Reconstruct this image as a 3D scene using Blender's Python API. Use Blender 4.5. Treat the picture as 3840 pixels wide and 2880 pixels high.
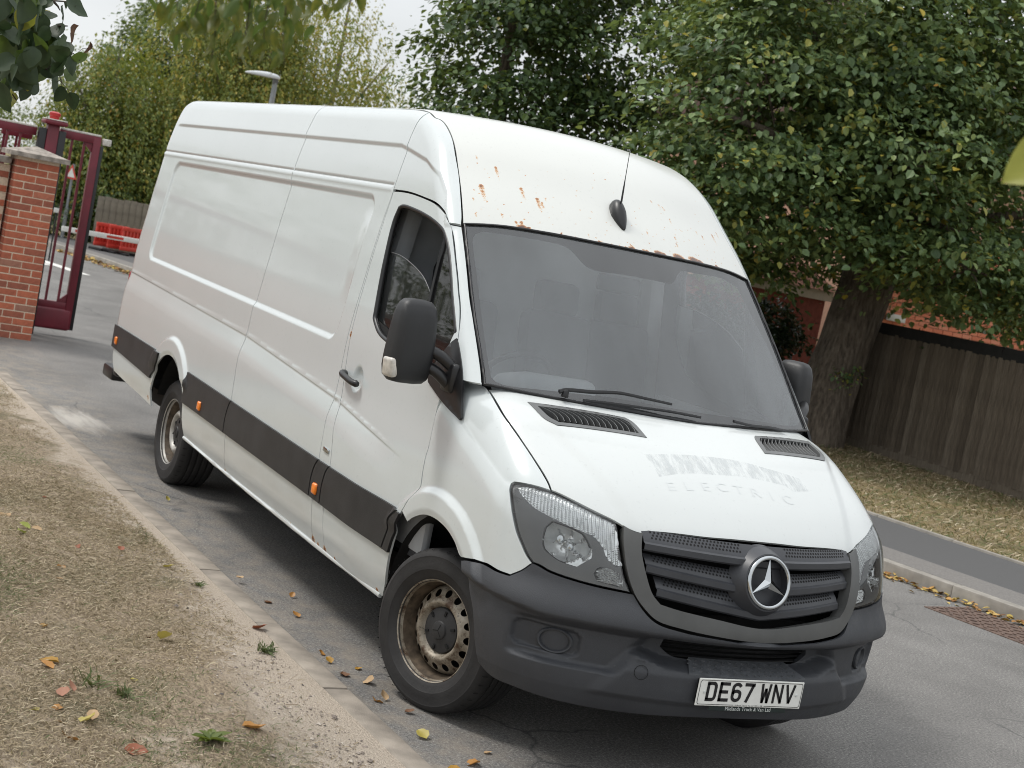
import bpy, bmesh, math, random
import numpy as np
from mathutils import Vector, Matrix
from mathutils.geometry import delaunay_2d_cdt

random.seed(7); rng = np.random.default_rng(7)
for o in list(bpy.data.objects): bpy.data.objects.remove(o)
scene = bpy.context.scene
COL = scene.collection

# ------------------------------------------------------------------ camera
cam = bpy.data.cameras.new("camera"); camo = bpy.data.objects.new("camera", cam); COL.objects.link(camo)
RIGHT = Vector((0.4545054, 0.8697614, 0.1921979)); DOWN = Vector((0.1701753, 0.1270108, -0.9771943)); FWD = Vector((-0.8743370, 0.4768474, -0.0902848))
M = Matrix((RIGHT, -DOWN, -FWD)).transposed().to_4x4(); M.translation = Vector((5.76584, -3.90680, 2.03712))
camo.matrix_world = M
cam.sensor_fit = 'HORIZONTAL'; cam.sensor_width = 36.0; cam.lens = 54.5685
cam.clip_start = 0.05; cam.clip_end = 1500
cam.dof.use_dof = True; cam.dof.focus_distance = 6.7; cam.dof.aperture_fstop = 6.0
scene.camera = camo

# ------------------------------------------------------------------ sky, sun, exposure
SUN_DIR = Vector((-0.40, -0.52, 1.0)).normalized()          # towards the sun
elev = math.asin(SUN_DIR.z); azim = math.atan2(SUN_DIR.x, SUN_DIR.y)
w = bpy.data.worlds.new("World"); scene.world = w; w.use_nodes = True
nt = w.node_tree; nt.nodes.clear()
out = nt.nodes.new('ShaderNodeOutputWorld'); bg = nt.nodes.new('ShaderNodeBackground')
sky = nt.nodes.new('ShaderNodeTexSky'); sky.sky_type = 'NISHITA'; sky.sun_disc = False
sky.sun_elevation = elev; sky.sun_rotation = azim; sky.air_density = 1.0; sky.dust_density = 2.0
tc = nt.nodes.new('ShaderNodeTexCoord'); mp = nt.nodes.new('ShaderNodeMapping'); mp.inputs['Scale'].default_value = (1, 1, 2.6)
nz = nt.nodes.new('ShaderNodeTexNoise'); nz.inputs['Scale'].default_value = 2.2; nz.inputs['Detail'].default_value = 6
rp = nt.nodes.new('ShaderNodeValToRGB'); rp.color_ramp.elements[0].position = .34; rp.color_ramp.elements[1].position = .62
rp.color_ramp.elements[0].color = (.62, .62, .62, 1); rp.color_ramp.elements[1].color = (1, 1, 1, 1)
mx = nt.nodes.new('ShaderNodeMixRGB'); mx.inputs[0].default_value = .86; mx.inputs[2].default_value = (8.8, 9.0, 9.1, 1)
ml = nt.nodes.new('ShaderNodeMixRGB'); ml.blend_type = 'MULTIPLY'; ml.inputs[0].default_value = .55
L = nt.links
L.new(tc.outputs['Generated'], mp.inputs['Vector']); L.new(mp.outputs[0], nz.inputs['Vector']); L.new(nz.outputs['Fac'], rp.inputs[0])
L.new(sky.outputs[0], mx.inputs[1]); L.new(mx.outputs[0], ml.inputs[1]); L.new(rp.outputs[0], ml.inputs[2])
sz_ = nt.nodes.new('ShaderNodeSeparateXYZ'); L.new(tc.outputs['Generated'], sz_.inputs[0])
rz_ = nt.nodes.new('ShaderNodeMapRange'); L.new(sz_.outputs['Z'], rz_.inputs[0]); rz_.inputs[1].default_value = 0; rz_.inputs[2].default_value = .9; rz_.inputs[3].default_value = .74; rz_.inputs[4].default_value = 1.35
mz_ = nt.nodes.new('ShaderNodeMixRGB'); mz_.blend_type = 'MULTIPLY'; mz_.inputs[0].default_value = 1; L.new(ml.outputs[0], mz_.inputs[1]); L.new(rz_.outputs[0], mz_.inputs[2])   # an overcast sky is brighter overhead
L.new(mz_.outputs[0], bg.inputs['Color']); bg.inputs['Strength'].default_value = 0.11; L.new(bg.outputs[0], out.inputs['Surface'])
sl = bpy.data.lights.new("sun", 'SUN'); so = bpy.data.objects.new("sun", sl); COL.objects.link(so)
sl.energy = 1.6; sl.angle = math.radians(14); sl.color = (1.0, .965, .915)
so.rotation_euler = (-SUN_DIR).to_track_quat('-Z', 'Y').to_euler()
scene.cycles.filter_width = 1.0
scene.view_settings.view_transform = 'Standard'; scene.view_settings.look = 'None'
scene.view_settings.exposure = 0.32; scene.view_settings.gamma = 1.0; scene.view_settings.use_curve_mapping = False

# ------------------------------------------------------------------ helpers
def link(o, parent=None):
    COL.objects.link(o)
    if parent is not None: o.parent = parent
    return o
def tag(o, label=None, cat=None, group=None, kind=None):
    if label: o['label'] = label
    if cat: o['category'] = cat
    if group: o['group'] = group
    if kind: o['kind'] = kind
    return o
def empty(name, loc=(0, 0, 0), rz=0.0):
    o = bpy.data.objects.new(name, None); o.location = loc; o.rotation_euler = (0, 0, rz); o.empty_display_size = .2
    return link(o)
def mesh_np(name, V, F, mat=None, smooth=False):
    me = bpy.data.meshes.new(name); V = np.asarray(V, np.float32); F = np.asarray(F, np.int32)
    k = F.shape[1]
    me.vertices.add(len(V)); me.vertices.foreach_set('co', V.ravel())
    me.loops.add(F.size); me.loops.foreach_set('vertex_index', F.ravel())
    me.polygons.add(len(F)); me.polygons.foreach_set('loop_start', np.arange(0, F.size, k, dtype=np.int32))
    me.polygons.foreach_set('loop_total', np.full(len(F), k, np.int32))
    me.polygons.foreach_set('use_smooth', np.full(len(F), smooth, bool))
    me.update(calc_edges=True); me.validate()
    if mat: me.materials.append(mat)
    return me
def obj_np(name, V, F, mat=None, parent=None, smooth=False):
    return link(bpy.data.objects.new(name, mesh_np(name, V, F, mat, smooth)), parent)
def add_attr(me, name, vals):
    a = me.attributes.new(name, 'FLOAT', 'POINT'); a.data.foreach_set('value', np.asarray(vals, np.float32))
def from_bm(name, bm, mat, parent=None, smooth=None):
    me = bpy.data.meshes.new(name); bm.normal_update(); bm.to_mesh(me); bm.free()
    if mat: me.materials.append(mat)
    if smooth is not None:
        me.polygons.foreach_set('use_smooth', np.ones(len(me.polygons), bool))
        me.set_sharp_from_angle(angle=math.radians(smooth))
    return link(bpy.data.objects.new(name, me), parent)
def bm_box(bm, c, s, rot=None, bevel=0.0, seg=2):
    r = bmesh.ops.create_cube(bm, size=1.0); vs = r['verts']
    for v in vs: v.co = Vector((v.co.x*s[0], v.co.y*s[1], v.co.z*s[2]))
    if bevel > 0:
        es = list({e for v in vs for e in v.link_edges})
        rr = bmesh.ops.bevel(bm, geom=es, offset=bevel, segments=seg, affect='EDGES', profile=.5)
        vs = list({v for f in rr['faces'] for v in f.verts} | {v for v in vs if v.is_valid})
    m = (rot.to_4x4() if rot else Matrix.Identity(4)); m = Matrix.Translation(Vector(c)) @ m
    for v in vs: v.co = m @ v.co
    return vs
def box(name, c, s, mat, parent=None, rot=None, bevel=0.0, smooth=None):
    bm = bmesh.new(); bm_box(bm, c, s, rot, bevel)
    return from_bm(name, bm, mat, parent, smooth if smooth else (40 if bevel else None))
def tube_arrays(P, r, n=8, closed=False, cap=True):
    P = np.asarray(P, float); N = len(P); r = np.broadcast_to(np.asarray(r, float), (N,))
    T = np.gradient(P, axis=0)
    if closed: T = np.roll(P, -1, 0) - np.roll(P, 1, 0)
    T /= np.maximum(np.linalg.norm(T, axis=1, keepdims=True), 1e-9)
    ref = np.array([0, 0, 1.0]) if abs(T[0][2]) < .9 else np.array([1.0, 0, 0])
    A = []; a = np.cross(T[0], ref); a /= np.linalg.norm(a)
    for i in range(N):
        a = a - T[i]*np.dot(a, T[i]); a /= max(np.linalg.norm(a), 1e-9); A.append(a)
    A = np.array(A); B = np.cross(T, A)
    ang = np.linspace(0, 2*np.pi, n, endpoint=False)
    V = P[:, None] + r[:, None, None]*(A[:, None]*np.cos(ang)[None, :, None] + B[:, None]*np.sin(ang)[None, :, None])
    V = V.reshape(-1, 3); F = []
    for i in range(N - (0 if closed else 1)):
        i2 = (i+1) % N
        for j in range(n):
            j2 = (j+1) % n; F.append((i*n+j, i*n+j2, i2*n+j2, i2*n+j))
    if cap and not closed:
        c0 = len(V); V = np.vstack([V, P[0], P[-1]])
        for j in range(n):
            j2 = (j+1) % n
            F.append((c0, j2, j, j)); F.append((c0+1, (N-1)*n+j, (N-1)*n+j2, (N-1)*n+j2))
    return V, F
class MB:
    def __init__(s): s.V = []; s.F = []
    def add(s, V, F):
        b = len(s.V); s.V += [tuple(map(float, v)) for v in V]
        for f in F:
            f = [b+i for i in f]; g = []
            for i in f:
                if not g or g[-1] != i: g.append(i)
            if len(g) > 2 and g[0] == g[-1]: g.pop()
            s.F.append(g)
    def tube(s, P, r, n=8, closed=False): s.add(*tube_arrays(P, r, n, closed))
    def box(s, c, sz, rot=None):
        x, y, z = [q/2 for q in sz]
        vs = [Vector(p) for p in ((-x,-y,-z),(x,-y,-z),(x,y,-z),(-x,y,-z),(-x,-y,z),(x,-y,z),(x,y,z),(-x,y,z))]
        if rot: vs = [rot @ v for v in vs]
        s.add([tuple(v + Vector(c)) for v in vs], [(0,3,2,1),(4,5,6,7),(0,1,5,4),(1,2,6,5),(2,3,7,6),(3,0,4,7)])
    def lathe(s, prof, n=48, M=None):
        V = []; F = []
        for k in range(n):
            a = 2*np.pi*k/n
            for (r, h) in prof: V.append(Vector((r*math.cos(a), r*math.sin(a), h)))
        m = len(prof)
        for k in range(n):
            k2 = (k+1) % n
            for i in range(m-1): F.append((k*m+i, k2*m+i, k2*m+i+1, k*m+i+1))
        if M: V = [M @ v for v in V]
        s.add(V, F)
    def build(s, name, mat, parent=None, smooth=None):
        me = bpy.data.meshes.new(name); me.from_pydata(s.V, [], s.F); me.validate(); me.update()
        if mat: me.materials.append(mat)
        if smooth is not None:
            me.polygons.foreach_set('use_smooth', np.ones(len(me.polygons), bool)); me.set_sharp_from_angle(angle=math.radians(smooth))
        return link(bpy.data.objects.new(name, me), parent)

# ------------------------------------------------------------------ materials
def new_mat(name):
    m = bpy.data.materials.new(name); m.use_nodes = True; nt = m.node_tree; nt.nodes.clear()
    o = nt.nodes.new('ShaderNodeOutputMaterial'); p = nt.nodes.new('ShaderNodeBsdfPrincipled'); nt.links.new(p.outputs[0], o.inputs[0])
    return m, nt, p
def node(nt, t, **kw):
    n = nt.nodes.new(t)
    for k, v in kw.items():
        if hasattr(n, k): setattr(n, k, v)
        else: n.inputs[k].default_value = v
    return n
def noise(nt, scale, detail=4, rough=.55, coord='Object', stretch=None):
    t = nt.nodes.new('ShaderNodeTexCoord'); n = nt.nodes.new('ShaderNodeTexNoise')
    n.inputs['Scale'].default_value = scale; n.inputs['Detail'].default_value = detail; n.inputs['Roughness'].default_value = rough
    if stretch:
        m = nt.nodes.new('ShaderNodeMapping'); m.inputs['Scale'].default_value = stretch
        nt.links.new(t.outputs[coord], m.inputs[0]); nt.links.new(m.outputs[0], n.inputs[0])
    else: nt.links.new(t.outputs[coord], n.inputs[0])
    return n
def ramp(nt, src, stops):
    r = nt.nodes.new('ShaderNodeValToRGB'); e = r.color_ramp.elements
    while len(e) < len(stops): e.new(.5)
    for i, (p, c) in enumerate(stops):
        e[i].position = p; e[i].color = (c, c, c, 1) if not hasattr(c, '__len__') else (*c, 1)
    nt.links.new(src, r.inputs[0]); return r
def mix(nt, fac, a, b, mode='MIX'):
    m = nt.nodes.new('ShaderNodeMixRGB'); m.blend_type = mode
    for i, v in ((0, fac), (1, a), (2, b)):
        if hasattr(v, 'is_linked') or hasattr(v, 'links'): nt.links.new(v, m.inputs[i])
        elif i == 0: m.inputs[0].default_value = v
        else: m.inputs[i].default_value = (*v, 1)
    return m
def bump(nt, p, h, strength=.3, dist=.01):
    b = nt.nodes.new('ShaderNodeBump'); b.inputs['Strength'].default_value = strength; b.inputs['Distance'].default_value = dist
    nt.links.new(h, b.inputs['Height']); nt.links.new(b.outputs[0], p.inputs['Normal']); return b
def simple(name, c, rough=.5, metal=0.0, var=.12, scale=8, bmp=0.0, bscale=None, spec=None, coat=0):
    m, nt, p = new_mat(name)
    n = noise(nt, scale, 5)
    lo = tuple(max(0, x*(1-var)) for x in c); hi = tuple(min(1, x*(1+var)) for x in c)
    r = ramp(nt, n.outputs['Fac'], [(.3, lo), (.7, hi)])
    nt.links.new(r.outputs[0], p.inputs['Base Color'])
    p.inputs['Roughness'].default_value = rough; p.inputs['Metallic'].default_value = metal
    if spec is not None: p.inputs['Specular IOR Level'].default_value = spec
    if coat: p.inputs['Coat Weight'].default_value = coat; p.inputs['Coat Roughness'].default_value = .06
    if bmp:
        n2 = noise(nt, bscale or scale*4, 6); bump(nt, p, n2.outputs['Fac'], bmp, .01)
    return m
MT = {}
# white van paint: fine dust, road film towards the sills
def paint(name, base, rough, dirt):
    m, nt, p = new_mat(name)
    n1 = noise(nt, 1.7, 5); n2 = noise(nt, 60, 3); n3 = noise(nt, 3, 5, .6, stretch=(.5, 1, 1))
    t = nt.nodes.new('ShaderNodeTexCoord'); sx = nt.nodes.new('ShaderNodeSeparateXYZ'); nt.links.new(t.outputs['Object'], sx.inputs[0])
    mr = node(nt, 'ShaderNodeMapRange'); nt.links.new(sx.outputs['Z'], mr.inputs[0])
    mr.inputs[1].default_value = .30; mr.inputs[2].default_value = 1.15; mr.inputs[3].default_value = 1; mr.inputs[4].default_value = 0
    mu = node(nt, 'ShaderNodeMath', operation='MULTIPLY'); nt.links.new(mr.outputs[0], mu.inputs[0])
    r3 = ramp(nt, n3.outputs['Fac'], [(.38, .1), (.72, 1.0)]); nt.links.new(r3.outputs[0], mu.inputs[1])
    mu2 = node(nt, 'ShaderNodeMath', operation='MULTIPLY'); nt.links.new(mu.outputs[0], mu2.inputs[0]); mu2.inputs[1].default_value = dirt
    c0 = ramp(nt, n1.outputs['Fac'], [(.3, tuple(x*.965 for x in base)), (.7, base)])
    sp = ramp(nt, n2.outputs['Fac'], [(.62, 1.0), (.78, .90)])
    c1 = mix(nt, 1.0, c0.outputs[0], sp.outputs[0], 'MULTIPLY')
    c2 = mix(nt, mu2.outputs[0], c1.outputs[0], (.34, .29, .22))
    nt.links.new(c2.outputs[0], p.inputs['Base Color'])
    rr = ramp(nt, n3.outputs['Fac'], [(.3, rough*.9), (.75, rough*1.2)]); nt.links.new(rr.outputs[0], p.inputs['Roughness'])
    p.inputs['Coat Weight'].default_value = .5; p.inputs['Coat Roughness'].default_value = rough*.30
    return m, nt, p, c2
def add_rust(m, nt, p, c2):
    at = node(nt, 'ShaderNodeAttribute', attribute_name='rust'); n9 = noise(nt, 130, 6, .75)
    ad = node(nt, 'ShaderNodeMath', operation='MULTIPLY_ADD'); nt.links.new(n9.outputs['Fac'], ad.inputs[0]); ad.inputs[1].default_value = 1.5; nt.links.new(at.outputs['Fac'], ad.inputs[2])
    hf = node(nt, 'ShaderNodeMath', operation='MULTIPLY'); nt.links.new(ad.outputs[0], hf.inputs[0]); hf.inputs[1].default_value = .5
    ga = node(nt, 'ShaderNodeMath', operation='GREATER_THAN'); nt.links.new(at.outputs['Fac'], ga.inputs[0]); ga.inputs[1].default_value = .02
    rf = ramp(nt, hf.outputs[0], [(.54, 0.0), (.66, 1.0)]); g2 = node(nt, 'ShaderNodeMath', operation='MULTIPLY'); nt.links.new(rf.outputs[0], g2.inputs[0]); nt.links.new(ga.outputs[0], g2.inputs[1])
    rc = ramp(nt, hf.outputs[0], [(.55, (.66, .40, .14)), (.70, (.36, .14, .04)), (.86, (.10, .04, .02))])
    c3 = mix(nt, g2.outputs[0], c2.outputs[0], rc.outputs[0]); nt.links.new(c3.outputs[0], p.inputs['Base Color']); return m
MT['paint'] = add_rust(*paint('van_paint', (.588, .628, .630), .16, .34))
MT['bonnet'] = paint('bonnet_paint', (.605, .63, .622), .34, .0)[0]
m, nt, p, c2 = paint('roof_paint', (.62, .63, .60), .36, .0)
MT['roof'] = add_rust(m, nt, p, c2)
MT['plastic'] = simple('dark_bumper_plastic', (.036, .039, .046), .50, var=.22, scale=3, bmp=.18, bscale=420)
MT['mould'] = simple('charcoal_moulding', (.031, .031, .032), .50, var=.25, scale=5, bmp=.10, bscale=200, spec=.35)
MT['black'] = simple('black_trim', (.010, .010, .011), .38, var=.2, scale=20)
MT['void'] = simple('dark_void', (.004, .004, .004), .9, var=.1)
MT['rubber'] = simple('tyre_rubber', (.018, .017, .017), .72, var=.35, scale=9, bmp=.15, bscale=60)
MT['grillegrey'] = simple('grille_surround_grey', (.075, .076, .074), .38, var=.18, scale=5)
MT['slat'] = simple('grille_slat', (.040, .042, .048), .42, var=.12, scale=12)
MT['chrome'] = simple('chrome', (.50, .52, .53), .10, 1.0, var=.05)
MT['lampgrey'] = simple('lamp_bezel', (.125, .128, .128), .35, var=.1)
MT['lampreflector'] = simple('lamp_reflector', (.86, .88, .88), .22, .45, var=.12, scale=30)
MT['amber'] = simple('amber_lens', (.85, .22, .02), .15, var=.1, scale=40, coat=.6)
MT['red'] = simple('red_lens', (.30, .01, .015), .15, var=.1, coat=.6)
MT['clearlens'] = simple('clear_side_lens', (.55, .52, .47), .15, var=.2, scale=40, coat=.6)
MT['plate'] = simple('plate_white', (.74, .74, .70), .32, var=.06, scale=14)
MT['ink'] = simple('plate_black', (.008, .008, .009), .35, var=.05)
MT['lettering'] = simple('pale_lettering', (.60, .62, .60), .5, var=.05)
MT['barrel'] = simple('grimy_rim_barrel', (.10, .075, .052), .6, .2, var=.6, scale=22)
MT['rim2'] = simple('silver_rim', (.40, .385, .355), .45, .3, var=.25, scale=14)
MT['white_card'] = simple('white_card', (.75, .75, .73), .7, var=.05)
MT['seat'] = simple('seat_cloth', (.05, .052, .056), .9, var=.2, scale=40)
MT['wheelblack'] = simple('steering_black', (.015, .015, .016), .6)
MT['dash'] = simple('dashboard', (.40, .415, .43), .7, var=.1)
MT['bulkhead'] = simple('bulkhead', (.42, .435, .45), .6, var=.08)
MT['tread'] = simple('step_plate', (.085, .09, .098), .42, var=.2, scale=30)
# scuffed, stone-chipped bumper plastic
m, nt, p = new_mat('dark_bumper_plastic'); n1 = noise(nt, 2.5, 5, .6); n2 = noise(nt, 55, 4, .7, stretch=(1, .35, 1.6)); n3 = noise(nt, 420, 2); n5 = noise(nt, 8, 6, .7)
c = ramp(nt, n1.outputs['Fac'], [(.3, (.030, .032, .037)), (.7, (.046, .049, .056))]); sc = ramp(nt, n2.outputs['Fac'], [(.66, 0.0), (.74, .55)]); c = mix(nt, sc.outputs[0], c.outputs[0], (.105, .108, .112))
ds = ramp(nt, n5.outputs['Fac'], [(.50, 0.0), (.80, .30)]); c = mix(nt, ds.outputs[0], c.outputs[0], (.070, .072, .075)); nt.links.new(c.outputs[0], p.inputs['Base Color']); rr = ramp(nt, n5.outputs['Fac'], [(.3, .42), (.7, .68)]); nt.links.new(rr.outputs[0], p.inputs['Roughness']); bump(nt, p, n3.outputs['Fac'], .2, .01); MT['plastic'] = m
m, nt, p = new_mat('rusty_rim')
n = noise(nt, 16, 6, .65); n2 = noise(nt, 70, 4)
r = ramp(nt, n.outputs['Fac'], [(.38, (.07, .04, .022)), (.50, (.25, .215, .165)), (.72, (.40, .365, .31))])
r2 = ramp(nt, n2.outputs['Fac'], [(.60, 1.0), (.70, .35)])
c = mix(nt, 1.0, r.outputs[0], r2.outputs[0], 'MULTIPLY'); nt.links.new(c.outputs[0], p.inputs['Base Color'])
p.inputs['Roughness'].default_value = .5; p.inputs['Metallic'].default_value = .25; MT['rim'] = m
# glass
def glass(name, tint, dust, dustc, ior=1.5, var=.25):
    m = bpy.data.materials.new(name); m.use_nodes = True; nt = m.node_tree; nt.nodes.clear()
    o = nt.nodes.new('ShaderNodeOutputMaterial'); tr = node(nt, 'ShaderNodeBsdfTransparent'); tr.inputs[0].default_value = (*tint, 1)
    gl = node(nt, 'ShaderNodeBsdfGlossy'); gl.inputs['Roughness'].default_value = .02
    df = node(nt, 'ShaderNodeBsdfDiffuse'); df.inputs[0].default_value = (*dustc, 1)
    fr = node(nt, 'ShaderNodeFresnel'); fr.inputs[0].default_value = ior
    n = noise(nt, 1.5, 6, .55, stretch=(1, 1.8, .6)); r = ramp(nt, n.outputs['Fac'], [(.25, dust*(1-var)), (.75, dust*(1+var))])
    m1 = node(nt, 'ShaderNodeMixShader'); nt.links.new(r.outputs[0], m1.inputs[0]); nt.links.new(tr.outputs[0], m1.inputs[1]); nt.links.new(df.outputs[0], m1.inputs[2])
    m2 = node(nt, 'ShaderNodeMixShader'); nt.links.new(fr.outputs[0], m2.inputs[0]); nt.links.new(m1.outputs[0], m2.inputs[1]); nt.links.new(gl.outputs[0], m2.inputs[2])
    nt.links.new(m2.outputs[0], o.inputs[0]); return m
MT['windscreen'] = glass('dusty_windscreen', (.95, .97, .975), .05, (.6, .63, .65), 1.9, .3)
MT['film'] = glass('misted_film', (.98, .99, .99), .19, (.84, .90, .93), 1.05, .50)
MT['sideglass'] = glass('side_glass', (.55, .58, .56), .03, (.3, .3, .3), 1.6)
MT['lampglass'] = glass('lamp_glass', (.93, .94, .94), .05, (.6, .6, .6), 1.5)

# ------------------------------------------------------------------ ground, road, verges
def strip_sheet(name, A, B, z, mat, seg=.6, kind='structure'):
    A = np.array(A, float); B = np.array(B, float)
    V = np.vstack([np.c_[A, np.full(len(A), z)], np.c_[B, np.full(len(B), z)]]); n = len(A)
    o = obj_np(name, V, [(i, i+1, n+i+1, n+i) for i in range(n-1)], mat); o['kind'] = kind; return o
def poly_at(P, s):                       # points along a polyline at spacing s
    P = np.array(P, float); d = np.r_[0, np.cumsum(np.linalg.norm(np.diff(P, axis=0), axis=1))]; t = np.arange(0, d[-1], s)
    return np.stack([np.interp(t, d, P[:, k]) for k in range(P.shape[1])], 1)
# asphalt with chippings, dust towards the near kerb and a painted sunlit, dusty patch by the rear wheel
m, nt, p = new_mat('asphalt')
n0 = noise(nt, 70, 7, .85); n1 = noise(nt, 1.1, 6, .6); n2 = noise(nt, 7, 5, .6); n4 = noise(nt, 150, 4, .8)
base = ramp(nt, n0.outputs['Fac'], [(.34, (.050, .048, .046)), (.46, (.125, .120, .114)), (.56, (.205, .197, .186)), (.68, (.46, .44, .41))])
f2 = ramp(nt, n4.outputs['Fac'], [(.32, .50), (.5, 1.0), (.68, 1.55)]); b1 = mix(nt, 1, base.outputs[0], f2.outputs[0], 'MULTIPLY')
big = ramp(nt, n1.outputs['Fac'], [(.3, .74), (.5, 1.0), (.7, 1.22)]); b2 = mix(nt, 1, b1.outputs[0], big.outputs[0], 'MULTIPLY')
tcn = nt.nodes.new('ShaderNodeTexCoord'); sx = nt.nodes.new('ShaderNodeSeparateXYZ'); nt.links.new(tcn.outputs['Object'], sx.inputs[0])
mr = node(nt, 'ShaderNodeMapRange'); nt.links.new(sx.outputs['Y'], mr.inputs[0]); mr.inputs[1].default_value = -1.25; mr.inputs[2].default_value = -.35; mr.inputs[3].default_value = 1; mr.inputs[4].default_value = 0
dn = ramp(nt, n2.outputs['Fac'], [(.40, 0.0), (.68, 1.0)]); dm = node(nt, 'ShaderNodeMath', operation='MULTIPLY'); nt.links.new(mr.outputs[0], dm.inputs[0]); nt.links.new(dn.outputs[0], dm.inputs[1])
dm2 = node(nt, 'ShaderNodeMath', operation='MULTIPLY'); nt.links.new(dm.outputs[0], dm2.inputs[0]); dm2.inputs[1].default_value = .75
b3 = mix(nt, dm2.outputs[0], b2.outputs[0], (.30, .255, .20))
# patch of sunlight and dust painted into the colour: stretched noise inside an ellipse
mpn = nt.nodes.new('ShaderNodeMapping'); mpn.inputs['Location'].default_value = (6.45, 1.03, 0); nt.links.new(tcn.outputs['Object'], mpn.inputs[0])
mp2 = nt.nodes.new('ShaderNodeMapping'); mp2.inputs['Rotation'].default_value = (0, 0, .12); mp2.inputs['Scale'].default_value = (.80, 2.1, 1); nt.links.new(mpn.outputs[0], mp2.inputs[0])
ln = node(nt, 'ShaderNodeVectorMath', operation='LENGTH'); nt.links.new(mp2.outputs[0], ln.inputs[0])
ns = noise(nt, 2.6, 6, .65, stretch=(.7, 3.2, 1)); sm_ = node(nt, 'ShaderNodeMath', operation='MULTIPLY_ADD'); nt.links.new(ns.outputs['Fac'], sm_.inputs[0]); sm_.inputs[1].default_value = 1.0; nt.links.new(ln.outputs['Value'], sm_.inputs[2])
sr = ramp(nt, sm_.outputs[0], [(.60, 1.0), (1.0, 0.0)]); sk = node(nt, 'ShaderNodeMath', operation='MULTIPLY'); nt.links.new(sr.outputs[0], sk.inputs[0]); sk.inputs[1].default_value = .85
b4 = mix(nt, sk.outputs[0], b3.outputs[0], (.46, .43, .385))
# fine cracks
vo = nt.nodes.new('ShaderNodeTexVoronoi'); vo.feature = 'DISTANCE_TO_EDGE'; vo.inputs['Scale'].default_value = .8
nw = noise(nt, 3, 5); vm = mix(nt, .18, tcn.outputs['Object'], nw.outputs['Color']); nt.links.new(vm.outputs[0], vo.inputs['Vector'])
cr = ramp(nt, vo.outputs['Distance'], [(.0, .0), (.007, 1.0)]); n8 = noise(nt, .6, 2); cm = ramp(nt, n8.outputs['Fac'], [(.50, 0.0), (.58, .8)])
cfac = node(nt, 'ShaderNodeMath', operation='SUBTRACT'); cfac.inputs[0].default_value = 1; nt.links.new(cr.outputs[0], cfac.inputs[1])
cf2 = node(nt, 'ShaderNodeMath', operation='MULTIPLY'); nt.links.new(cfac.outputs[0], cf2.inputs[0]); nt.links.new(cm.outputs[0], cf2.inputs[1])
b5 = mix(nt, cf2.outputs[0], b4.outputs[0], (.05, .05, .05))
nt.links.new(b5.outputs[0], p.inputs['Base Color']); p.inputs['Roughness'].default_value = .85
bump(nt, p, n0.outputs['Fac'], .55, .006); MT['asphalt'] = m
MT['path'] = simple('footpath_asphalt', (.085, .084, .084), .9, var=.35, scale=160, bmp=.3, bscale=260)
# dry turf: straw, soil, green; bare sand along the kerb
m, nt, p = new_mat('dry_verge')
n0 = noise(nt, 45, 5, .7, stretch=(1, 2.2, 1)); n1 = noise(nt, 1.6, 5, .6); n2 = noise(nt, 200, 3, .6); n3 = noise(nt, 2.4, 7, .7)
c0 = ramp(nt, n0.outputs['Fac'], [(.30, (.105, .078, .052)), (.48, (.255, .197, .134)), (.62, (.39, .312, .213)), (.75, (.54, .45, .33))])
gr = ramp(nt, n1.outputs['Fac'], [(.50, 0.0), (.72, .55)]); c1 = mix(nt, gr.outputs[0], c0.outputs[0], (.075, .088, .035))
tcn = nt.nodes.new('ShaderNodeTexCoord'); sx = nt.nodes.new('ShaderNodeSeparateXYZ'); nt.links.new(tcn.outputs['Object'], sx.inputs[0])
mr = node(nt, 'ShaderNodeMapRange'); nt.links.new(sx.outputs['Y'], mr.inputs[0]); mr.inputs[1].default_value = -1.85; mr.inputs[2].default_value = -1.30; mr.inputs[3].default_value = 0; mr.inputs[4].default_value = 1
ad = node(nt, 'ShaderNodeMath', operation='MULTIPLY_ADD'); nt.links.new(n3.outputs['Fac'], ad.inputs[0]); ad.inputs[1].default_value = 1.7; nt.links.new(mr.outputs[0], ad.inputs[2])
mrx = node(nt, 'ShaderNodeMapRange'); nt.links.new(sx.outputs['X'], mrx.inputs[0]); mrx.inputs[1].default_value = -1.6; mrx.inputs[2].default_value = .8; mrx.inputs[3].default_value = 0; mrx.inputs[4].default_value = .42
adx = node(nt, 'ShaderNodeMath', operation='ADD'); nt.links.new(ad.outputs[0], adx.inputs[0]); nt.links.new(mrx.outputs[0], adx.inputs[1]); ad = adx; hf = node(nt, 'ShaderNodeMath', operation='MULTIPLY'); nt.links.new(ad.outputs[0], hf.inputs[0]); hf.inputs[1].default_value = .5
sr = ramp(nt, hf.outputs[0], [(.62, 0.0), (.78, 1.0)])
sd = ramp(nt, n2.outputs['Fac'], [(.30, (.24, .195, .155)), (.5, (.47, .395, .315)), (.7, (.62, .54, .44))])
c2 = mix(nt, sr.outputs[0], c1.outputs[0], sd.outputs[0]); nt.links.new(c2.outputs[0], p.inputs['Base Color']); p.inputs['Roughness'].default_value = .95
bump(nt, p, n0.outputs['Fac'], .8, .02); MT['verge'] = m
m, nt, p = new_mat('far_turf'); n0 = noise(nt, 26, 5, .7); n1 = noise(nt, 1.3, 4)
c0 = ramp(nt, n0.outputs['Fac'], [(.3, (.075, .055, .026)), (.55, (.22, .165, .075)), (.75, (.38, .30, .15))]); gr = ramp(nt, n1.outputs['Fac'], [(.45, 0.0), (.65, .5)])
c1 = mix(nt, gr.outputs[0], c0.outputs[0], (.07, .085, .03)); nt.links.new(c1.outputs[0], p.inputs['Base Color']); p.inputs['Roughness'].default_value = .95; bump(nt, p, n0.outputs['Fac'], .7, .02); MT['farturf'] = m
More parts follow.
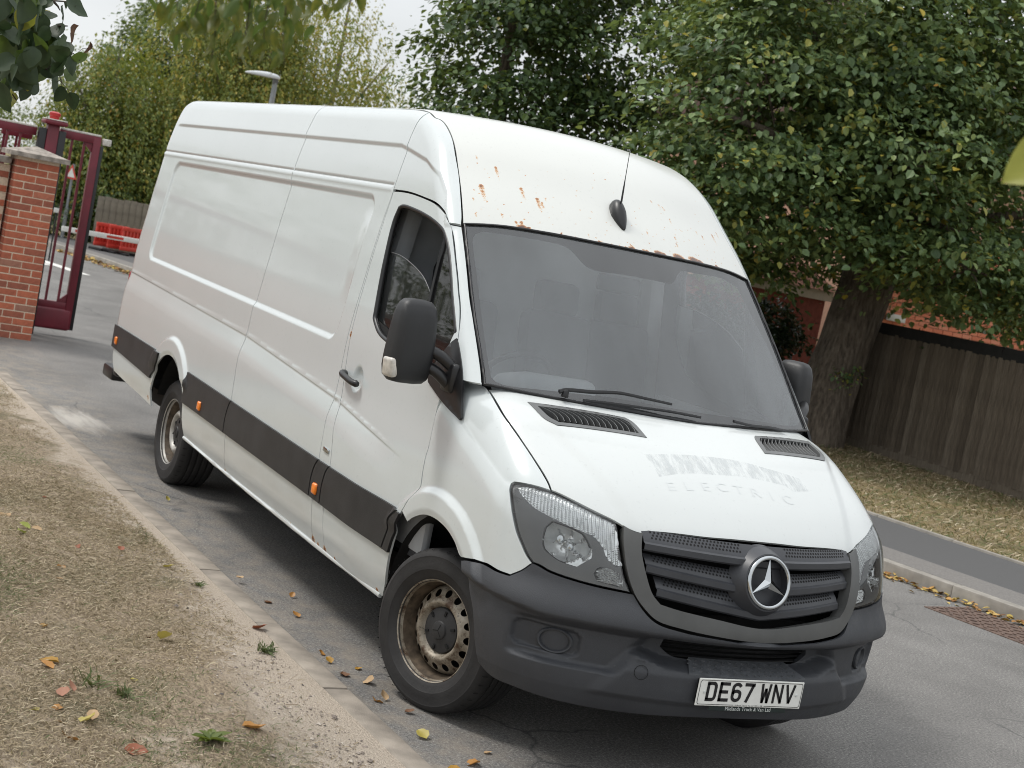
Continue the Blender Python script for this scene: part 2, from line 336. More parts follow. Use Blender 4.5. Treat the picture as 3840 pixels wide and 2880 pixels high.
MT['kerb'] = simple('kerb_concrete', (.27, .235, .195), .9, var=.42, scale=5, bmp=.35, bscale=150)
MT['kerb2'] = simple('far_kerb_concrete', (.27, .25, .22), .9, var=.25, scale=7, bmp=.3, bscale=120)
g = obj_np('ground', [(-400, -400, -.05), (400, -400, -.05), (400, 400, -.05), (-400, 400, -.05)], [(0, 1, 2, 3)], MT['farturf']); g['kind'] = 'structure'
FK = [(16, 8.6), (10, 7.35), (6, 6.6), (2, 5.8), (0, 5.45), (-1.2, 5.22), (-2.24, 5.03), (-3.46, 4.82), (-5, 4.56), (-7, 4.32), (-10, 4.15), (-14, 4.15), (-18, 4.2), (-22, 4.0), (-24.3, 3.72), (-25.5, 3.58), (-26.8, 3.33), (-30, 2.5), (-36, .5), (-44, -3)]
FKs = poly_at(FK, .45)
low = np.c_[FKs[:, 0], np.full(len(FKs), -14.0)]
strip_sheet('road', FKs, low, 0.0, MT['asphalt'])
def kerb_run(name, P, width, top, mat, stone, side_sign):
    root = empty(name, (0, 0, 0)); root['kind'] = 'structure'
    Q = poly_at(P, stone); me = None
    for i in range(len(Q)-1):
        a, b = Q[i], Q[i+1]; L_ = np.linalg.norm(b-a); ang = math.atan2(b[1]-a[1], b[0]-a[0])
        if me is None:
            bm = bmesh.new(); bm_box(bm, (0, side_sign*width/2, (top-.18)/2+.0), (L_-.003, width, top+.18), None, .014, 2); o = from_bm('kerb_stone', bm, mat, root, 40); me = o.data
        else: o = link(bpy.data.objects.new('kerb_stone', me), root)
        o.location = ((a[0]+b[0])/2+random.uniform(-.003, .003), (a[1]+b[1])/2+random.uniform(-.004, .004), random.uniform(-.004, .004)); o.rotation_euler = (0, 0, ang+random.uniform(-.004, .004))
    return root
NK = lambda x: -1.235+.0105*(x+8)*.75
kerb_run('near_kerb', [(9, NK(9)), (-8.4, NK(-8.4))], .125, .028, MT['kerb'], .915, 1)
# (walking in -x, the stone's left side is -y)
kerb_run('far_kerb', FK, .125, .105, MT['kerb2'], .915, -1)
off = np.array([0, 2.02])
strip_sheet('footpath_margin', FKs+np.array([0, .116]), FKs+np.array([0, .62]), .104, simple('dusty_path_margin', (.165, .155, .145), .9, var=.25, scale=70))
strip_sheet('footpath', FKs+np.array([0, .115]), FKs+off, .100, MT['path'])
kerb_run('path_edging', [tuple(np.array(p)+off) for p in FK[:13]], .05, .125, MT['kerb2'], .915, -1)
FV = FKs[FKs[:, 0] > -22]
strip_sheet('far_verge', FV+off+np.array([0, .04]), np.c_[FV[:, 0], np.full(len(FV), 14.5)], .104, MT['farturf'])
# near verge: gently lumpy sheet
xs = np.arange(-8.45, 9.01, .07); ys = np.r_[np.arange(-12, -3.5, .3), np.arange(-3.5, -1.30, .05)]
X, Y = np.meshgrid(xs, ys, indexing='ij'); Y = np.where(Y > -1.36, NK(X)-.124, Y)
ed = np.clip((-1.36-Y)/.5, 0, 1)
Z = .026+ed*(.022*np.sin(X*3.1+1.3*np.sin(Y*2.2))+.016*np.sin(Y*6.3+X*1.7)+.025)+.004*rng.normal(size=X.shape)*(ed > 0)
Z = np.where((X < -8.4) | (Y < -11.9), -.02, Z)
nx, ny = X.shape; idx = np.arange(nx*ny).reshape(nx, ny)
Fq = np.stack([idx[:-1, :-1].ravel(), idx[1:, :-1].ravel(), idx[1:, 1:].ravel(), idx[:-1, 1:].ravel()], 1)
vg = obj_np('near_verge', np.stack([X.ravel(), Y.ravel(), Z.ravel()], 1), Fq, MT['verge'], smooth=True); vg['kind'] = 'structure'
def verge_z(x, y): 
    e = np.clip((-1.36-y)/.5, 0, 1); return .026+e*(.022*np.sin(x*3.1+1.3*np.sin(y*2.2))+.016*np.sin(y*6.3+x*1.7)+.025)
# white road marking far beyond the gate
mk = simple('road_paint', (.68, .67, .63), .7, var=.2, scale=12)
def flat_strip(name, pts, w, z, mat):
    P = np.array(pts, float); T = np.gradient(P, axis=0); T /= np.linalg.norm(T, axis=1, keepdims=True); Nn = np.stack([-T[:, 1], T[:, 0]], 1)*w/2
    V = np.vstack([np.c_[P+Nn, np.full(len(P), z)], np.c_[P-Nn, np.full(len(P), z)]]); n = len(P)
    o = obj_np(name, V, [(i, n+i, n+i+1, i+1) for i in range(n-1)], mat); o['kind'] = 'structure'; return o
flat_strip('road_marking', [(-29, .2), (-26, 1.25), (-23.6, 1.98), (-21.9, 2.34)], .26, .004, mk)
flat_strip('road_marking', [(-24.6, 1.35), (-22.8, 1.9)], .18, .004, mk)
# gully grate by the far kerb
gd = tag(empty('drain_grate', (-2.05, 4.66, 0), math.radians(9)), 'rusty iron drain grate set in the road against the far kerb', 'drain grate')
rust = simple('rusty_iron', (.12, .078, .060), .8, var=.4, scale=25, bmp=.3)
box('grate_frame', (0, 0, .003), (1.0, .52, .006), rust, gd)
mb = MB()
for k in range(13):
    for j in range(7): mb.box((-.45+.075*k, -.21+.07*j, .009), (.05, .016, .007), Matrix.Rotation(.75 if (k+j) % 2 else -.75, 3, 'Z'))
mb.build('grate_bars', rust, gd)

VAN_LINES = {
 'wing': [(-0.113,-0.848,1.405),(-0.255,-0.88,1.4),(-0.224,-0.921,1.348),(-0.261,-0.946,1.297),(-0.266,-0.96,1.198),(-0.257,-0.968,1.074),(-0.261,-0.969,1.057),(-0.259,-0.972,0.984),(-0.248,-0.974,0.919),(-0.218,-0.985,0.904),(-0.27,-0.997,0.857),(-0.321,-0.996,0.811),(-0.345,-0.996,0.773),(-0.283,-0.987,0.743),(-0.234,-0.99,0.773),(-0.128,-0.995,0.812),(-0.002,-1.001,0.828),(0.119,-1.0,0.815),(0.209,-0.998,0.784),(0.282,-0.997,0.742),(0.393,-1.006,0.762),(0.466,-0.98,0.768),(0.56,-0.965,0.765),(0.618,-0.944,0.766),(0.656,-0.919,0.798),(0.682,-0.895,0.835),(0.654,-0.912,0.861),(0.628,-0.926,0.893),(0.597,-0.939,0.93),(0.56,-0.949,0.985),(0.511,-0.949,1.05),(0.481,-0.943,1.081),(0.47,-0.935,1.098),(0.476,-0.928,1.107),(0.522,-0.898,1.113),(0.562,-0.864,1.114),(0.596,-0.832,1.111),(0.6,-0.827,1.111),(0.57,-0.829,1.135),(0.457,-0.846,1.202),(0.324,-0.862,1.268),(0.18,-0.872,1.328),(-0.079,-0.842,1.404)],
 'gap': [(-1.407,-0.863,2.166),(-1.225,-0.862,2.168),(-1.03,-0.864,2.155),(-0.882,-0.866,2.136),(-0.77,-0.863,2.103),(-0.695,-0.862,2.061),(-0.637,-0.861,2.005),(-0.524,-0.875,1.89),(-0.404,-0.891,1.761),(-0.46,-0.883,1.823),(-0.372,-0.895,1.728),(-0.319,-0.905,1.664),(-0.252,-0.929,1.561)],
 'doorfront': [(-0.261,-0.946,1.297),(-0.266,-0.96,1.198),(-0.257,-0.968,1.074),(-0.261,-0.969,1.057),(-0.259,-0.972,0.984),(-0.248,-0.974,0.919)],
 'window': [(-1.288,-0.873,2.088),(-1.266,-0.871,2.097),(-1.231,-0.871,2.102),(-1.123,-0.871,2.096),(-0.974,-0.873,2.08),(-0.852,-0.876,2.06),(-0.755,-0.879,2.035),(-0.706,-0.882,2.013),(-0.624,-0.891,1.948),(-0.528,-0.903,1.85),(-0.425,-0.916,1.734),(-0.398,-0.918,1.721),(-0.229,-0.94,1.535),(-0.274,-0.955,1.334),(-0.937,-0.949,1.448),(-1.062,-0.946,1.475),(-1.151,-0.942,1.515),(-1.19,-0.939,1.541),(-1.237,-0.921,1.691),(-1.236,-0.904,1.847),(-1.27,-0.906,1.826),(-1.303,-0.881,2.02)],
 'ditch': [(-1.334,-0.744,2.556),(-1.302,-0.734,2.551),(-1.249,-0.73,2.534),(-1.104,-0.74,2.461),(-0.964,-0.759,2.351),(-0.842,-0.778,2.244),(-0.692,-0.81,2.103)],
 'apil_f': [(-0.647,-0.82,2.057),(-0.589,-0.828,1.997),(-0.477,-0.842,1.883),(-0.354,-0.858,1.752),(-0.275,-0.853,1.678),(-0.084,-0.877,1.472),(-0.035,-0.884,1.418)],
 'archR': [(-4.403,-1.006,0.825),(-4.275,-1.006,0.853),(-4.116,-1.009,0.847),(-3.975,-1.018,0.811),(-3.884,-1.017,0.754),(-4.553,-0.969,0.444),(-4.571,-0.988,0.56),(-4.552,-0.994,0.707)],
 'archF': [(-0.283,-0.987,0.743),(-0.234,-0.99,0.773),(-0.128,-0.995,0.812),(-0.002,-1.001,0.828),(0.119,-1.0,0.815),(0.209,-0.998,0.784),(0.282,-0.997,0.742)],
 'lamp': [(0.596,-0.832,1.111),(0.604,-0.824,1.11),(0.68,-0.74,1.086),(0.722,-0.682,1.068),(0.766,-0.611,1.045),(0.783,-0.606,1.025),(0.806,-0.609,0.985),(0.833,-0.6,0.931),(0.86,-0.587,0.863),(0.886,-0.557,0.799),(0.83,-0.685,0.804),(0.787,-0.766,0.811),(0.733,-0.843,0.823),(0.701,-0.877,0.836),(0.681,-0.895,0.837),(0.654,-0.912,0.861),(0.628,-0.926,0.893),(0.597,-0.939,0.93),(0.56,-0.949,0.985),(0.511,-0.949,1.05),(0.481,-0.943,1.081),(0.47,-0.935,1.098),(0.476,-0.928,1.107),(0.522,-0.898,1.113),(0.562,-0.864,1.114),(0.596,-0.832,1.111)],
 'bonfront': [(0.604,-0.824,1.11),(0.68,-0.74,1.086),(0.722,-0.682,1.068),(0.766,-0.611,1.045),(0.781,-0.589,1.035),(0.812,-0.54,1.02),(0.823,-0.517,1.018),(0.821,-0.5,1.03),(0.828,-0.461,1.033),(0.86,-0.251,1.038),(0.874,-0.032,1.037),(0.87,0.088,1.04)],
 'shut': [(-0.079,-0.842,1.404),(0.18,-0.872,1.328),(0.324,-0.862,1.268),(0.457,-0.846,1.202),(0.57,-0.829,1.135),(0.6,-0.827,1.111)],
 'frame_out': [(0.779,-0.597,1.034),(0.857,-0.581,0.882),(0.891,-0.545,0.798),(0.92,-0.501,0.74),(0.948,-0.436,0.706),(0.938,-0.469,0.707),(0.973,-0.353,0.69),(1.003,-0.205,0.679),(1.018,-0.001,0.67)],
 'frame_in': [(0.825,-0.522,1.011),(0.852,-0.523,0.955),(0.888,-0.505,0.874),(0.913,-0.478,0.81),(0.929,-0.449,0.779),(0.938,-0.425,0.77),(0.989,-0.213,0.751),(1.009,-0.006,0.729)],
 'lampreflect': [(0.687,-0.87,0.916),(0.678,-0.87,0.945),(0.673,-0.863,0.981),(0.678,-0.841,1.009),(0.727,-0.775,0.999),(0.751,-0.741,0.987),(0.771,-0.722,0.96),(0.792,-0.707,0.921),(0.796,-0.709,0.903),(0.781,-0.757,0.862),(0.741,-0.817,0.871),(0.715,-0.847,0.886),(0.696,-0.864,0.901)],
 'lampstrip': [(0.496,-0.923,1.099),(0.515,-0.907,1.107),(0.599,-0.833,1.107),(0.68,-0.74,1.086),(0.765,-0.617,1.044),(0.781,-0.612,1.024),(0.804,-0.616,0.984),(0.845,-0.603,0.894),(0.841,-0.614,0.892),(0.824,-0.643,0.91),(0.798,-0.666,0.956),(0.774,-0.694,0.985),(0.746,-0.741,0.998),(0.705,-0.801,1.013),(0.648,-0.861,1.033),(0.605,-0.893,1.047),(0.532,-0.92,1.08)],
 'lampfog': [(0.819,-0.692,0.847),(0.819,-0.683,0.866),(0.823,-0.669,0.874),(0.841,-0.63,0.87),(0.855,-0.609,0.851),(0.868,-0.596,0.815),(0.844,-0.648,0.82),(0.83,-0.679,0.823)],
 'vent': [(0.159,-0.756,1.386),(0.146,-0.73,1.392),(0.269,-0.346,1.396),(0.311,-0.32,1.384),(0.411,-0.31,1.342),(0.336,-0.708,1.337),(0.283,-0.736,1.353)],
 'tri': [(-0.242,-0.938,1.554),(-0.114,-0.951,1.417),(-0.023,-0.956,1.263),(-0.237,-0.957,1.3),(-0.375,-0.954,1.337)],
 'bumprear': [(0.352,-1.004,0.722),(0.38,-0.98,0.636),(0.433,-0.976,0.566),(0.462,-0.957,0.451),(0.474,-0.931,0.365),(0.512,-0.916,0.331)],
 'decal': [(0.516,-0.372,1.286),(0.627,-0.361,1.221),(0.517,0.247,1.295),(0.52,0.434,1.277),(0.662,0.413,1.192),(0.64,-0.324,1.216),(0.652,0.165,1.22)],
}
RUST = [(-0.894,-0.588,2.362,0.018,0.09),(-0.814,-0.685,2.261,0.026,0.16),(-0.766,-0.499,2.285,0.02,0.15),(-0.702,-0.438,2.251,0.022,0.14),(-0.682,-0.421,2.239,0.014,0.1),(-0.855,-0.716,2.28,0.008,0.0),(-0.761,-0.738,2.196,0.011,0.02),(-0.687,-0.748,2.129,0.012,0.02),(-0.651,-0.632,2.148,0.012,0.02),(-0.601,-0.578,2.125,0.014,0.03),(-0.594,-0.555,2.127,0.02,0.05),(-0.565,-0.541,2.106,0.02,0),(-0.516,-0.379,2.111,0.013,0),(-0.706,-0.396,2.264,0.011,0.02),(-0.708,-0.35,2.275,0.01,0),(-0.477,-0.193,2.11,0.02,0),(-0.462,-0.092,2.106,0.016,0),(-0.461,-0.054,2.107,0.022,0),(-0.463,0.07,2.108,0.03,0),(-0.465,0.152,2.104,0.03,0),(-0.788,0.236,2.361,0.011,0.02),(-0.786,0.283,2.352,0.009,0.03),(-0.78,0.304,2.343,0.012,0.02),(-0.719,0.319,2.29,0.012,0.05),(-0.579,0.115,2.204,0.012,0.03),(-0.608,0.298,2.206,0.012,0.02),(-0.568,0.29,2.174,0.012,0.02),(-0.874,-0.636,2.328,0.008,0),(-0.851,-0.634,2.309,0.007,0),(-0.576,-0.289,2.181,0.008,0),(-0.63,-0.57,2.153,0.007,0),(-0.623,-0.503,2.169,0.008,0),(-0.971,-0.661,2.398,0.011,0.02),(-0.936,-0.668,2.366,0.007,0),(-0.801,-0.723,2.235,0.009,0.01),(-0.514,-0.239,2.136,0.008,0.02),(-0.618,0.213,2.226,0.008,0.0),(-0.724,-0.283,2.3,0.005,0),(-0.813,-0.196,2.386,0.005,0),(-0.846,-0.331,2.392,0.005,0),(-0.93,0.007,2.48,0.004,0),(-0.731,0.496,2.258,0.012,0.02),(-0.724,0.533,2.242,0.014,0.03),(-0.788,0.636,2.258,0.018,0.12),(-0.838,0.691,2.277,0.012,0.1),(-0.691,0.47,2.234,0.008,0)]
WS_LINES = {
 'wiper_arm': [(0.109,-0.608,1.423),(0.109,-0.583,1.433),(0.14,-0.47,1.445),(0.162,-0.345,1.46),(0.189,-0.232,1.456),(0.211,-0.105,1.45)],
 'wiper_blade': [(0.153,-0.5,1.422),(0.181,-0.392,1.429),(0.211,-0.24,1.433),(0.226,-0.104,1.435),(0.234,0.054,1.43)],
 'wiper2': [(0.205,0.249,1.437),(0.188,0.365,1.428),(0.153,0.488,1.427),(0.113,0.61,1.418)],
 'frit': [(-0.053,-0.843,1.462),(-0.231,-0.83,1.649),(-0.385,-0.813,1.812),(-0.55,-0.793,1.982),(-0.584,-0.786,2.017),(-0.601,-0.768,2.042),(-0.6,-0.735,2.058),(-0.548,-0.611,2.065),(-0.497,-0.469,2.069),(-0.469,-0.388,2.066),(-0.444,-0.351,2.052),(-0.406,-0.327,2.023),(-0.369,-0.299,1.994),(-0.35,-0.264,1.983),(-0.334,-0.107,1.988),(-0.337,0.149,1.987),(-0.358,0.187,2.002),(-0.393,0.217,2.03),(-0.428,0.258,2.057),(-0.476,0.433,2.06),(-0.523,0.564,2.06),(-0.55,0.689,2.033),(-0.424,0.733,1.893),(-0.258,0.812,1.687),(-0.07,0.856,1.471),(-0.027,0.818,1.451),(0.027,0.733,1.444),(0.143,0.425,1.457),(0.201,0.024,1.464),(0.15,-0.366,1.467),(0.068,-0.64,1.45),(0.001,-0.791,1.439),(-0.025,-0.826,1.444)],
}
# ---- van surface functions (metres; x forward, y to the van's left, z up, origin under the front axle)
def pchip(xs, ys):
    xs = np.array(xs, float); ys = np.array(ys, float)
    h = np.diff(xs); d = np.diff(ys) / h
    m = np.zeros_like(xs)
    m[0], m[-1] = d[0], d[-1]
    for i in range(1, len(xs) - 1):
        if d[i-1] * d[i] > 0:
            w1 = 2*h[i] + h[i-1]; w2 = h[i] + 2*h[i-1]
            m[i] = (w1 + w2) / (w1/d[i-1] + w2/d[i])
    def f(x):
        x = np.clip(x, xs[0], xs[-1])
        i = np.clip(np.searchsorted(xs, x) - 1, 0, len(h) - 1)
        t = (x - xs[i]) / h[i]
        return ((1+2*t)*(1-t)**2*ys[i] + t*(1-t)**2*h[i]*m[i] + t*t*(3-2*t)*ys[i+1] + t*t*(t-1)*h[i]*m[i+1])
    return f

def ss(a, b, x):
    t = np.clip((x - a) / (b - a), 0, 1)
    return t*t*(3-2*t)

def smax(a, b, k):
    h = np.clip(k - np.abs(a - b), 0, None) / k
    return np.maximum(a, b) + h*h*k*0.25

def sdrr(px, pz, x0, x1, z0, z1, r):          # rounded rectangle distance
    cx, cz = (x0+x1)/2, (z0+z1)/2
    qx = np.abs(px-cx) - (x1-x0)/2 + r; qz = np.abs(pz-cz) - (z1-z0)/2 + r
    return np.hypot(np.maximum(qx, 0), np.maximum(qz, 0)) + np.minimum(np.maximum(qx, qz), 0) - r

AXF, AXR = (0.005, 0.32), (-4.245, 0.425)
S0 = pchip([.25,.32,.39,.48,.58,.70,.82,1.0,1.195,1.38,1.57,1.7,1.86,2.0,2.13,2.2,2.4,2.5,2.62,2.8],
           [.86,.905,.930,.954,.967,.9715,.9715,.9695,.958,.953,.936,.920,.902,.884,.867,.858,.818,.790,.752,.69])
def side_detail(x, z):
    d = 0
    # flank crease: sharp line above, body swells below it
    zc = np.interp(x, [-6, -2.94, -1.415, -.465], [1.265, 1.188, 1.092, .975])
    amp = .026 * (1 - ss(-.95, -.45, x))
    r = np.clip((zc - z) / .12, 0, 1)
    d = d + amp * (r - .30*ss(.55, 1.0, r)*(r-.55)) * ss(-.001, .012, zc - z) + .0045*np.exp(-((z - zc - .012)/.012)**2)*(amp/.026)*ss(-.002, .008, z - zc)
    # wing crease running from the mirror foot to the lamp
    zc2 = np.interp(x, [-.9, -.3, -.025, .185, .442], [1.5, 1.37, 1.262, 1.192, 1.107])
    amp2 = .017 * ss(-.35, 0.05, x)
    r2 = np.clip((zc2 - z) / .13, 0, 1)
    d = np.maximum(d, amp2 * (1 - (1-r2)**2) * ss(-.002, .020, zc2 - z)) if np.ndim(d) else d
    # pressed panels behind the door
    for (x0, x1) in ((-5.44, -1.585),):
        s = sdrr(x, z - .01*(x + 1.5)*-1*ss(1.9, 1.5, z), x0, x1, 1.362, 2.132, .10)
        d = d - .015 * (1 - ss(-.030, .006, s)) * (1 - .75*ss(-1.75, -1.60, x)*ss(1.55, 1.75, z)*(1-ss(1.95, 2.08, z)))
    # step under the roof side
    zs = np.interp(x, [-6, -1.5, -1.39, -1.136, -.955, -.834, -.72], [2.40, 2.397, 2.380, 2.336, 2.274, 2.191, 2.05])
    d = d + .011 * ss(-.014, .014, z - zs) * ss(-5.8, -5.6, x)
    # roof joint groove
    gx = ss(-5.86, -5.84, x) * (1 - ss(-1.45, -1.42, x))
    d = d - .006 * gx * np.exp(-((z - 2.192) / .005)**2) + .005 * gx * ss(-.045, -.008, z - 2.192) * (1 - ss(-.004, .004, z - 2.192))
    # wheel arch flares
    for (ax, az), zb, ro, rf in ((AXF, .66, .507, .645), (AXR, .70, .435, .575)):
        r = np.hypot(x - ax, z - az)
        up = ss(zb, zb + .06, z)
        d = d + up * (.024 * (1 - ss(rf - .045, rf, r)) - .012 * (1 - ss(ro - .01, ro + .04, r)))
    # dished recess behind the door handle
    rr = np.hypot(x + 1.20, z - 1.232)
    d = d - .020 * (1 - ss(.02, .075, rr))
    return d
def Sfun(x, z):
    s = S0(z) + side_detail(x, z)
    s = s - .010 * ss(-.1, .7, x)
    return s

XC = pchip([.22,.30,.36,.45,.55,.67,.80,.92,1.03,1.12,1.3],
           [.90,.965,.993,1.012,1.016,1.018,.995,.975,.955,.90,.70])
TC = pchip([-.9,-.5,-.03,.27,.41,.6,.75,.87,.95,1.05],
           [1.56,1.53,1.475,1.407,1.351,1.262,1.168,1.075,1.0,.86])
def bonnet_h(x, Y):
    t = TC(x) - .09*Y*Y
    yl = np.interp(x, [.15, .35, .90], [.80, .72, .50])
    t = t - .021 * ss(-.022, .040, Y - yl) * ss(.1, .35, x)
    # turned-down lip above the grille
    return t
def theta(x, Y):
    return np.degrees(np.arctan2(Y, x + .3))
def g_nose(x, y, z):
    Y = np.sqrt(y*y + 1e-8)
    gf = (x - (XC(z) - .35*Y*Y)) * .93
    gs = Y - Sfun(x, z)
    gt = (z - bonnet_h(x, Y)) * .90
    g = smax(gs, gt, .20)
    return smax(gf, g, .20)
def bumper_d(x, Y, z):
    th = theta(x, Y)
    zf = np.interp(th, [0, 38, 46, 58], [.668, .672, .69, .71])
    d = .026 * ss(-.03, -.002, z - zf) * (1 - ss(-.0, .125, z - zf))                  # shelf under lamps and grille
    side = ss(20.0, 23.4, th + (z - .60) * 34)                                            # outside the slanting inner edge
    deep = (1 - ss(40.5, 45.0, th)) * side
    d = d - .034 * deep * ss(.470, .494, z) * (1 - ss(.622, .650, z))                    # scooped cheek with the fog lamp
    pk = sdrr((th - 38.0) * .0168, z - .558 - (th - 38) * .0008, -.105, .098, -.052, .056, .035)
    d = d - .016 * (1 - ss(-.012, .004, pk))
    mid = (1 - side)
    d = d + .016 * mid * (1 - ss(.50, .545, z)) * ss(.38, .41, z)
    sh = np.interp(th, [0, 12, 17, 22], [.522, .524, .531, .56])
    d = d - .085 * mid * ss(sh - .004, sh + .034, z) * (1 - ss(.625, .648, z))         # mouth under the shelf
    d = d - .16 * np.clip(.40 - z, 0, 1) - .0 * z                                        # tucks under
    return d
def g_bump(x, y, z):
    Y = np.sqrt(y*y + 1e-8)
    return g_nose(x, y, z) - BUMPD(x, Y, z)
def BUMPD(x, Y, z): return bumper_d(x, Y, z)

# cab and load space
XW = pchip([1.0,1.415,2.08,2.18,2.30,2.415,2.52,2.65,2.8],
           [.66,.25,-.43,-.545,-.695,-.835,-.975,-1.16,-1.38])
def roof_h(x, Y):
    t = 2.632 - .055*Y*Y
    rib = np.clip(np.cos((Y) * 2*np.pi/.27), -.2, 1) * .012 * ss(-1.75, -2.0, x) * (1 - ss(.60, .66, Y))
    return t + rib
def g_cab(x, y, z):
    Y = np.sqrt(y*y + 1e-8)
    gw = (x - (XW(z) - .36*Y*Y)) * .72
    gs = Y - Sfun(x, z)
    gr = z - roof_h(x, Y)
    gb = -5.93 - x
    g = smax(gw, gr, .22)
    g = smax(g, gs, .075)
    return smax(g, gb, .16)
def g_ws(x, y, z):
    Y = np.sqrt(y*y + 1e-8)
    return (x - (XW(z) - .36*Y*Y)) * .72
def g_side(x, y, z):
    return np.sqrt(y*y + 1e-8) - Sfun(x, z)

def cast(g, o, d, t0, t1, n=160):
    o = np.asarray(o, float); d = np.broadcast_to(np.asarray(d, float), o.shape)
    N = len(o); lo = np.full(N, np.nan); hi = np.full(N, np.nan); act = np.arange(N)
    ts = np.linspace(t0, t1, n)
    prev = g(*(o + ts[0]*d).T)
    for i in range(1, n):
        if not len(act): break
        cur = g(*(o[act] + ts[i]*d[act]).T)
        hit = (prev > 0) & (cur <= 0)
        lo[act[hit]] = ts[i-1]; hi[act[hit]] = ts[i]
        act = act[~hit]; prev = cur[~hit]
    for _ in range(16):
        mid = (lo + hi)/2
        pos = g(*(o + mid[:, None]*d).T) > 0
        lo = np.where(pos, mid, lo); hi = np.where(pos, hi, mid)
    return o + ((lo+hi)/2)[:, None]*d
def grad(g, P, e=1e-3):
    P = np.asarray(P, float); G = np.zeros_like(P)
    for k in range(3):
        a = P.copy(); a[:, k] += e; b = P.copy(); b[:, k] -= e
        G[:, k] = g(*a.T) - g(*b.T)
    return G / np.maximum(np.linalg.norm(G, axis=1, keepdims=True), 1e-9)
# ------------------------------------------------------------------ panel builder: trimmed pieces of the body surface
def resample(P, sp, closed=True, corner=30):
    P = np.asarray(P, float); n = len(P)
    if not closed: corners = [0, n-1]; 
    ang = []
    for i in range(n):
        a = P[i] - P[i-1]; b = P[(i+1) % n] - P[i]
        c = np.dot(a, b)/max(np.linalg.norm(a)*np.linalg.norm(b), 1e-9); ang.append(math.degrees(math.acos(max(-1, min(1, c)))))
    cs = [i for i in range(n) if ang[i] > corner]
    if not closed: cs = sorted(set([0, n-1] + [i for i in cs if 0 < i < n-1]))
    if closed and not cs: cs = [0]
    out = []
    runs = []
    for k, c in enumerate(cs):
        if closed:
            d = cs[(k+1) % len(cs)]; idx = [(c+j) % n for j in range(((d-c-1) % n)+2)] if len(cs) > 1 else [(c+j) % n for j in range(n+1)]
        else:
            if k == len(cs)-1: break
            idx = list(range(c, cs[k+1]+1))
        runs.append(idx)
    for idx in runs:
        Q = P[idx]
        if len(Q) == 2: ctrl = np.vstack([2*Q[0]-Q[1], Q, 2*Q[1]-Q[0]])
        else: ctrl = np.vstack([2*Q[0]-Q[1], Q, 2*Q[-1]-Q[-2]])
        for i in range(1, len(ctrl)-2):
            p0, p1, p2, p3 = ctrl[i-1:i+3]
            L_ = np.linalg.norm(p2-p1); m = max(1, int(round(L_/sp)))
            t0 = 0; t1 = t0+max(np.linalg.norm(p1-p0), 1e-6)**.5; t2 = t1+max(L_, 1e-6)**.5; t3 = t2+max(np.linalg.norm(p3-p2), 1e-6)**.5
            for s in range(m):
                t = t1+(t2-t1)*s/m
                A1 = (t1-t)/(t1-t0)*p0+(t-t0)/(t1-t0)*p1; A2 = (t2-t)/(t2-t1)*p1+(t-t1)/(t2-t1)*p2; A3 = (t3-t)/(t3-t2)*p2+(t-t2)/(t3-t2)*p3
                B1 = (t2-t)/(t2-t0)*A1+(t-t0)/(t2-t0)*A2; B2 = (t3-t)/(t3-t1)*A2+(t-t1)/(t3-t1)*A3
                out.append((t2-t)/(t2-t1)*B1+(t-t1)/(t2-t1)*B2)
    if not closed: out.append(P[-1])
    return np.array(out)
def inpoly(pts, poly):
    x, y = pts[:, 0], pts[:, 1]; r = np.zeros(len(pts), bool); n = len(poly); j = n-1
    for i in range(n):
        xi, yi = poly[i]; xj, yj = poly[j]
        if yi != yj:
            c = ((yi > y) != (yj > y)) & (x < (xj-xi)*(y-yi)/(yj-yi)+xi); r ^= c
        j = i
    return r
def inset2(poly, g):
    if g == 0: return poly
    a = np.roll(poly, 1, 0); b = np.roll(poly, -1, 0)
    area = 0.5*np.sum(poly[:, 0]*b[:, 1]-b[:, 0]*poly[:, 1])
    def nrm(d): n = np.stack([-d[:, 1], d[:, 0]], 1); return n/np.maximum(np.linalg.norm(n, axis=1, keepdims=True), 1e-9)
    n = nrm(poly-a)+nrm(b-poly); l = np.linalg.norm(n, axis=1, keepdims=True); n = n/np.maximum(l, .5)
    n = n/np.maximum(np.linalg.norm(n, axis=1, keepdims=True), 1e-9)
    return poly+n*g*(1 if area > 0 else -1)
class Plane:                      # parallel projection along d
    def __init__(s, d):
        d = Vector(d).normalized(); s.d = np.array(d)
        up = Vector((0, 0, 1)) if abs(d.z) < .95 else Vector((1, 0, 0))
        e2 = (up - d*up.dot(d)).normalized(); e1 = d.cross(e2)
        s.e1 = np.array(e1); s.e2 = np.array(e2)
    def uv(s, P): return np.stack([P @ s.e1, P @ s.e2], 1)
    def rays(s, uv):
        return uv[:, :1]*s.e1+uv[:, 1:]*s.e2, np.broadcast_to(s.d, (len(uv), 3))
class Cyl:                        # rays towards a vertical axis behind the nose; u = angle (rad) * 1.2
    rng = (-1.75, -.6)
    def uv(s, P): return np.stack([np.arctan2(P[:, 1], P[:, 0]+.3)*1.2, P[:, 2]], 1)
    def rays(s, uv):
        a = uv[:, 0]/1.2; d = -np.stack([np.cos(a), np.sin(a), np.zeros_like(a)], 1)
        o = np.stack([np.full_like(a, -.3), np.zeros_like(a), uv[:, 1]], 1); return o, d
CYL = Cyl()
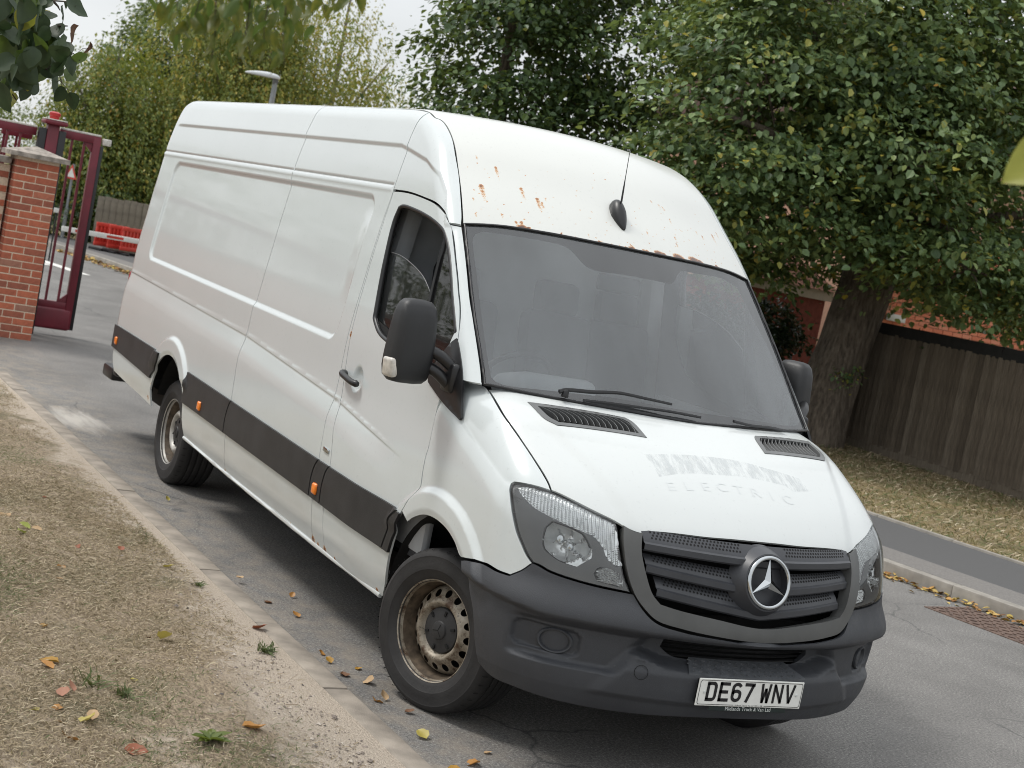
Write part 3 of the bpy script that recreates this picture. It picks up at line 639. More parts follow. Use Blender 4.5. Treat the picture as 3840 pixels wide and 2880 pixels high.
def mirror_mesh(me, name):
    m2 = me.copy(); m2.name = name
    n = len(me.vertices); co = np.empty(n*3, np.float32); me.vertices.foreach_get('co', co); co = co.reshape(-1, 3); co[:, 1] *= -1
    ln = np.empty(len(me.loops)*3, np.float32); me.corner_normals.foreach_get('vector', ln); ln = ln.reshape(-1, 3)
    m2.vertices.foreach_set('co', co.ravel()); m2.flip_normals()
    # after a flip the loop order inside each face is reversed, the first corner kept
    vi = np.empty(len(me.loops), np.int32); me.loops.foreach_get('vertex_index', vi)
    v2 = np.empty(len(m2.loops), np.int32); m2.loops.foreach_get('vertex_index', v2)
    out = np.empty_like(ln)
    for p in me.polygons:
        s, t = p.loop_start, p.loop_total
        d = {int(vi[s+k]): s+k for k in range(t)}
        for k in range(t): out[s+k] = ln[d[int(v2[s+k])]]
    out[:, 1] *= -1
    m2.normals_split_custom_set([tuple(v) for v in out]); return m2
def panel(name, outline, proj, g, mat, parent=None, sp=.02, gap=.0025, off=0.0, thick=.012, holes=(), mirror=True, trange=None, rim=True, dense=None, corner=30, bsp=None, extra=None):
    # outline and holes are 3D points close to the surface
    def ring(pts, gp):
        u = proj.uv(np.asarray(pts, float)); u3 = np.c_[u, np.zeros(len(u))]
        return inset2(resample(u3, bsp or sp, True, corner)[:, :2], gp)
    outer = ring(outline, gap); hs = [ring(h, -gap) for h in holes]
    lo, hi = outer.min(0), outer.max(0)
    def grid(s):
        X, Y = np.meshgrid(np.arange(lo[0], hi[0], s), np.arange(lo[1], hi[1], s*.866)); X = X + (np.arange(X.shape[0]) % 2)[:, None]*s*.5
        return np.stack([X.ravel(), Y.ravel()], 1)
    pts = grid(sp)
    if dense:                     # (test on 3D-ish uv, spacing)
        fine = grid(dense[1]); pts = np.vstack([pts[~dense[0](pts)], fine[dense[0](fine)]])
    if extra is not None:
        ex = proj.uv(np.asarray(extra, float)); key = set(map(tuple, np.round(ex/.006).astype(int)))
        k3 = {(a+i, b+j) for a, b in key for i in (-1, 0, 1) for j in (-1, 0, 1)}
        pts = np.vstack([pts[[tuple(q) not in k3 for q in np.round(pts/.006).astype(int)]], ex])
    keep = inpoly(pts, outer)
    for h in hs: keep &= ~inpoly(pts, h)
    pts = pts[keep]
    B = np.vstack([outer]+hs)
    if len(pts):
        dmin = np.full(len(pts), 9.0)
        for i in range(0, len(B), 200):
            dmin = np.minimum(dmin, np.sqrt(((pts[:, None]-B[None, i:i+200])**2).sum(2)).min(1))
        pts = pts[dmin > .45*min(sp, dense[1] if dense else sp)]
    allp = np.vstack([B, pts]); edges = []; b = 0
    for r in [outer]+hs:
        n = len(r); edges += [(b+i, b+(i+1) % n) for i in range(n)]; b += n
    vs, es, fs, ov, oe, of = delaunay_2d_cdt([Vector(p) for p in allp], edges, [], 0, 1e-7)
    uv = np.array([tuple(v) for v in vs]); F = np.array([f for f in fs if len(f) == 3], int)
    cen = uv[F].mean(1); ok = inpoly(cen, outer)
    for h in hs: ok &= ~inpoly(cen, h)
    F = F[ok]
    o, d = proj.rays(uv)
    trange = getattr(proj, 'rng', None)
    if trange is None:
        tt = np.asarray(outline, float) @ proj.d; trange = (tt.min()-.16, tt.max()+.16)
    P = cast(g, o, d, trange[0], trange[1], int((trange[1]-trange[0])/.025)+2)
    bad = np.isnan(P[:, 0])
    if bad.any():
        F = F[~bad[F].any(1)]; P[bad] = 0
    N = grad(g, np.where(bad[:, None], 1.0, P))
    P = P + N*off
    # orientation
    if len(F):
        fn = np.cross(P[F[:, 1]]-P[F[:, 0]], P[F[:, 2]]-P[F[:, 0]]); flip = (fn*N[F[:, 0]]).sum(1) < 0
        F[flip] = F[flip][:, ::-1]
    V = P; faces = [tuple(f) for f in F]; ln = [tuple(N[i]) for f in F for i in f]
    if rim and thick > 0:
        cnt = {}
        for f in F:
            for a, b in ((f[0], f[1]), (f[1], f[2]), (f[2], f[0])): cnt[(a, b)] = 1
        bd = [(a, b) for (a, b) in cnt if (b, a) not in cnt]
        ids = sorted({i for e in bd for i in e}); mp_ = {i: len(P)+k for k, i in enumerate(ids)}
        V = np.vstack([P, P[ids]-N[ids]*thick])
        for a, b in bd:
            q = (b, a, mp_[a], mp_[b]); faces.append(q)
            nn = np.cross(V[q[1]]-V[q[0]], V[q[2]]-V[q[1]]); l = np.linalg.norm(nn); nn = nn/l if l > 0 else np.array([0, 0, 1.0])
            ln += [tuple(nn)]*4
    me = bpy.data.meshes.new(name); me.from_pydata([tuple(v) for v in V], [], faces); me.update()
    me.polygons.foreach_set('use_smooth', np.ones(len(me.polygons), bool))
    me.normals_split_custom_set(ln)
    if mat: me.materials.append(mat)
    ob = link(bpy.data.objects.new(name, me), parent)
    if mirror:
        link(bpy.data.objects.new(name, mirror_mesh(me, name)), parent)
    return ob
def mirror_obj(o, parent=None):
    me = o.data.copy(); n = len(me.vertices); co = np.empty(n*3, np.float32); me.vertices.foreach_get('co', co); co = co.reshape(-1, 3)
    co[:, 1] *= -1; me.vertices.foreach_set('co', co.ravel()); me.flip_normals(); me.update()
    c = bpy.data.objects.new(o.name.split('.')[0], me); link(c, parent if parent is not None else o.parent); return c
def on(g, pts, d, t0=-3, t1=3):
    pts = np.asarray(pts, float); d = np.array(Vector(d).normalized())
    base = pts - (pts @ d)[:, None]*d
    return cast(g, base, d, t0, t1, 400)
SIDE = (0, 1, 0)
def features(x0, x1, z0, z1, g, s=.011):
    # rows of points that follow the pressed creases, so that their edges stay crisp
    L_ = []
    xs = np.arange(x0, x1, s)
    def row(X, Z): L_.append(np.stack([X, Z], 1))
    for dz_ in (.012, .005, -.001, -.006, -.013, -.06, -.12): row(xs, np.interp(xs, [-6, -2.94, -1.415, -.465], [1.265, 1.188, 1.092, .975])+dz_)
    for dz_ in (.012, .004, -.004, -.012): row(xs[xs > -.3], np.interp(xs[xs > -.3], [-.3, -.025, .185, .442], [1.37, 1.262, 1.192, 1.107])+dz_)
    zs_ = np.interp(xs, [-6, -1.5, -1.39, -1.136, -.955, -.834, -.72], [2.40, 2.397, 2.380, 2.336, 2.274, 2.191, 2.05])
    for dz_ in (-.015, -.005, .005, .015): row(xs, zs_+dz_)
    for dz_ in (-.047, -.028, -.008, -.004, .0, .004): row(xs, 2.192+dz_+0*xs)
    for o_ in (-.031, -.020, -.009, .001, .008):
        a = np.arange(-5.34, -1.67, s); b = np.arange(1.45, 2.04, s)
        row(a, 2.132+o_+0*a); row(a, 1.362+.01*(-(a+1.5))+o_*-1+0*a); row(-5.44-o_+0*b, b)
        for cx, cz, a0 in ((-5.34, 2.032, 90), (-5.34, 1.50, 180), (-1.685, 2.032, 0), (-1.685, 1.464, 270)):
            t = np.radians(np.arange(a0, a0+90, 6)); row(cx+(.10+o_)*np.cos(t), cz+(.10+o_)*np.sin(t))
    for (ax, az), ro, rf in ((AXF, .507, .645), (AXR, .435, .575)):
        for r_ in (ro+.012, ro+.025, ro+.04, rf-.045, rf-.03, rf-.015, rf): t = np.arange(.1, 3.05, s/r_); row(ax+r_*np.cos(t), az+r_*np.sin(t))
    Q = np.vstack(L_); Q = Q[(Q[:, 0] > x0) & (Q[:, 0] < x1) & (Q[:, 1] > z0) & (Q[:, 1] < z1)]
    P = side(Q, g); return P[~np.isnan(P[:, 0])]
def side(l, g=None): return on(g or g_cab, [(x, -1.5, z) for x, z in l], SIDE, -1.5, .2)
VL = {k: np.array(v) for k, v in VAN_LINES.items()}
VL['apil_f'][4] = (-.272, -.866, 1.672)
_g = VL['gap']; VL['gap'] = np.vstack([_g[:6], _g[6:][np.argsort(_g[6:, 0])]])
WL = {k: np.array(v) for k, v in WS_LINES.items()}
xz = lambda P: [(p[0], p[2]) for p in P]
flipy = lambda P: np.asarray(P)*np.array([1, -1, 1])

# ------------------------------------------------------------------ the van
van = tag(empty('panel_van'), 'white long high-roof panel van with rust spots above the windscreen, parked beside the kerb', 'van')
PS = Plane((0, 1, 0)); PSU = Plane((0, .8, -.6)); PF = Plane((-1, 0, 0)); PT = Plane((-.25, 0, -1)); PR = Plane((-.62, 0, -.78)); PW = Plane((-.72, 0, -.70))
paintm = MT['paint']
gaptop = xz(VL['gap']); df = xz(VL['doorfront'])
line2 = [(-1.235, .345), (-1.243, .60), (-1.25, .80), (-1.293, .95), (-1.33, 1.08), (-1.372, 1.25), (-1.40, 1.45), (-1.415, 1.70), (-1.412, 2.0), (-1.407, 2.163)]
line1 = [(-1.405, .352), (-1.405, .80), (-1.422, 1.09), (-1.43, 1.40), (-1.432, 1.70), (-1.425, 2.0), (-1.411, 2.165)]
flareL = [(-.245, .92), (-.27, .875), (-.31, .825), (-.345, .775)]
archback = [(-.40, .70), (-.45, .56), (-.478, .46), (-.50, .40), (-.545, .33)]
door_out = line2 + [(-1.38, 2.166), (-1.225, 2.168)] + gaptop[2:-1] + [(-.252, 1.561), (-.235, 1.46), (-.24, 1.38)] + df + flareL[1:] + archback
win = xz(VL['window'])[:11] + [(-.30, 1.60), (-.33, 1.40)] + [q for q in xz(VL['window'])[15:] if abs(q[1]-1.847) > .004]
door = panel('front_door', side(door_out), PS, g_cab, paintm, van, .0115, gap=.0034, extra=features(-1.42, -.25, .5, 2.2, g_cab), holes=[side(win)], trange=(-1.3, 0))
strip = line1 + line2[::-1][1:-0 or None]
panel('door_pillar', side(line1 + line2[::-1]), PS, g_cab, paintm, van, .018, gap=.0018, trange=(-1.3, 0))
DT = -.735
def dz(x, y=DT): return float(on(g_cab, [(x, y, 0)], (0, 0, -1), -3, -2)[0, 2])
def edge_top(xs): return [(x, float(np.interp(x, [-6, -1.45, -1.34], [DT-.005, DT, -.743])), 2.575) for x in xs]
topz = lambda x: dz(x)
seam2 = [(-2.905, .378), (-2.905, .60), (-2.905, .82), (-2.935, 1.08), (-2.940, 1.2), (-2.93, 1.48), (-2.93, 1.77), (-2.927, 2.13), (-2.927, 2.30), (-2.925, 2.45), (-2.92, topz(-2.92))]
top3 = lambda xs: np.array([(x, DT, topz(x)) for x in xs])
mid = np.vstack([side(line1 + [(-1.418, 2.35), (-1.43, 2.47)]), top3((-1.44, -1.8, -2.2, -2.6, -2.92)), side(seam2[:-1][::-1] + [(-2.4, .366), (-1.9, .358)])])
panel('side_panel', mid, PSU, g_cab, paintm, van, .0125, extra=features(-2.93, -1.40, .5, 2.5, g_cab), gap=.0036, trange=(-2.2, .2))
ra = [(-3.83, .40), (-3.835, .50), (-3.85, .60)] + [(-4.245+.433*math.cos(a), .425+.433*math.sin(a)) for a in np.radians([28, 40, 55, 70, 85, 100, 115, 130, 145, 158])] + [(-4.655, .56), (-4.625, .455)]
rear_out = np.vstack([side([(-3.80, .405)] + ra[1:-1] + [(-4.62, .45), (-4.9, .47), (-5.4, .495), (-5.72, .515), (-5.80, .62), (-5.865, .86), (-5.87, 1.3), (-5.868, 1.8), (-5.862, 2.2), (-5.845, 2.42), (-5.80, 2.52)]),
    top3((-5.72, -5.3, -4.8, -4.2, -3.6, -3.2, -2.92)), side(seam2[:-1][::-1] + [(-3.3, .39)])])
panel('rear_side_panel', rear_out, PSU, g_cab, paintm, van, .0135, extra=features(-5.85, -2.92, .5, 2.5, g_cab), gap=.0036, trange=(-2.2, .2), bsp=.016)
# roof side above the door, windscreen pillar
ditch = VL['ditch'].copy()
rs = list(side([(-1.411, 2.172), (-1.418, 2.35), (-1.43, 2.47)])) + [(-1.44, DT, topz(-1.44))] + [tuple(p) for p in ditch] + [(-.655, -.822, 2.062)] + list(side([(-.70, 2.060)])) + [tuple(p) for p in side([(-.765, 2.105), (-.865, 2.139), (-1.03, 2.158), (-1.225, 2.172)])]
panel('roof_side', rs, Plane((-.25, .8, -.5)), g_cab, paintm, van, .0085, extra=features(-1.42, -.7, 2.0, 2.42, g_cab), trange=(-2.6, .6))
ap = [(-.695, -.858, 2.052), (-.648, -.82, 2.053)] + [tuple(p) for p in VL['apil_f'][1:]] + [(-.085, -.90, 1.408), (-.205, -.935, 1.40)] + [tuple(p) for p in VL['gap'][::-1][:7]] + [tuple(VL['gap'][8]), tuple(VL['gap'][7]), tuple(VL['gap'][6])]
gp = VL['gap'][np.argsort(VL['gap'][:, 0])][::-1]; gp = gp[(gp[:, 0] < -.2) & (gp[:, 0] > -.69)]
ap = [(-.695, -.858, 2.052), (-.648, -.82, 2.053)] + [tuple(p) for p in VL['apil_f'][1:]] + [(-.085, -.90, 1.408), (-.20, -.935, 1.40)] + [(-.215, -.935, 1.47)] + [tuple(p) for p in gp]
panel('windscreen_pillar', ap, Plane((-.6, .75, -.3)), g_cab, paintm, van, .014, trange=(-2.6, .6), gap=.003)
# front wing
wing = VL['wing']
i0 = 3
wg = [tuple(p) for p in wing[:2]] + [(-.235, -.921, 1.37)] + [(x, -.97, z) for x, z in df] + [(x, -.99, z) for x, z in flareL]
rest = [tuple(p) for p in wing[13:]]
panel('front_wing', wg + rest, Plane((-.25, .72, -.55)), g_nose, paintm, van, .0105, extra=features(-.36, .55, .7, 1.30, g_nose), trange=(-2.6, .6), gap=.003)
# roof and forehead in one pressing, with the rust
wtop = [(-.655, -.815, 2.075), (-.60, -.66, 2.098), (-.53, -.45, 2.106), (-.475, -.22, 2.109), (-.457, 0, 2.11)]
wtop = wtop + [tuple(p) for p in flipy(wtop[::-1][1:])]
dl = [tuple(p) for p in ditch[::-1]][1:] + [(-1.44, DT, topz(-1.44))] + [(x, DT, topz(x)) for x in (-1.8, -2.4, -3.2, -4.2, -5.0, -5.72)]
roof_out = wtop[::-1][:0] + [tuple(p) for p in flipy(dl[::-1])] + wtop[::-1] + dl
roof = panel('roof', roof_out, PR, g_cab, MT['roof'], van, .040, trange=(-4.2, 6.5), mirror=False, gap=.003, dense=(lambda q: q[:, 1] < 2.5, .0085), bsp=.012)

def paint_rust(ob):
    n = len(ob.data.vertices); co = np.empty(n*3, np.float32); ob.data.vertices.foreach_get('co', co); co = co.reshape(-1, 3)
    val = np.zeros(n)
    for (x, y, z, r, st) in RUST:
        d = co-np.array([x, y, z]); dn = np.array([.70, 0, -.71])          # streaks run down the slope
        t = d @ dn; oth = np.linalg.norm(d - np.outer(t, dn), axis=1)
        val = np.maximum(val, np.clip(1.20-np.linalg.norm(d, axis=1)/(r*.56), 0, 1))
        if st: val = np.maximum(val, .58*np.clip(1.25-oth/(r*.55), 0, 1)**.5*(t > 0)*np.clip(1.2-t/(st*1.6), 0, 1)**.5)
    rr = np.random.default_rng(3)
    for y, r in ((-.56, .02), (-.53, .012), (-.02, .016), (.05, .010), (.14, .022), (.17, .014), (.27, .03), (.38, .032), (.42, .02), (.55, .012)):   # bubbling along the windscreen edge
        e = np.array(wtop); e = e[np.argsort(e[:, 1])]; q = np.array([np.interp(y, e[:, 1], e[:, k]) for k in range(3)])+np.array([-.004, 0, .006]); d = np.linalg.norm((co-q)*np.array([1.3, .7, 1.3]), axis=1); val = np.maximum(val, 1.25*np.clip(1.3-d/r, 0, 1))
    for _ in range(130):                                                     # pin-prick rust on the forehead
        y = rr.uniform(-.72, .74); z = 2.09+abs(rr.normal(0, .16)); x = float(XW(np.array([z]))[0])-.36*y*y
        d = np.linalg.norm(co-np.array([x, y, z]), axis=1); val = np.maximum(val, .70*np.clip(1.4-d/.0055, 0, 1))
    add_attr(ob.data, 'rust', val)
paint_rust(roof)
for ob in [o for o in van.children if o.name in ('side_panel', 'front_door', 'door_pillar', 'rear_side_panel')]:      # small rust runs on the seen side
    n = len(ob.data.vertices); co = np.empty(n*3, np.float32); ob.data.vertices.foreach_get('co', co); co = co.reshape(-1, 3); val = np.zeros(n)
    for x, z, r, st in ((-1.402, 1.43, .014, .07), (-1.398, .37, .030, .0), (-1.33, .36, .022, 0), (-1.235, .355, .032, .0), (-1.10, .352, .016, 0), (-.60, .345, .018, 0), (-1.75, .362, .014, 0), (-4.70, .50, .022, .03), (-4.66, .60, .010, .02), (-2.91, .39, .016, 0)):
        d = np.hypot(co[:, 0]-x, co[:, 2]-z); val = np.maximum(val, 1.1*np.clip(1.2-d/r, 0, 1))
        if st: t = z-co[:, 2]; val = np.maximum(val, .55*np.clip(1.2-np.abs(co[:, 0]-x)/(r*.6), 0, 1)**.5*(t > 0)*np.clip(1.2-t/st, 0, 1))
    add_attr(ob.data, 'rust', val)
# bonnet
half = [tuple(p) for p in VL['shut'][1:]]
bf = [tuple(p) for p in VL['bonfront'][1:10]] + [(.868, -.10, 1.039), (.87, 0, 1.040)]
wsb = [(.25, 0, 1.42), (.225, -.25, 1.424), (.16, -.48, 1.42), (.06, -.70, 1.413), (-.045, -.845, 1.402)]
right = wsb[1:] + half + bf
bon_out = wsb[:1] + right[:-1] + bf[-1:] + [tuple(p) for p in flipy(right[:-1][::-1])]
vent = VL['vent']
vh = [(.150, -.745, 1.39), (.27, -.35, 1.397), (.30, -.33, 1.385), (.405, -.315, 1.343), (.34, -.70, 1.337), (.29, -.735, 1.35)]
panel('bonnet', bon_out, PT, g_nose, MT['bonnet'], van, .016, trange=(-3, 3), mirror=False, gap=.0035, holes=[vh, [tuple(p) for p in flipy(vh)]], bsp=.012)
vf = [(.145, -.752, 1.39), (.272, -.345, 1.397), (.305, -.325, 1.385), (.41, -.31, 1.343), (.34, -.706, 1.337), (.285, -.741, 1.35)]
vi = [(.185, -.725, 1.38), (.285, -.365, 1.392), (.31, -.345, 1.383), (.385, -.335, 1.35), (.322, -.69, 1.343), (.285, -.715, 1.352)]
vroots = []
for sgn in (1, -1):
    f = panel('bonnet_vent', vf if sgn == 1 else flipy(vf), PT, g_nose, MT['lampgrey'], van, .02, gap=0.0, off=.003, trange=(-3, 3), mirror=False, holes=[vi if sgn == 1 else flipy(vi)], bsp=.01, thick=.03)
    panel('vent_recess', vf if sgn == 1 else flipy(vf), PT, g_nose, MT['void'], f, .05, gap=.004, off=-.03, trange=(-3, 3), mirror=False, thick=.002)
    for k in range(14):                                                    # curved louvre blades
        t = (k+.6)/14
        a = np.array([.185+.10*t, -.725+.36*t, 0]); b = np.array([.305+.08*t, -.70+.36*t, 0])
        pts = []
        for q in np.linspace(0, 1, 5):
            p = a*(1-q)+b*q; p[1] += .018*math.sin(q*math.pi); pts.append(p)
        S_ = on(g_nose, [(p[0], p[1]*sgn, 0) for p in pts], (0, 0, -1), -3, 0)
        V = []; F = []
        for j, p in enumerate(S_):
            V += [(p[0], p[1]-.0015, p[2]+.001), (p[0], p[1]+.0015, p[2]+.001), (p[0], p[1]+.010*sgn+.0015, p[2]-.028), (p[0], p[1]+.010*sgn-.0015, p[2]-.028)]
        for j in range(4):
            for q in range(4): F.append((j*4+q, j*4+(q+1) % 4, j*4+4+(q+1) % 4, j*4+4+q))
        mb = MB(); mb.add(V, F); mb.build('louvre_blade', MT['lampgrey'], f)
# windscreen: pane, black border behind it, rubber seal
Lc = [(p[0], p[1]+.009, p[2]) for p in VL['apil_f'][1:][::-1]] + [(-.655, -.808, 2.068)]
ptop = [(-.60, -.66, 2.092), (-.53, -.45, 2.100), (-.475, -.22, 2.103), (-.457, 0, 2.104)]
hw = wsb[1:][:-1] + Lc + ptop
ws_out = [(.25, 0, 1.415)] + hw[:-1] + [ptop[-1]] + [tuple(p) for p in flipy(hw[:-1][::-1])]
panel('windscreen', ws_out, PW, g_ws, MT['windscreen'], van, .03, trange=(-3, 3), mirror=False, gap=.004, off=-.004, thick=.004, rim=False)
panel('windscreen_border', ws_out, PW, g_ws, simple('ceramic_border', (.016, .017, .019), .55, var=.2), van, .03, trange=(-3, 3), mirror=False, gap=.002, off=-.009, thick=.003, holes=[WL['frit']], bsp=.02)
panel('glass_film', WL['frit'], PW, g_ws, MT['film'], van, .03, mirror=False, gap=-.001, off=-.0085, thick=0, rim=False, bsp=.02)
R_ = resample(np.array(ws_out), .03); S_ = on(g_ws, R_, PW.d, -3, 3)
mb = MB(); mb.tube(S_, .0065, 6, closed=True); mb.build('windscreen_seal', MT['black'], van, 60)
# door glass: opening lip, fixed quarter light, half lowered pane
w3 = side(win); rw = resample(w3, .02)
mb = MB(); mb.tube(rw + np.array([0, .012, 0]), .014, 8, closed=True); o = mb.build('window_seal', MT['black'], van, 60); mirror_obj(o)
def pane(name, pts, off):
    return panel(name, side(pts), PS, g_side, MT['sideglass'], van, .04, gap=0, off=off, trange=(-1.3, 0), rim=False, thick=0)
wl = [(-1.303, 2.02), (-1.32, 1.86), (-1.30, 1.70), (-1.237, 1.60), (-1.18, 1.541), (-1.062, 1.475), (-.937, 1.448), (-.60, 1.40), (-.60, 1.46), (-.66, 1.70), (-.72, 1.735), (-.83, 1.79), (-1.0, 1.835), (-1.15, 1.86), (-1.305, 1.87)][1:]
pane('door_glass', wl, -.030)
ql = [(-.60, 1.40), (-.33, 1.38), (-.30, 1.58), (-.398, 1.721), (-.528, 1.85), (-.624, 1.948), (-.69, 1.99), (-.665, 1.80), (-.63, 1.60)]
pane('quarter_glass', ql, -.020)
e = side([(-.60, 1.42), (-.64, 1.62), (-.675, 1.82), (-.70, 2.0)]) + np.array([0, .018, 0])
mb = MB(); mb.tube(resample(e, .05, False), .013, 6); o = mb.build('window_divider', MT['black'], van, 60); mirror_obj(o)
e = side([(-1.31, 1.868), (-1.15, 1.862), (-1.0, 1.837), (-.83, 1.792), (-.72, 1.738), (-.67, 1.71)]) + np.array([0, .03, 0])
mb = MB(); mb.tube(resample(e, .03, False), .0028, 6); o = mb.build('glass_edge', MT['lampgrey'], van, 60); mirror_obj(o)
# mirror foot triangle
tri = [(-.262, 1.575), (-.232, 1.55), (-.105, 1.415), (-.018, 1.268), (-.028, 1.255), (-.24, 1.305), (-.40, 1.355), (-.43, 1.40)]
panel('mirror_foot', side(tri), PS, g_cab, MT['black'], van, .02, gap=0, off=.008, thick=.012, trange=(-1.3, 0), bsp=.012)

# dark inner skin seen through the shut lines
shell = [(-5.8, .52), (-4.7, .50)] + [(-4.245+.45*math.cos(a), .425+.45*math.sin(a)) for a in np.radians([165, 140, 115, 90, 65, 40, 15])] + [(-3.78, .42), (-2.9, .40), (-1.4, .37), (-.58, .36), (-.50, .55), (-.42, .72), (-.36, .83), (-.29, .92), (-.28, 1.1), (-.285, 1.36)] + [(x+.0, z) for x, z in ([(-.34, 1.40)] + [(x, z) for x, z in win[15:18]] + [(-1.20, 1.541), (-1.26, 1.70), (-1.30, 1.847), (-1.32, 2.02), (-1.295, 2.11), (-1.10, 2.11), (-.852, 2.075), (-.72, 2.03)])] + [(-.80, 2.10), (-1.03, 2.18), (-1.3, 2.45), (-1.6, 2.53), (-5.6, 2.53), (-5.82, 2.3)]
panel('body_frame', side(shell), PSU, g_cab, MT['void'], van, .06, off=-.022, thick=.004, trange=(-2.2, .2))
rear_ring = [(-5.93, y, z) for y, z in ((-.955, .62), (-.975, .86), (-.95, 1.3), (-.90, 1.8), (-.845, 2.2), (-.80, 2.42), (-.755, 2.52), (-.70, 2.555), (0, 2.61))]
panel('rear_door', rear_ring + [(-5.93, 0, .55)], Plane((1, 0, 0)), g_cab, paintm, van, .05, trange=(-6.5, -4), gap=.003)

# bumper and what sits in it
fo = [tuple(p) for p in VL['frame_out']][::-1]
fo = [(1.02, 0, .664), (1.006, -.20, .676), (.975, -.353, .689), (.945, -.455, .707), (.92, -.505, .742), (.893, -.548, .796)]
lb = [(.83, -.685, .800), (.787, -.766, .807), (.733, -.843, .819), (.7, -.876, .832), (.681, -.894, .836)]
wb = [(.654, -.918, .798), (.616, -.942, .766), (.557, -.964, .764), (.461, -.978, .767), (.364, -.99, .756), (.335, -1.0, .745)]
br = [tuple(p) for p in VL['bumprear'][:-1]] + [(.56, -.91, .336), (.66, -.86, .334), (.75, -.76, .326), (.85, -.60, .318), (.92, -.42, .322), (.97, -.2, .335), (.98, 0, .34)]
bh = fo[1:] + lb + wb + br
bump_out = [fo[0]] + bh + [tuple(p) for p in flipy(bh[:-1][::-1])]
def cyl(th, z, sg=-1): a = math.radians(th); return (-.3+1.2*math.cos(a), sg*1.2*math.sin(a), z)
mouth = [cyl(0, .632), cyl(8, .632), cyl(15.5, .630), cyl(16.8, .622), cyl(17.2, .592), cyl(14.8, .563), cyl(8, .558), cyl(0, .557)]
mouth = mouth + [(p[0], -p[1], p[2]) for p in mouth[1:-1][::-1]]
panel('bumper', bump_out, CYL, g_bump, MT['plastic'], van, .0105, mirror=False, gap=.002, thick=.02, holes=[mouth], bsp=.012)
mb = MB()
for k in range(5):
    z = .560+.018*k; mb.add(*tube_arrays([(.90-.35*y*y, y, z) for y in np.linspace(-.36, .36, 9)], .005, 4))
mb.build('intake_bars', MT['black'], van)
box('intake_back', (.80, 0, .60), (.02, .9, .22), MT['void'], van)
step = on(g_bump, [cyl(t, .545, s) for s, t in ((-1, 0.01),)], (-1, 0, 0), -1.5, .0) if False else None
bm = bmesh.new()
ys = np.linspace(-.29, .29, 17)
def fx(y, z): return float(XC(np.array([z]))[0])-.35*y*y
vs = [[bm.verts.new(Vector((fx(y*(1-.18*q), .53)+.009-.105*q, y*(1-.18*q), .527+.036*q))) for y in ys] for q in (0, .25, .5, .75, 1)]
lip = [bm.verts.new(Vector((fx(y, .51)+.010, y, .505))) for y in ys]
for r in range(4):
    for i in range(16): bm.faces.new((vs[r][i], vs[r][i+1], vs[r+1][i+1], vs[r+1][i]))
for i in range(16): bm.faces.new((lip[i], lip[i+1], vs[0][i+1], vs[0][i]))
stp = from_bm('bumper_step', bm, MT['tread'], van)
mb = MB()
for r in range(4):
    for i in range(17):
        y = -.26+.52*(i+.5*(r % 2))/17; q = .15+.22*r
        c = Vector((fx(y, .53)+.009-.105*q, y, .527+.036*q+.001)); rot = Matrix.Rotation(math.radians(45 if (i+r) % 2 else -45), 3, 'Z')
        mb.box(c, (.016, .005, .004), rot)
mb.build('tread_bars', MT['tread'], stp)['kind'] = 'stuff'
for sg in (-1, 1):
    c = on(g_bump, [cyl(36.2, .557, sg)], (-math.cos(math.radians(36.2)), -sg*math.sin(math.radians(36.2)), 0), -1.5, 0.2)[0]
    n = grad(g_bump, c[None])[0]; q = Vector(n).to_track_quat('Z', 'Y').to_matrix().to_4x4(); Mx = Matrix.Translation(Vector(c)) @ q @ Matrix.Diagonal((1.0, .72, 1, 1)) 
    up = Vector((0, 0, 1)); zc_ = Vector(n); xc_ = up.cross(zc_).normalized(); yc_ = zc_.cross(xc_)
    Mx = Matrix.Translation(Vector(c)) @ Matrix((xc_, yc_, zc_)).transposed().to_4x4() @ Matrix.Diagonal((1.12, .78, 1, 1))
    mb = MB(); mb.lathe([(.064, -.004), (.064, .008), (.060, .012), (.054, .010), (.048, -.004), (.030, -.007), (.0005, -.007)], 40, Mx); mb.build('fog_lamp_blank', MT['plastic'], van, 40)
c = on(g_bump, [cyl(21.0, .506)], (-math.cos(math.radians(21)), math.sin(math.radians(21)), 0), -1.5, .2)[0]; n = Vector(grad(g_bump, c[None])[0])
mb = MB(); Mx = Matrix.Translation(Vector(c)) @ n.to_track_quat('Z', 'Y').to_matrix().to_4x4(); mb.lathe([(.0285, .0005), (.0265, .0014)], 32, Mx); mb.build('tow_eye_ring', MT['void'], van)
box('undertray', (.05, 0, .335), (1.1, 1.1, .02), MT['void'], van)

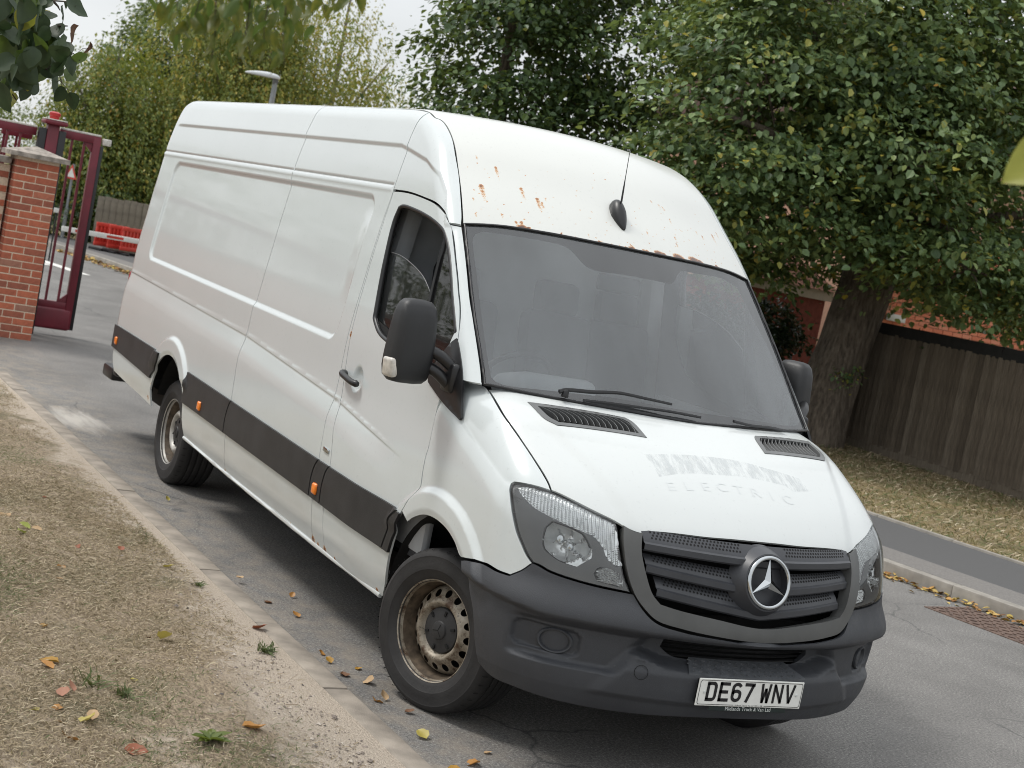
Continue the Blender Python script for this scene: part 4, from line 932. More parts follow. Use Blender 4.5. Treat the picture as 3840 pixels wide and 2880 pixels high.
# headlamps: housing bowl, bezel, reflector, ribbed strip, side light, outer lens
lamp = [tuple(p) for p in VL['lamp']]
lamp = lamp[:1] + lamp[2:9] + lamp[9:]
DL = Vector((-.74, .62, -.25)); PL = Plane(DL)
PLm = Plane((DL.x, -DL.y, DL.z))
def lampset(sg):
    P = (lambda a: a) if sg < 0 else flipy
    pl = PL if sg < 0 else PLm
    bz = panel('headlamp', P(lamp), pl, g_nose, MT['lampgrey'], van, .02, gap=.004, off=-.016, mirror=False, thick=.02, holes=[P(VL['lampreflect']), P(VL['lampstrip']), P(VL['lampfog'])], bsp=.009)
    panel('lamp_seal', P(lamp), pl, g_nose, MT['void'], bz, .05, gap=.0005, off=-.03, mirror=False, thick=.004, holes=[P(VL['lampreflect'])])
    # ribbed indicator strip
    st = panel('indicator_strip', P(VL['lampstrip']), pl, lambda x, y, z: g_nose(x, y, z)+.0013*np.sin((x*pl.e1[0]+y*pl.e1[1]+z*.22)*2*np.pi/.0150), MT['lampreflector'], bz, .0030, gap=-.001, off=-.020, mirror=False, thick=.004, bsp=.006)
    panel('side_light', P(VL['lampfog']), pl, lambda x, y, z: g_nose(x, y, z)+.003*np.sin(np.abs(y)*2*np.pi/.009), MT['lampreflector'], bz, .003, gap=-.001, off=-.022, mirror=False, thick=.004, bsp=.006)
    # main reflector: a bowl with facets and two bulbs
    pr = pl.uv(np.array(P(VL['lampreflect']))); cu = pr.mean(0); c3 = np.array(P(VL['lampreflect'])).mean(0)
    mu = np.abs(pr-cu).max()
    def bowl(x, y, z):
        q = np.stack([x, y, z], -1).reshape(-1, 3); u = (pl.uv(q)-cu); r = np.hypot(u[:, 0]*1.0, u[:, 1]*1.1)
        dd = .075*np.clip(1-(r/.10)**2, -.2, 1)
        a = np.floor((np.arctan2(u[:, 1], u[:, 0])+.4)/(2*np.pi/7)); dd = dd+.014*np.sin(a*2.4+1.0)+.010*np.sign(u[:, 1]-.01)-.16*u[:, 1]*np.sin(a*1.9)
        dd = np.maximum(dd, .006); return g_nose(x, y, z)+dd.reshape(np.shape(x))
    panel('reflector', P(VL['lampreflect']), pl, bowl, MT['lampreflector'], bz, .005, gap=-.002, off=-.012, mirror=False, thick=.004, bsp=.008)
    ax = -np.array(pl.d)
    for du, dv, r in ((-.025*sg*-1, .018, .016), (.02*sg*-1, -.004, .013)):
        o3 = c3-ax*.052+pl.e1*du+pl.e2*dv
        mb = MB(); Mx = Matrix.Translation(Vector(o3)) @ Vector(ax).to_track_quat('Z', 'Y').to_matrix().to_4x4(); mb.lathe([(r, 0), (r, .018), (r*.75, .026), (.0005, .028)], 20, Mx); mb.build('bulb_cap', MT['chrome'], bz, 40)
    panel('headlamp_lens', P(lamp), pl, g_nose, MT['lampglass'], bz, .02, gap=.003, off=-.001, mirror=False, thick=0, rim=False, bsp=.012)
lampset(-1); lampset(1)

# grille
fi = [(.825, -.517, 1.022), (.852, -.523, .956), (.888, -.505, .874), (.913, -.478, .81), (.929, -.445, .776), (.95, -.38, .765), (.989, -.213, .747), (1.009, 0, .727)]
fo2 = [(1.018, 0, .672), (1.003, -.205, .681), (.973, -.353, .694), (.94, -.455, .712), (.917, -.503, .746), (.891, -.548, .80), (.858, -.582, .882), (.81, -.594, .985), (.785, -.588, 1.036), (.813, -.541, 1.022)]
ringR = fi + fo2
surr = [p for p in fi] + [tuple(p) for p in flipy(fi[:-1][::-1])] + [tuple(p) for p in flipy(fo2[::-1])] + fo2[1:]
panel('grille_surround', surr, PF, lambda x, y, z: g_nose(x, y, z)+.012*ss(.0, .02, np.abs(y)*0), MT['grillegrey'], van, .015, gap=.002, off=.012, mirror=False, thick=.05, bsp=.012, trange=(-1.5, .5))
box('grille_back', (.70, 0, .86), (.02, 1.16, .34), MT['void'], van)
for sg in (-1, 1): box('grille_cheek', (.755, sg*.550, .835), (.12, .012, .27), MT['void'], van)
def slat(zb, zt, y0, y1, n, name='grille_slat'):
    V = []; F = []; ys = np.linspace(y0, y1, n)
    for y in ys:
        b, t = zb(abs(y)), zt(abs(y))
        xf = float(XC(np.array([b+.02]))[0])-.35*y*y-.012
        pr = [(-.050, t), (-.018, b+.042), (-.012, b+.032), (0, b+.026), (.002, b+.004), (-.004, b-.003), (-.05, b-.006)]
        V += [(xf+dx, y, z) for dx, z in pr]
    m = 7
    for i in range(n-1):
        for j in range(m-1): F.append((i*m+j, i*m+m+j, i*m+m+j+1, i*m+j+1))
    mb = MB(); mb.add(V, F); o = mb.build(name, MT['slat'], van, 25)
    # perforations
    hb = MB()
    L0 = ys[-1]-ys[0]
    for r in range(3):
        for k in range(int(L0/.0155)):
            y = ys[0]+.035+.0155*(k+.5*(r % 2))
            if y > ys[-1]-.035: continue
            if abs(y) < .112 and name == 'grille_slat' and zb(.2) > .77: continue
            b, t = zb(abs(y)), zt(abs(y)); q = (r+.6)/3.1
            xf = float(XC(np.array([b+.02]))[0])-.35*y*y-.012
            x = xf-.018+(-.032)*q; z = b+.042+(t-b-.042)*q
            nrm = Vector((t-b-.042, 0, .032)).normalized(); ex = Vector((0, 1, 0)); ez = nrm.cross(ex)
            c = Vector((x, y, z))+nrm*.0012
            hb.add([tuple(c+ex*.0044*math.cos(a)+ez*.0050*math.sin(a)) for a in np.linspace(0, 2*np.pi, 9)[:-1]], [tuple(range(8))])
    hb.build('perforations', MT['void'], o)['kind'] = 'stuff'
lin = lambda a, b, L_: (lambda y: a+(b-a)*min(1, y/L_))
slat(lin(.957, .966, .52), lin(1.036, 1.036, .52), -.52, .52, 41)
slat(lin(.843, .884, .51), lin(.925, .948, .51), -.505, -.09, 17); slat(lin(.843, .884, .51), lin(.925, .948, .51), .09, .505, 17)
slat(lin(.752, .800, .46), lin(.838, .868, .46), -.455, .455, 37)
em = empty('badge', (0, 0, 0)); em.parent = van
n = Vector((.97, 0, .24)).normalized(); Mx = Matrix.Translation(Vector((1.000, 0, .911))) @ Matrix((Vector((0, 1, 0)), n.cross(Vector((0, 1, 0))), n)).transposed().to_4x4()
mb = MB(); mb.lathe([(.150, -.075), (.122, -.02), (.114, -.004), (.108, -.002), (.104, -.012), (.098, -.045), (.0005, -.05)], 56, Mx); mb.build('badge_pod', MT['slat'], em, 35)
mb = MB(); mb.lathe([(.098+.0085*math.cos(a), .0085*math.sin(a)) for a in np.linspace(0, 2*np.pi, 13)], 64, Mx); mb.build('badge_ring', MT['chrome'], em, 60)
mb = MB(); top = (0, 0, .012)
for k in range(3):
    a = math.pi/2+k*2*math.pi/3
    tip = (.096*math.cos(a), .096*math.sin(a), 0)
    l = (.022*math.cos(a+math.pi/3), .022*math.sin(a+math.pi/3), -.004); r = (.022*math.cos(a-math.pi/3), .022*math.sin(a-math.pi/3), -.004)
    mb.add([tuple(Mx @ Vector(v)) for v in (top, tip, l, r)], [(0, 1, 2), (0, 3, 1)])
    mb.add([tuple(Mx @ Vector(v)) for v in ((0, 0, -.02), tip, l, r)], [(0, 2, 1), (0, 1, 3)])
mb.build('badge_star', MT['chrome'], em)
# number plate
pl_ = empty('number_plate', (0, 0, 0)); pl_.parent = van
PX, PZ = 1.031, .466
bm = bmesh.new(); bm_box(bm, (PX, 0, PZ), (.006, .52, .111), None, .0025, 1); from_bm('plate_board', bm, MT['plate'], pl_, 30)
box('plate_backing', (PX-.012, 0, PZ-.002), (.018, .50, .10), MT['black'], pl_)
def stroke(mb, pts, w, x):                  # flat pen stroke in the (y, z) plane with mitred joints
    pts = [Vector((p[0], p[1])) for p in pts]; n = len(pts); Lp = []; Rp = []
    for i in range(n):
        a = (pts[i]-pts[i-1]).normalized() if i else (pts[1]-pts[0]).normalized()
        b = (pts[i+1]-pts[i]).normalized() if i < n-1 else a
        na = Vector((-a.y, a.x)); nb = Vector((-b.y, b.x)); m = (na+nb).normalized(); k = w/2/max(.35, m.dot(na))
        Lp.append(pts[i]+m*k); Rp.append(pts[i]-m*k)
    V = [(x, p.x, p.y) for p in Lp]+[(x, p.x, p.y) for p in Rp]
    mb.add(V, [(i, n+i, n+i+1, i+1) for i in range(n-1)])
def arc(cx, cy, rx, ry, a0, a1, n=8): return [(cx+rx*math.cos(math.radians(a)), cy+ry*math.sin(math.radians(a))) for a in np.linspace(a0, a1, n)]
H_, W_, S_w = .079, .050, .0135
h2 = S_w/2
GL = {'D': [[(h2, h2), (h2, H_-h2)], [(0, H_-h2), (W_-.018, H_-h2)] + arc(W_-.020, H_-.022, .0135, .0155, 80, 0, 5) + arc(W_-.020, .022, .0135, .0155, 0, -80, 5) + [(0, h2)]],
      'E': [[(h2, 0), (h2, H_)], [(0, H_-h2), (W_, H_-h2)], [(0, H_/2), (W_-.006, H_/2)], [(0, h2), (W_, h2)]],
      '6': [arc(W_/2, H_-.022, W_/2-h2, .0155, 20, 180, 8) + arc(W_/2, .022, W_/2-h2, .0155, 180, 360, 10) + arc(W_/2, .032, W_/2-h2, .0125, 0, 180, 9)],
      '7': [[(0, H_-h2), (W_, H_-h2)], [(W_-h2-.001, H_-h2), (.016, 0)]],
      'W': [[(h2-.002, H_), (.013, 0)], [(.013, 0), (W_/2, .060)], [(W_/2, .060), (W_-.013, 0)], [(W_-.013, 0), (W_-h2+.002, H_)]],
      'N': [[(h2, 0), (h2, H_)], [(h2, H_-.004), (W_-h2, .004)], [(W_-h2, 0), (W_-h2, H_)]],
      'V': [[(h2-.002, H_), (W_/2, .002)], [(W_/2, .002), (W_-h2+.002, H_)]]}
y = -.232+.0
x = PX+.0042
tot = 7*W_+5*.011+.033; y = -tot/2
for ch in "DE67 WNV":
    if ch == ' ': y += .022; continue
    mb = MB()
    for s_ in GL[ch]: stroke(mb, [(y+p[0], PZ-H_/2+.004+p[1]) for p in s_], S_w*(.86 if ch in 'WNV' else 1), x)
    mb.build('plate_character', MT['ink'], pl_); y += W_+.011
mb = MB(); bw, bh_ = .253, .0485                     # thin printed border, open at the bottom centre
for pts in ([(-.075, PZ-bh_), (-bw+.006, PZ-bh_), (-bw, PZ-bh_+.006), (-bw, PZ+bh_-.006), (-bw+.006, PZ+bh_), (bw-.006, PZ+bh_), (bw, PZ+bh_-.006), (bw, PZ-bh_+.006), (bw-.006, PZ-bh_), (.075, PZ-bh_)],): stroke(mb, pts, .0022, PX+.0040)
mb.build('plate_border', MT['ink'], pl_)
def text_mesh(name, body, size, M, mat, parent, align='CENTER', conform=None, bold=0.0):
    cu = bpy.data.curves.new(name, 'FONT'); cu.body = body; cu.size = size; cu.align_x = align; cu.align_y = 'CENTER'; cu.offset = bold; cu.resolution_u = 3
    t = bpy.data.objects.new(name, cu); COL.objects.link(t); bpy.context.view_layer.update()
    me = bpy.data.meshes.new_from_object(t.evaluated_get(bpy.context.evaluated_depsgraph_get())); bpy.data.objects.remove(t)
    me.name = name
    for v in me.vertices: v.co = M @ v.co
    if conform: conform(me)
    me.materials.clear(); me.materials.append(mat)
    return link(bpy.data.objects.new(name, me), parent)
MY = Matrix(((0, 0, 1, 0), (1, 0, 0, 0), (0, 1, 0, 0), (0, 0, 0, 1)))          # text plane -> faces +x
text_mesh('maker_line', "Midlands Truck & Van Ltd  WV11 3SB", .0088, Matrix.Translation((PX+.0042, 0, PZ-.0492)) @ MY, MT['ink'], pl_)
bm = bmesh.new(); bm_box(bm, (PX-.004, .005, PZ-.066), (.004, .38, .020), None, .002, 1); hp = from_bm('plate_holder_strip', bm, simple('holder_green_black', (.012, .022, .020), .3), pl_, 30)
text_mesh('holder_lettering', "Midlands Truck & Van Ltd", .0215, Matrix.Translation((PX-.0012, .005, PZ-.066)) @ MY, MT['lettering'], pl_)
for sy in (-1, 1):
    mb = MB(); mb.lathe([(.006, 0), (.006, .002), (.0035, .004), (.0005, .004)], 16, Matrix.Translation((PX+.003, sy*.228, PZ+.001)) @ Matrix.Rotation(math.pi/2, 4, 'Y')); mb.build('plate_screw', MT['lettering'], pl_)

# side mouldings
def mould(pts, name='side_moulding'):
    return panel(name, side(pts), PS, g_side, MT['mould'], van, .03, gap=.003, off=.013, thick=.014, trange=(-1.3, 0), bsp=.02)
zt_ = lambda x: float(np.interp(x, [-5.9, -4.5, -3.83, -2.9, -1.4, -.35], [.858, .845, .828, .811, .784, .772]))
zb_ = lambda x: float(np.interp(x, [-5.9, -4.6, -3.85, -2.9, -1.4, -.45], [.690, .634, .622, .608, .583, .560]))
mould([(-5.83, zb_(-5.83)), (-4.67, zb_(-4.67)), (-4.66, .66), (-4.60, .70), (-4.52, .77), (-4.47, zt_(-4.47)), (-5.2, zt_(-5.2)), (-5.83, zt_(-5.83))])
def strip_m(x0, x1): mould([(x0, zb_(x0)), (x1, zb_(x1)), (x1, zb_(x1)+.10), (x1-.02, zt_(x1)-.03), (x1-.03, zt_(x1)), (x0+.005, zt_(x0)), (x0+.0, zt_(x0)-.03)])
mould([(-3.855, zb_(-3.85)), (-2.925, zb_(-2.92)), (-2.925, .70), (-2.905, .77), (-2.875, zt_(-2.88)), (-3.70, zt_(-3.7)), (-3.815, zt_(-3.81)), (-3.83, .74)])
mould([(-2.917, zb_(-2.91)), (-1.44, zb_(-1.44)), (-1.44, .68), (-1.42, .745), (-1.385, zt_(-1.4)), (-2.868, zt_(-2.88)), (-2.897, .77), (-2.917, .70)])
mould([(-1.432, zb_(-1.43)), (-1.283, zb_(-1.28)), (-1.283, .68), (-1.266, .745), (-1.235, zt_(-1.24)), (-1.377, zt_(-1.38)), (-1.412, .745), (-1.432, .68)])
mould([(-1.275, zb_(-1.27)), (-.525, zb_(-.52)), (-.50, .62), (-.455, .71), (-.385, zt_(-.38)), (-1.227, zt_(-1.24)), (-1.258, .745), (-1.275, .68)])
mould([(-.517, zb_(-.51)), (-.45, zb_(-.45)), (-.42, .64), (-.365, .72), (-.338, .768), (-.377, .770), (-.447, .71), (-.492, .62)])
for (ix, iz) in ((-5.70, .748), (-3.44, .672), (-1.357, .640)):
    p = side([(ix, iz)], g_side)[0]
    for sg in (1, -1):
        bm = bmesh.new(); bm_box(bm, (p[0], sg*(p[1]-.016), p[2]), (.058, .020, .058), None, .012, 3)
        from_bm('side_marker', bm, MT['amber'], van, 40)
# chrome tag on the pillar, door handles
p = side([(-1.325, .845)])[0]
for sg in (1, -1):
    bm = bmesh.new(); bm_box(bm, (p[0], sg*(p[1]-.003), p[2]), (.075, .010, .022), Matrix.Rotation(.05, 3, 'Y'), .004, 2); from_bm('pillar_tag', bm, MT['chrome'], van, 40)
hp_ = side([(-1.345, 1.236), (-1.26, 1.229), (-1.14, 1.217)])
for sg in (1, -1):
    P = np.array([hp_[0]+[0, -.012, 0], hp_[0]+[.03, -.036, 0], hp_[1]+[0, -.044, 0], hp_[2]+[-.02, -.040, 0], hp_[2]+[.012, -.026, -.002]]); P[:, 1] *= (1 if sg > 0 else -1)
    R0 = resample(P, .012, False, 170); n = len(R0)
    mb = MB(); mb.tube(R0, [.019]*3 + [.016]*(n-5) + [.018, .013], 10); o = mb.build('door_handle', MT['black'], van, 60)

# mirrors
def mirror(piv, rot, sg):
    mr = empty('wing_mirror', (0, 0, 0)); mr.parent = van
    bm = bmesh.new(); r = bmesh.ops.create_cube(bm, size=1.0)
    bmesh.ops.subdivide_edges(bm, edges=bm.edges[:], cuts=5, use_grid_fill=True)
    Mx = Matrix.Translation(Vector(piv)) @ Matrix.Rotation(rot, 4, 'Z')
    for v in bm.verts:
        q = v.co*2; e = 5.0
        s = (abs(q.x)**e+abs(q.y)**e+abs(q.z)**e)**(1/e); q = q/s
        z = q.z; wd = .102+.012*z*-1+.0; dpt = .062*(1-.25*z*z*(1 if z > 0 else .6))
        v.co = Vector((q.x*dpt*(1.15 if q.x > 0 else .75)+.0, q.y*wd-.012*z*0, z*.182))
        v.co.y += (-.010*(1-z))*0
    for v in bm.verts: v.co = Mx @ v.co
    body = from_bm('mirror_shell', bm, MT['black'] if False else simple('mirror_plastic', (.016, .0165, .018), .48, var=.15, bmp=.06, bscale=300), mr, 180)
    # indicator lens in the lower outer corner, arms to the foot, glass
    bm = bmesh.new(); bm_box(bm, (.022, -.092, -.118), (.075, .040, .085), Matrix.Rotation(.12, 3, 'X'), .014, 3)
    for v in bm.verts: v.co = Mx @ v.co
    from_bm('mirror_indicator', bm, MT['clearlens'], mr, 40)
    bm = bmesh.new(); bm_box(bm, (-.046, 0, .01), (.012, .14, .25), None, .005, 2)
    for v in bm.verts: v.co = Mx @ v.co
    from_bm('mirror_glass', bm, MT['chrome'], mr, 40)
    mb = MB()
    for za, zb2 in ((-.085, 1.375), (-.02, 1.455)):
        a = Mx @ Vector((-.01, .07, za)); b = Vector((-.20, sg*.955, zb2)); m_ = (a+b)/2+Vector((.02, 0, .01))
        mb.tube(resample(np.array([a, m_, b]), .02, False, 170), .026, 10)
    mb.build('mirror_arm', MT['black'], mr, 60)
    bm = bmesh.new(); bm_box(bm, (-.20, sg*.955, 1.41), (.11, .045, .13), None, .02, 3); from_bm('mirror_knuckle', bm, MT['black'], mr, 40)
    return mr
mirror((-.265, -1.145, 1.535), math.radians(10), -1)
lm = mirror((-.40, 1.03, 1.54), math.radians(-10-62), 1)

# wipers, antenna
mb = MB(); A = WL['wiper_arm']+np.array([.03, 0, .03]); B = WL['wiper_blade']+np.array([.012, 0, .012])
mb.tube(resample(A, .02, False), np.linspace(.010, .006, len(resample(A, .02, False))), 6); mb.tube(resample(B, .03, False), .0065, 6)
mb.lathe([(.016, -.02), (.016, .008), (.010, .014), (.0005, .014)], 14, Matrix.Translation(Vector(A[0])+Vector((0, .03, 0)))); mb.build('wiper', MT['black'], van, 50)
mb = MB(); B2 = WL['wiper2']+np.array([.02, 0, .006]); mb.tube(resample(B2, .03, False), .007, 6); mb.build('wiper', MT['black'], van, 50)
an = empty('antenna', (0, 0, 0)); an.parent = van
base = on(g_cab, [(0, -.03, 2.245)], (-1, 0, 0), -1, 3)[0]; nn = Vector(grad(g_cab, base[None])[0]); sl_ = Vector((nn.z, 0, -nn.x)).normalized(); yy = Vector((0, 1, 0))
bm = bmesh.new(); r = bmesh.ops.create_uvsphere(bm, u_segments=20, v_segments=12, radius=1.0)
for v in bm.verts:
    q = v.co.copy(); t = q.x
    v.co = Vector(base)+sl_*(t*.098)+yy*(q.y*.039*(1-.35*max(0, t)))+nn*(max(q.z, -.1)*.048*(1-.55*t)+.002)
from_bm('antenna_foot', bm, MT['black'], an, 60)
a0 = Vector(base)-sl_*.04+nn*.058
mb = MB(); d_ = (Vector((-.06, 0, 1))).normalized(); pts = [tuple(a0+d_*q) for q in (0, .06, .12, .245)]
mb.tube(pts, [.0055, .005, .0022, .0018], 6); mb.build('antenna_rod', MT['black'], an, 60)

# ghost lettering left by removed vinyl on the bonnet
m, nt, p = new_mat('vinyl_ghost'); tr_ = nt.nodes.new('ShaderNodeBsdfTransparent'); ms_ = nt.nodes.new('ShaderNodeMixShader'); na_ = noise(nt, 13, 6, .75, stretch=(.5, 2.2, 1)); ra_ = ramp(nt, na_.outputs['Fac'], [(.42, 0.0), (.58, .36)]); nt.links.new(ra_.outputs[0], ms_.inputs[0]); nt.links.new(tr_.outputs[0], ms_.inputs[1]); nt.links.new(p.outputs[0], ms_.inputs[2]); nt.links.new(ms_.outputs[0], [n for n in nt.nodes if n.type == 'OUTPUT_MATERIAL'][0].inputs[0]); n1 = noise(nt, 26, 6, .7, stretch=(.4, 1.6, 1)); r1 = ramp(nt, n1.outputs['Fac'], [(.40, (.56, .59, .60)), (.50, (.52, .555, .57)), (.62, (.62, .64, .64))]); nt.links.new(r1.outputs[0], p.inputs['Base Color']); p.inputs['Roughness'].default_value = .36; p.inputs['Coat Weight'].default_value = .75; p.inputs['Coat Roughness'].default_value = .10; MT['ghost'] = m
blk = [(.513, -.375, 1.286), (.50, -.15, 1.29), (.50, .10, 1.296), (.52, .27, 1.29), (.535, .42, 1.275), (.60, .445, 1.24), (.625, .33, 1.22), (.60, .30, 1.23), (.592, .1, 1.235), (.60, -.1, 1.23), (.605, -.22, 1.23), (.628, -.36, 1.22)]
panel('vinyl_residue', blk, PT, g_nose, MT['ghost'], van, .03, gap=0, off=.0006, mirror=False, thick=0, rim=False, bsp=.03)
def conf(me):
    P = np.array([tuple(v.co) for v in me.vertices]); Q = on(g_nose, P, PT.d, -3, 3); N = grad(g_nose, Q)
    for v, q in zip(me.vertices, Q+N*.0008): v.co = q
MB_ = Matrix(((0, -1, 0, .665), (1.32, 0, 0, -.035), (0, 0, 0, 1.2), (0, 0, 0, 1)))
gg_ = simple('ghost_grey', (.578, .604, .602), .36, var=.06, scale=50, coat=.5)
for i, ch in enumerate('ELECTRIC'): text_mesh('ghost_letter', ch, .066, Matrix(((0, -1, 0, .665+.004*abs(i-3)), (1.25, 0, 0, -.325+.0845*i), (0, 0, 0, 1.2), (0, 0, 0, 1))), gg_, van, conform=conf)

# wheels
def wheel(name, hub, steer, sg, rim=None):
    rim = rim or MT['rim']
    wr = empty(name, (0, 0, 0)); wr.parent = van
    Mx = Matrix.Translation(Vector(hub)) @ Matrix.Rotation(steer, 4, 'Z') @ (Matrix.Rotation(math.pi/2, 4, 'X') if sg < 0 else Matrix.Rotation(-math.pi/2, 4, 'X'))
    R0 = .352
    tp = [(.212, -.215), (.235, -.228), (.285, -.236), (.322, -.228), (.338, -.212)]
    for k in range(5):
        h = -.205+.0405*k; tp += [(R0-.002, h), (R0, h+.004), (R0, h+.030), (R0-.002, h+.034)]
        if k < 4: tp += [(R0-.009, h+.035), (R0-.009, h+.039)]
    tp += [(R0-.004, .004), (.338, .018), (.330, .026), (.318, .031), (.312, .030), (.285, .037), (.262, .036), (.258, .033), (.235, .029), (.222, .020), (.212, .012)]
    mb = MB(); mb.lathe(tp, 72, Mx); ty = mb.build('tyre', MT['rubber'], wr, 32)
    sb = MB()                                        # shoulder sipes, crown sipes
    for k in range(48):
        a = 2*math.pi*k/48; rot = Matrix.Rotation(a, 4, 'Z')
        mm = Mx @ rot @ Matrix.Translation((R0-.0075, 0, .006)); sb.add([tuple(mm @ Vector(v)) for v in ((.002, -.002, .014), (.0070, -.002, -.010), (.0070, .002, -.010), (.002, .002, .014), (-.002, -.002, .015), (-.002, .002, .015))], [(0, 1, 2, 3), (0, 3, 5, 4)])
    sb.build('tread_sipes', MT['void'], wr)['kind'] = 'stuff'
    rp_ = [(.214, .016), (.219, .020), (.223, .016), (.222, .008), (.213, .006), (.208, -.006), ]
    mb = MB(); mb.lathe(rp_, 72, Mx); mb.build('rim', rim, wr, 35)
    mb = MB(); mb.lathe([(.208, -.006), (.203, -.028), (.197, -.048), (.194, -.09), (.192, -.16), (.205, -.2)], 72, Mx); mb.build('rim_barrel', MT['barrel'], wr, 35)
    # pressed disc with real holes
    prof = pchip([.085, .098, .108, .122, .134, .148, .165, .180, .192], [-.048, -.046, -.024, -.012, -.018, -.030, -.042, -.054, -.078])
    nh = 16
    outer = [(.191*math.cos(a), .191*math.sin(a)) for a in np.linspace(0, 2*np.pi, 72, endpoint=False)]
    inner = [(.088*math.cos(a), .088*math.sin(a)) for a in np.linspace(0, 2*np.pi, 40, endpoint=False)]
    hl = [[(.160*math.cos(b)+.0165*math.cos(a), .160*math.sin(b)+.0165*math.sin(a)) for a in np.linspace(0, 2*np.pi, 14, endpoint=False)] for b in np.linspace(0, 2*np.pi, nh, endpoint=False)]
    pts = [(r*math.cos(a), r*math.sin(a)) for r in (.098, .106, .114, .122, .130, .138) for a in np.linspace(0, 2*np.pi, 60, endpoint=False)] + [(r*math.cos(a), r*math.sin(a)) for r in (.181,) for a in np.linspace(0, 2*np.pi, 72, endpoint=False)] + [(.160*math.cos(b), .160*math.sin(b)) for b in np.linspace(0, 2*np.pi, nh, endpoint=False)+math.pi/nh]
    allp = outer+inner+sum(hl, [])+pts; E = []; b = 0
    for rg in [outer, inner]+hl: E += [(b+i, b+(i+1) % len(rg)) for i in range(len(rg))]; b += len(rg)
    vs, es, fs, *_ = delaunay_2d_cdt([Vector(p) for p in allp], E, [], 0, 1e-7)
    uv = np.array([tuple(v) for v in vs]); F = np.array([f for f in fs if len(f) == 3]); cen = uv[F].mean(1)
    ok = inpoly(cen, outer) & ~inpoly(cen, inner)
    for h in hl: ok &= ~inpoly(cen, h)
    F = F[ok]; zz = prof(np.hypot(uv[:, 0], uv[:, 1])); V = [tuple(Mx @ Vector((u[0], u[1], z))) for u, z in zip(uv, zz)]
    me = bpy.data.meshes.new('wheel_disc'); me.from_pydata(V, [], [tuple(f) for f in F]); me.polygons.foreach_set('use_smooth', np.ones(len(F), bool)); me.materials.append(rim); link(bpy.data.objects.new('wheel_disc', me), wr)
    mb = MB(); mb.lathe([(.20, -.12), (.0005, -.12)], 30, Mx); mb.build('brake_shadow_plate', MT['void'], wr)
    mb = MB(); mb.lathe([(.100, -.046), (.099, -.036), (.095, -.030), (.060, -.024), (.042, -.022), (.038, -.016), (.033, -.014), (.0005, -.013)], 48, Mx); cap = mb.build('hub_cap', MT['mould'], wr, 30)
    sb = MB()
    for k in range(6):
        mm = Mx @ Matrix.Rotation(2*math.pi*k/6+.3, 4, 'Z') @ Matrix.Translation((.078, 0, -.0245)); sb.box(mm.translation, (.022, .010, .006), mm.to_3x3())
    for k in range(3):
        mm = Mx @ Matrix.Rotation(2*math.pi*k/3+1.2, 4, 'Z') @ Matrix.Translation((.016, 0, -.0128)); sb.box(mm.translation, (.030, .0025, .0012), mm.to_3x3())
    sb.build('cap_slots', MT['void'], wr)['kind'] = 'stuff'
    return wr
wheel('front_wheel', (-.005, -.893, .345), math.radians(19), -1)
wheel('front_wheel', (-.005, .893, .345), math.radians(18), 1)
wheel('rear_wheel', (-4.335, -.872, .345), 0, -1, MT['rim2'])
wheel('rear_wheel', (-4.335, .872, .345), 0, 1, MT['rim2'])
# arch liners, underside, tail lamps, tow step
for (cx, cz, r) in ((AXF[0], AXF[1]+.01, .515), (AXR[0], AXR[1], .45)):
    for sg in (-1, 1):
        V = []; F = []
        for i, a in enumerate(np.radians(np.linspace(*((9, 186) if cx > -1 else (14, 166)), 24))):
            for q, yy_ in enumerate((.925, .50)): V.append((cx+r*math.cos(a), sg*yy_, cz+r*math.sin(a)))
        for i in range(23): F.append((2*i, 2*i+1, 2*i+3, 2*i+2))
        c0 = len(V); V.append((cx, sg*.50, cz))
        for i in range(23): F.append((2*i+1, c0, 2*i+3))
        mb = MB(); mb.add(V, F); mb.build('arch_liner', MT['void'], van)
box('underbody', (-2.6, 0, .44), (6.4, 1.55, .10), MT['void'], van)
mb = MB(); S1 = side([(-3.80, .405), (-2.9, .376), (-1.4, .350), (-.57, .330)]); mb.tube(resample(S1, .1, False), .012, 6); o = mb.build('sill_edge', MT['paint'], van, 60); mirror_obj(o)
for sg in (-1, 1):
    box('tail_lamp', (-5.925, sg*.905, 1.05), (.04, .07, .42), MT['red'], van, None, .015)
box('rear_step', (-6.13, 0, .455), (.30, 1.86, .10), MT['black'], van, None, .02)
box('rear_bumper', (-5.93, 0, .58), (.10, 1.86, .26), MT['mould'], van, None, .03)
# cab interior
box('bulkhead', (-1.47, 0, 1.34), (.03, 1.66, 1.60), MT['bulkhead'], van)
for sg in (-1, 1):
    box('door_card', (-.80, sg*.865, .98), (1.0, .05, .78), MT['dash'], van, None, .02)
    box('pillar_trim', (-1.42, sg*.80, 1.62), (.12, .10, 1.0), MT['dash'], van, Matrix.Rotation(sg*.13, 3, 'X'), .03)
box('cab_floor', (-.7, 0, .58), (1.6, 1.75, .04), MT['seat'], van)
box('headlining', (-1.25, 0, 2.24), (.50, 1.36, .03), MT['bulkhead'], van)
bm = bmesh.new(); bm_box(bm, (-.20, 0, 1.20), (.55, 1.66, .34), Matrix.Rotation(-.12, 3, 'Y'), .06, 3); from_bm('dashboard', bm, MT['dash'], van, 40)
mb = MB(); mb.add([(.02, .02, 1.405), (.05, .12, 1.405), (-.42, .34, 1.36), (-.44, .25, 1.36)], [(0, 1, 2, 3)]); mb.build('dash_paper', MT['white_card'], van)
mb = MB(); mb.add([(-.30, .50, 1.372), (-.10, .46, 1.39), (-.08, .62, 1.39), (-.28, .66, 1.372)], [(0, 1, 2, 3)]); mb.build('dash_paper', MT['white_card'], van)
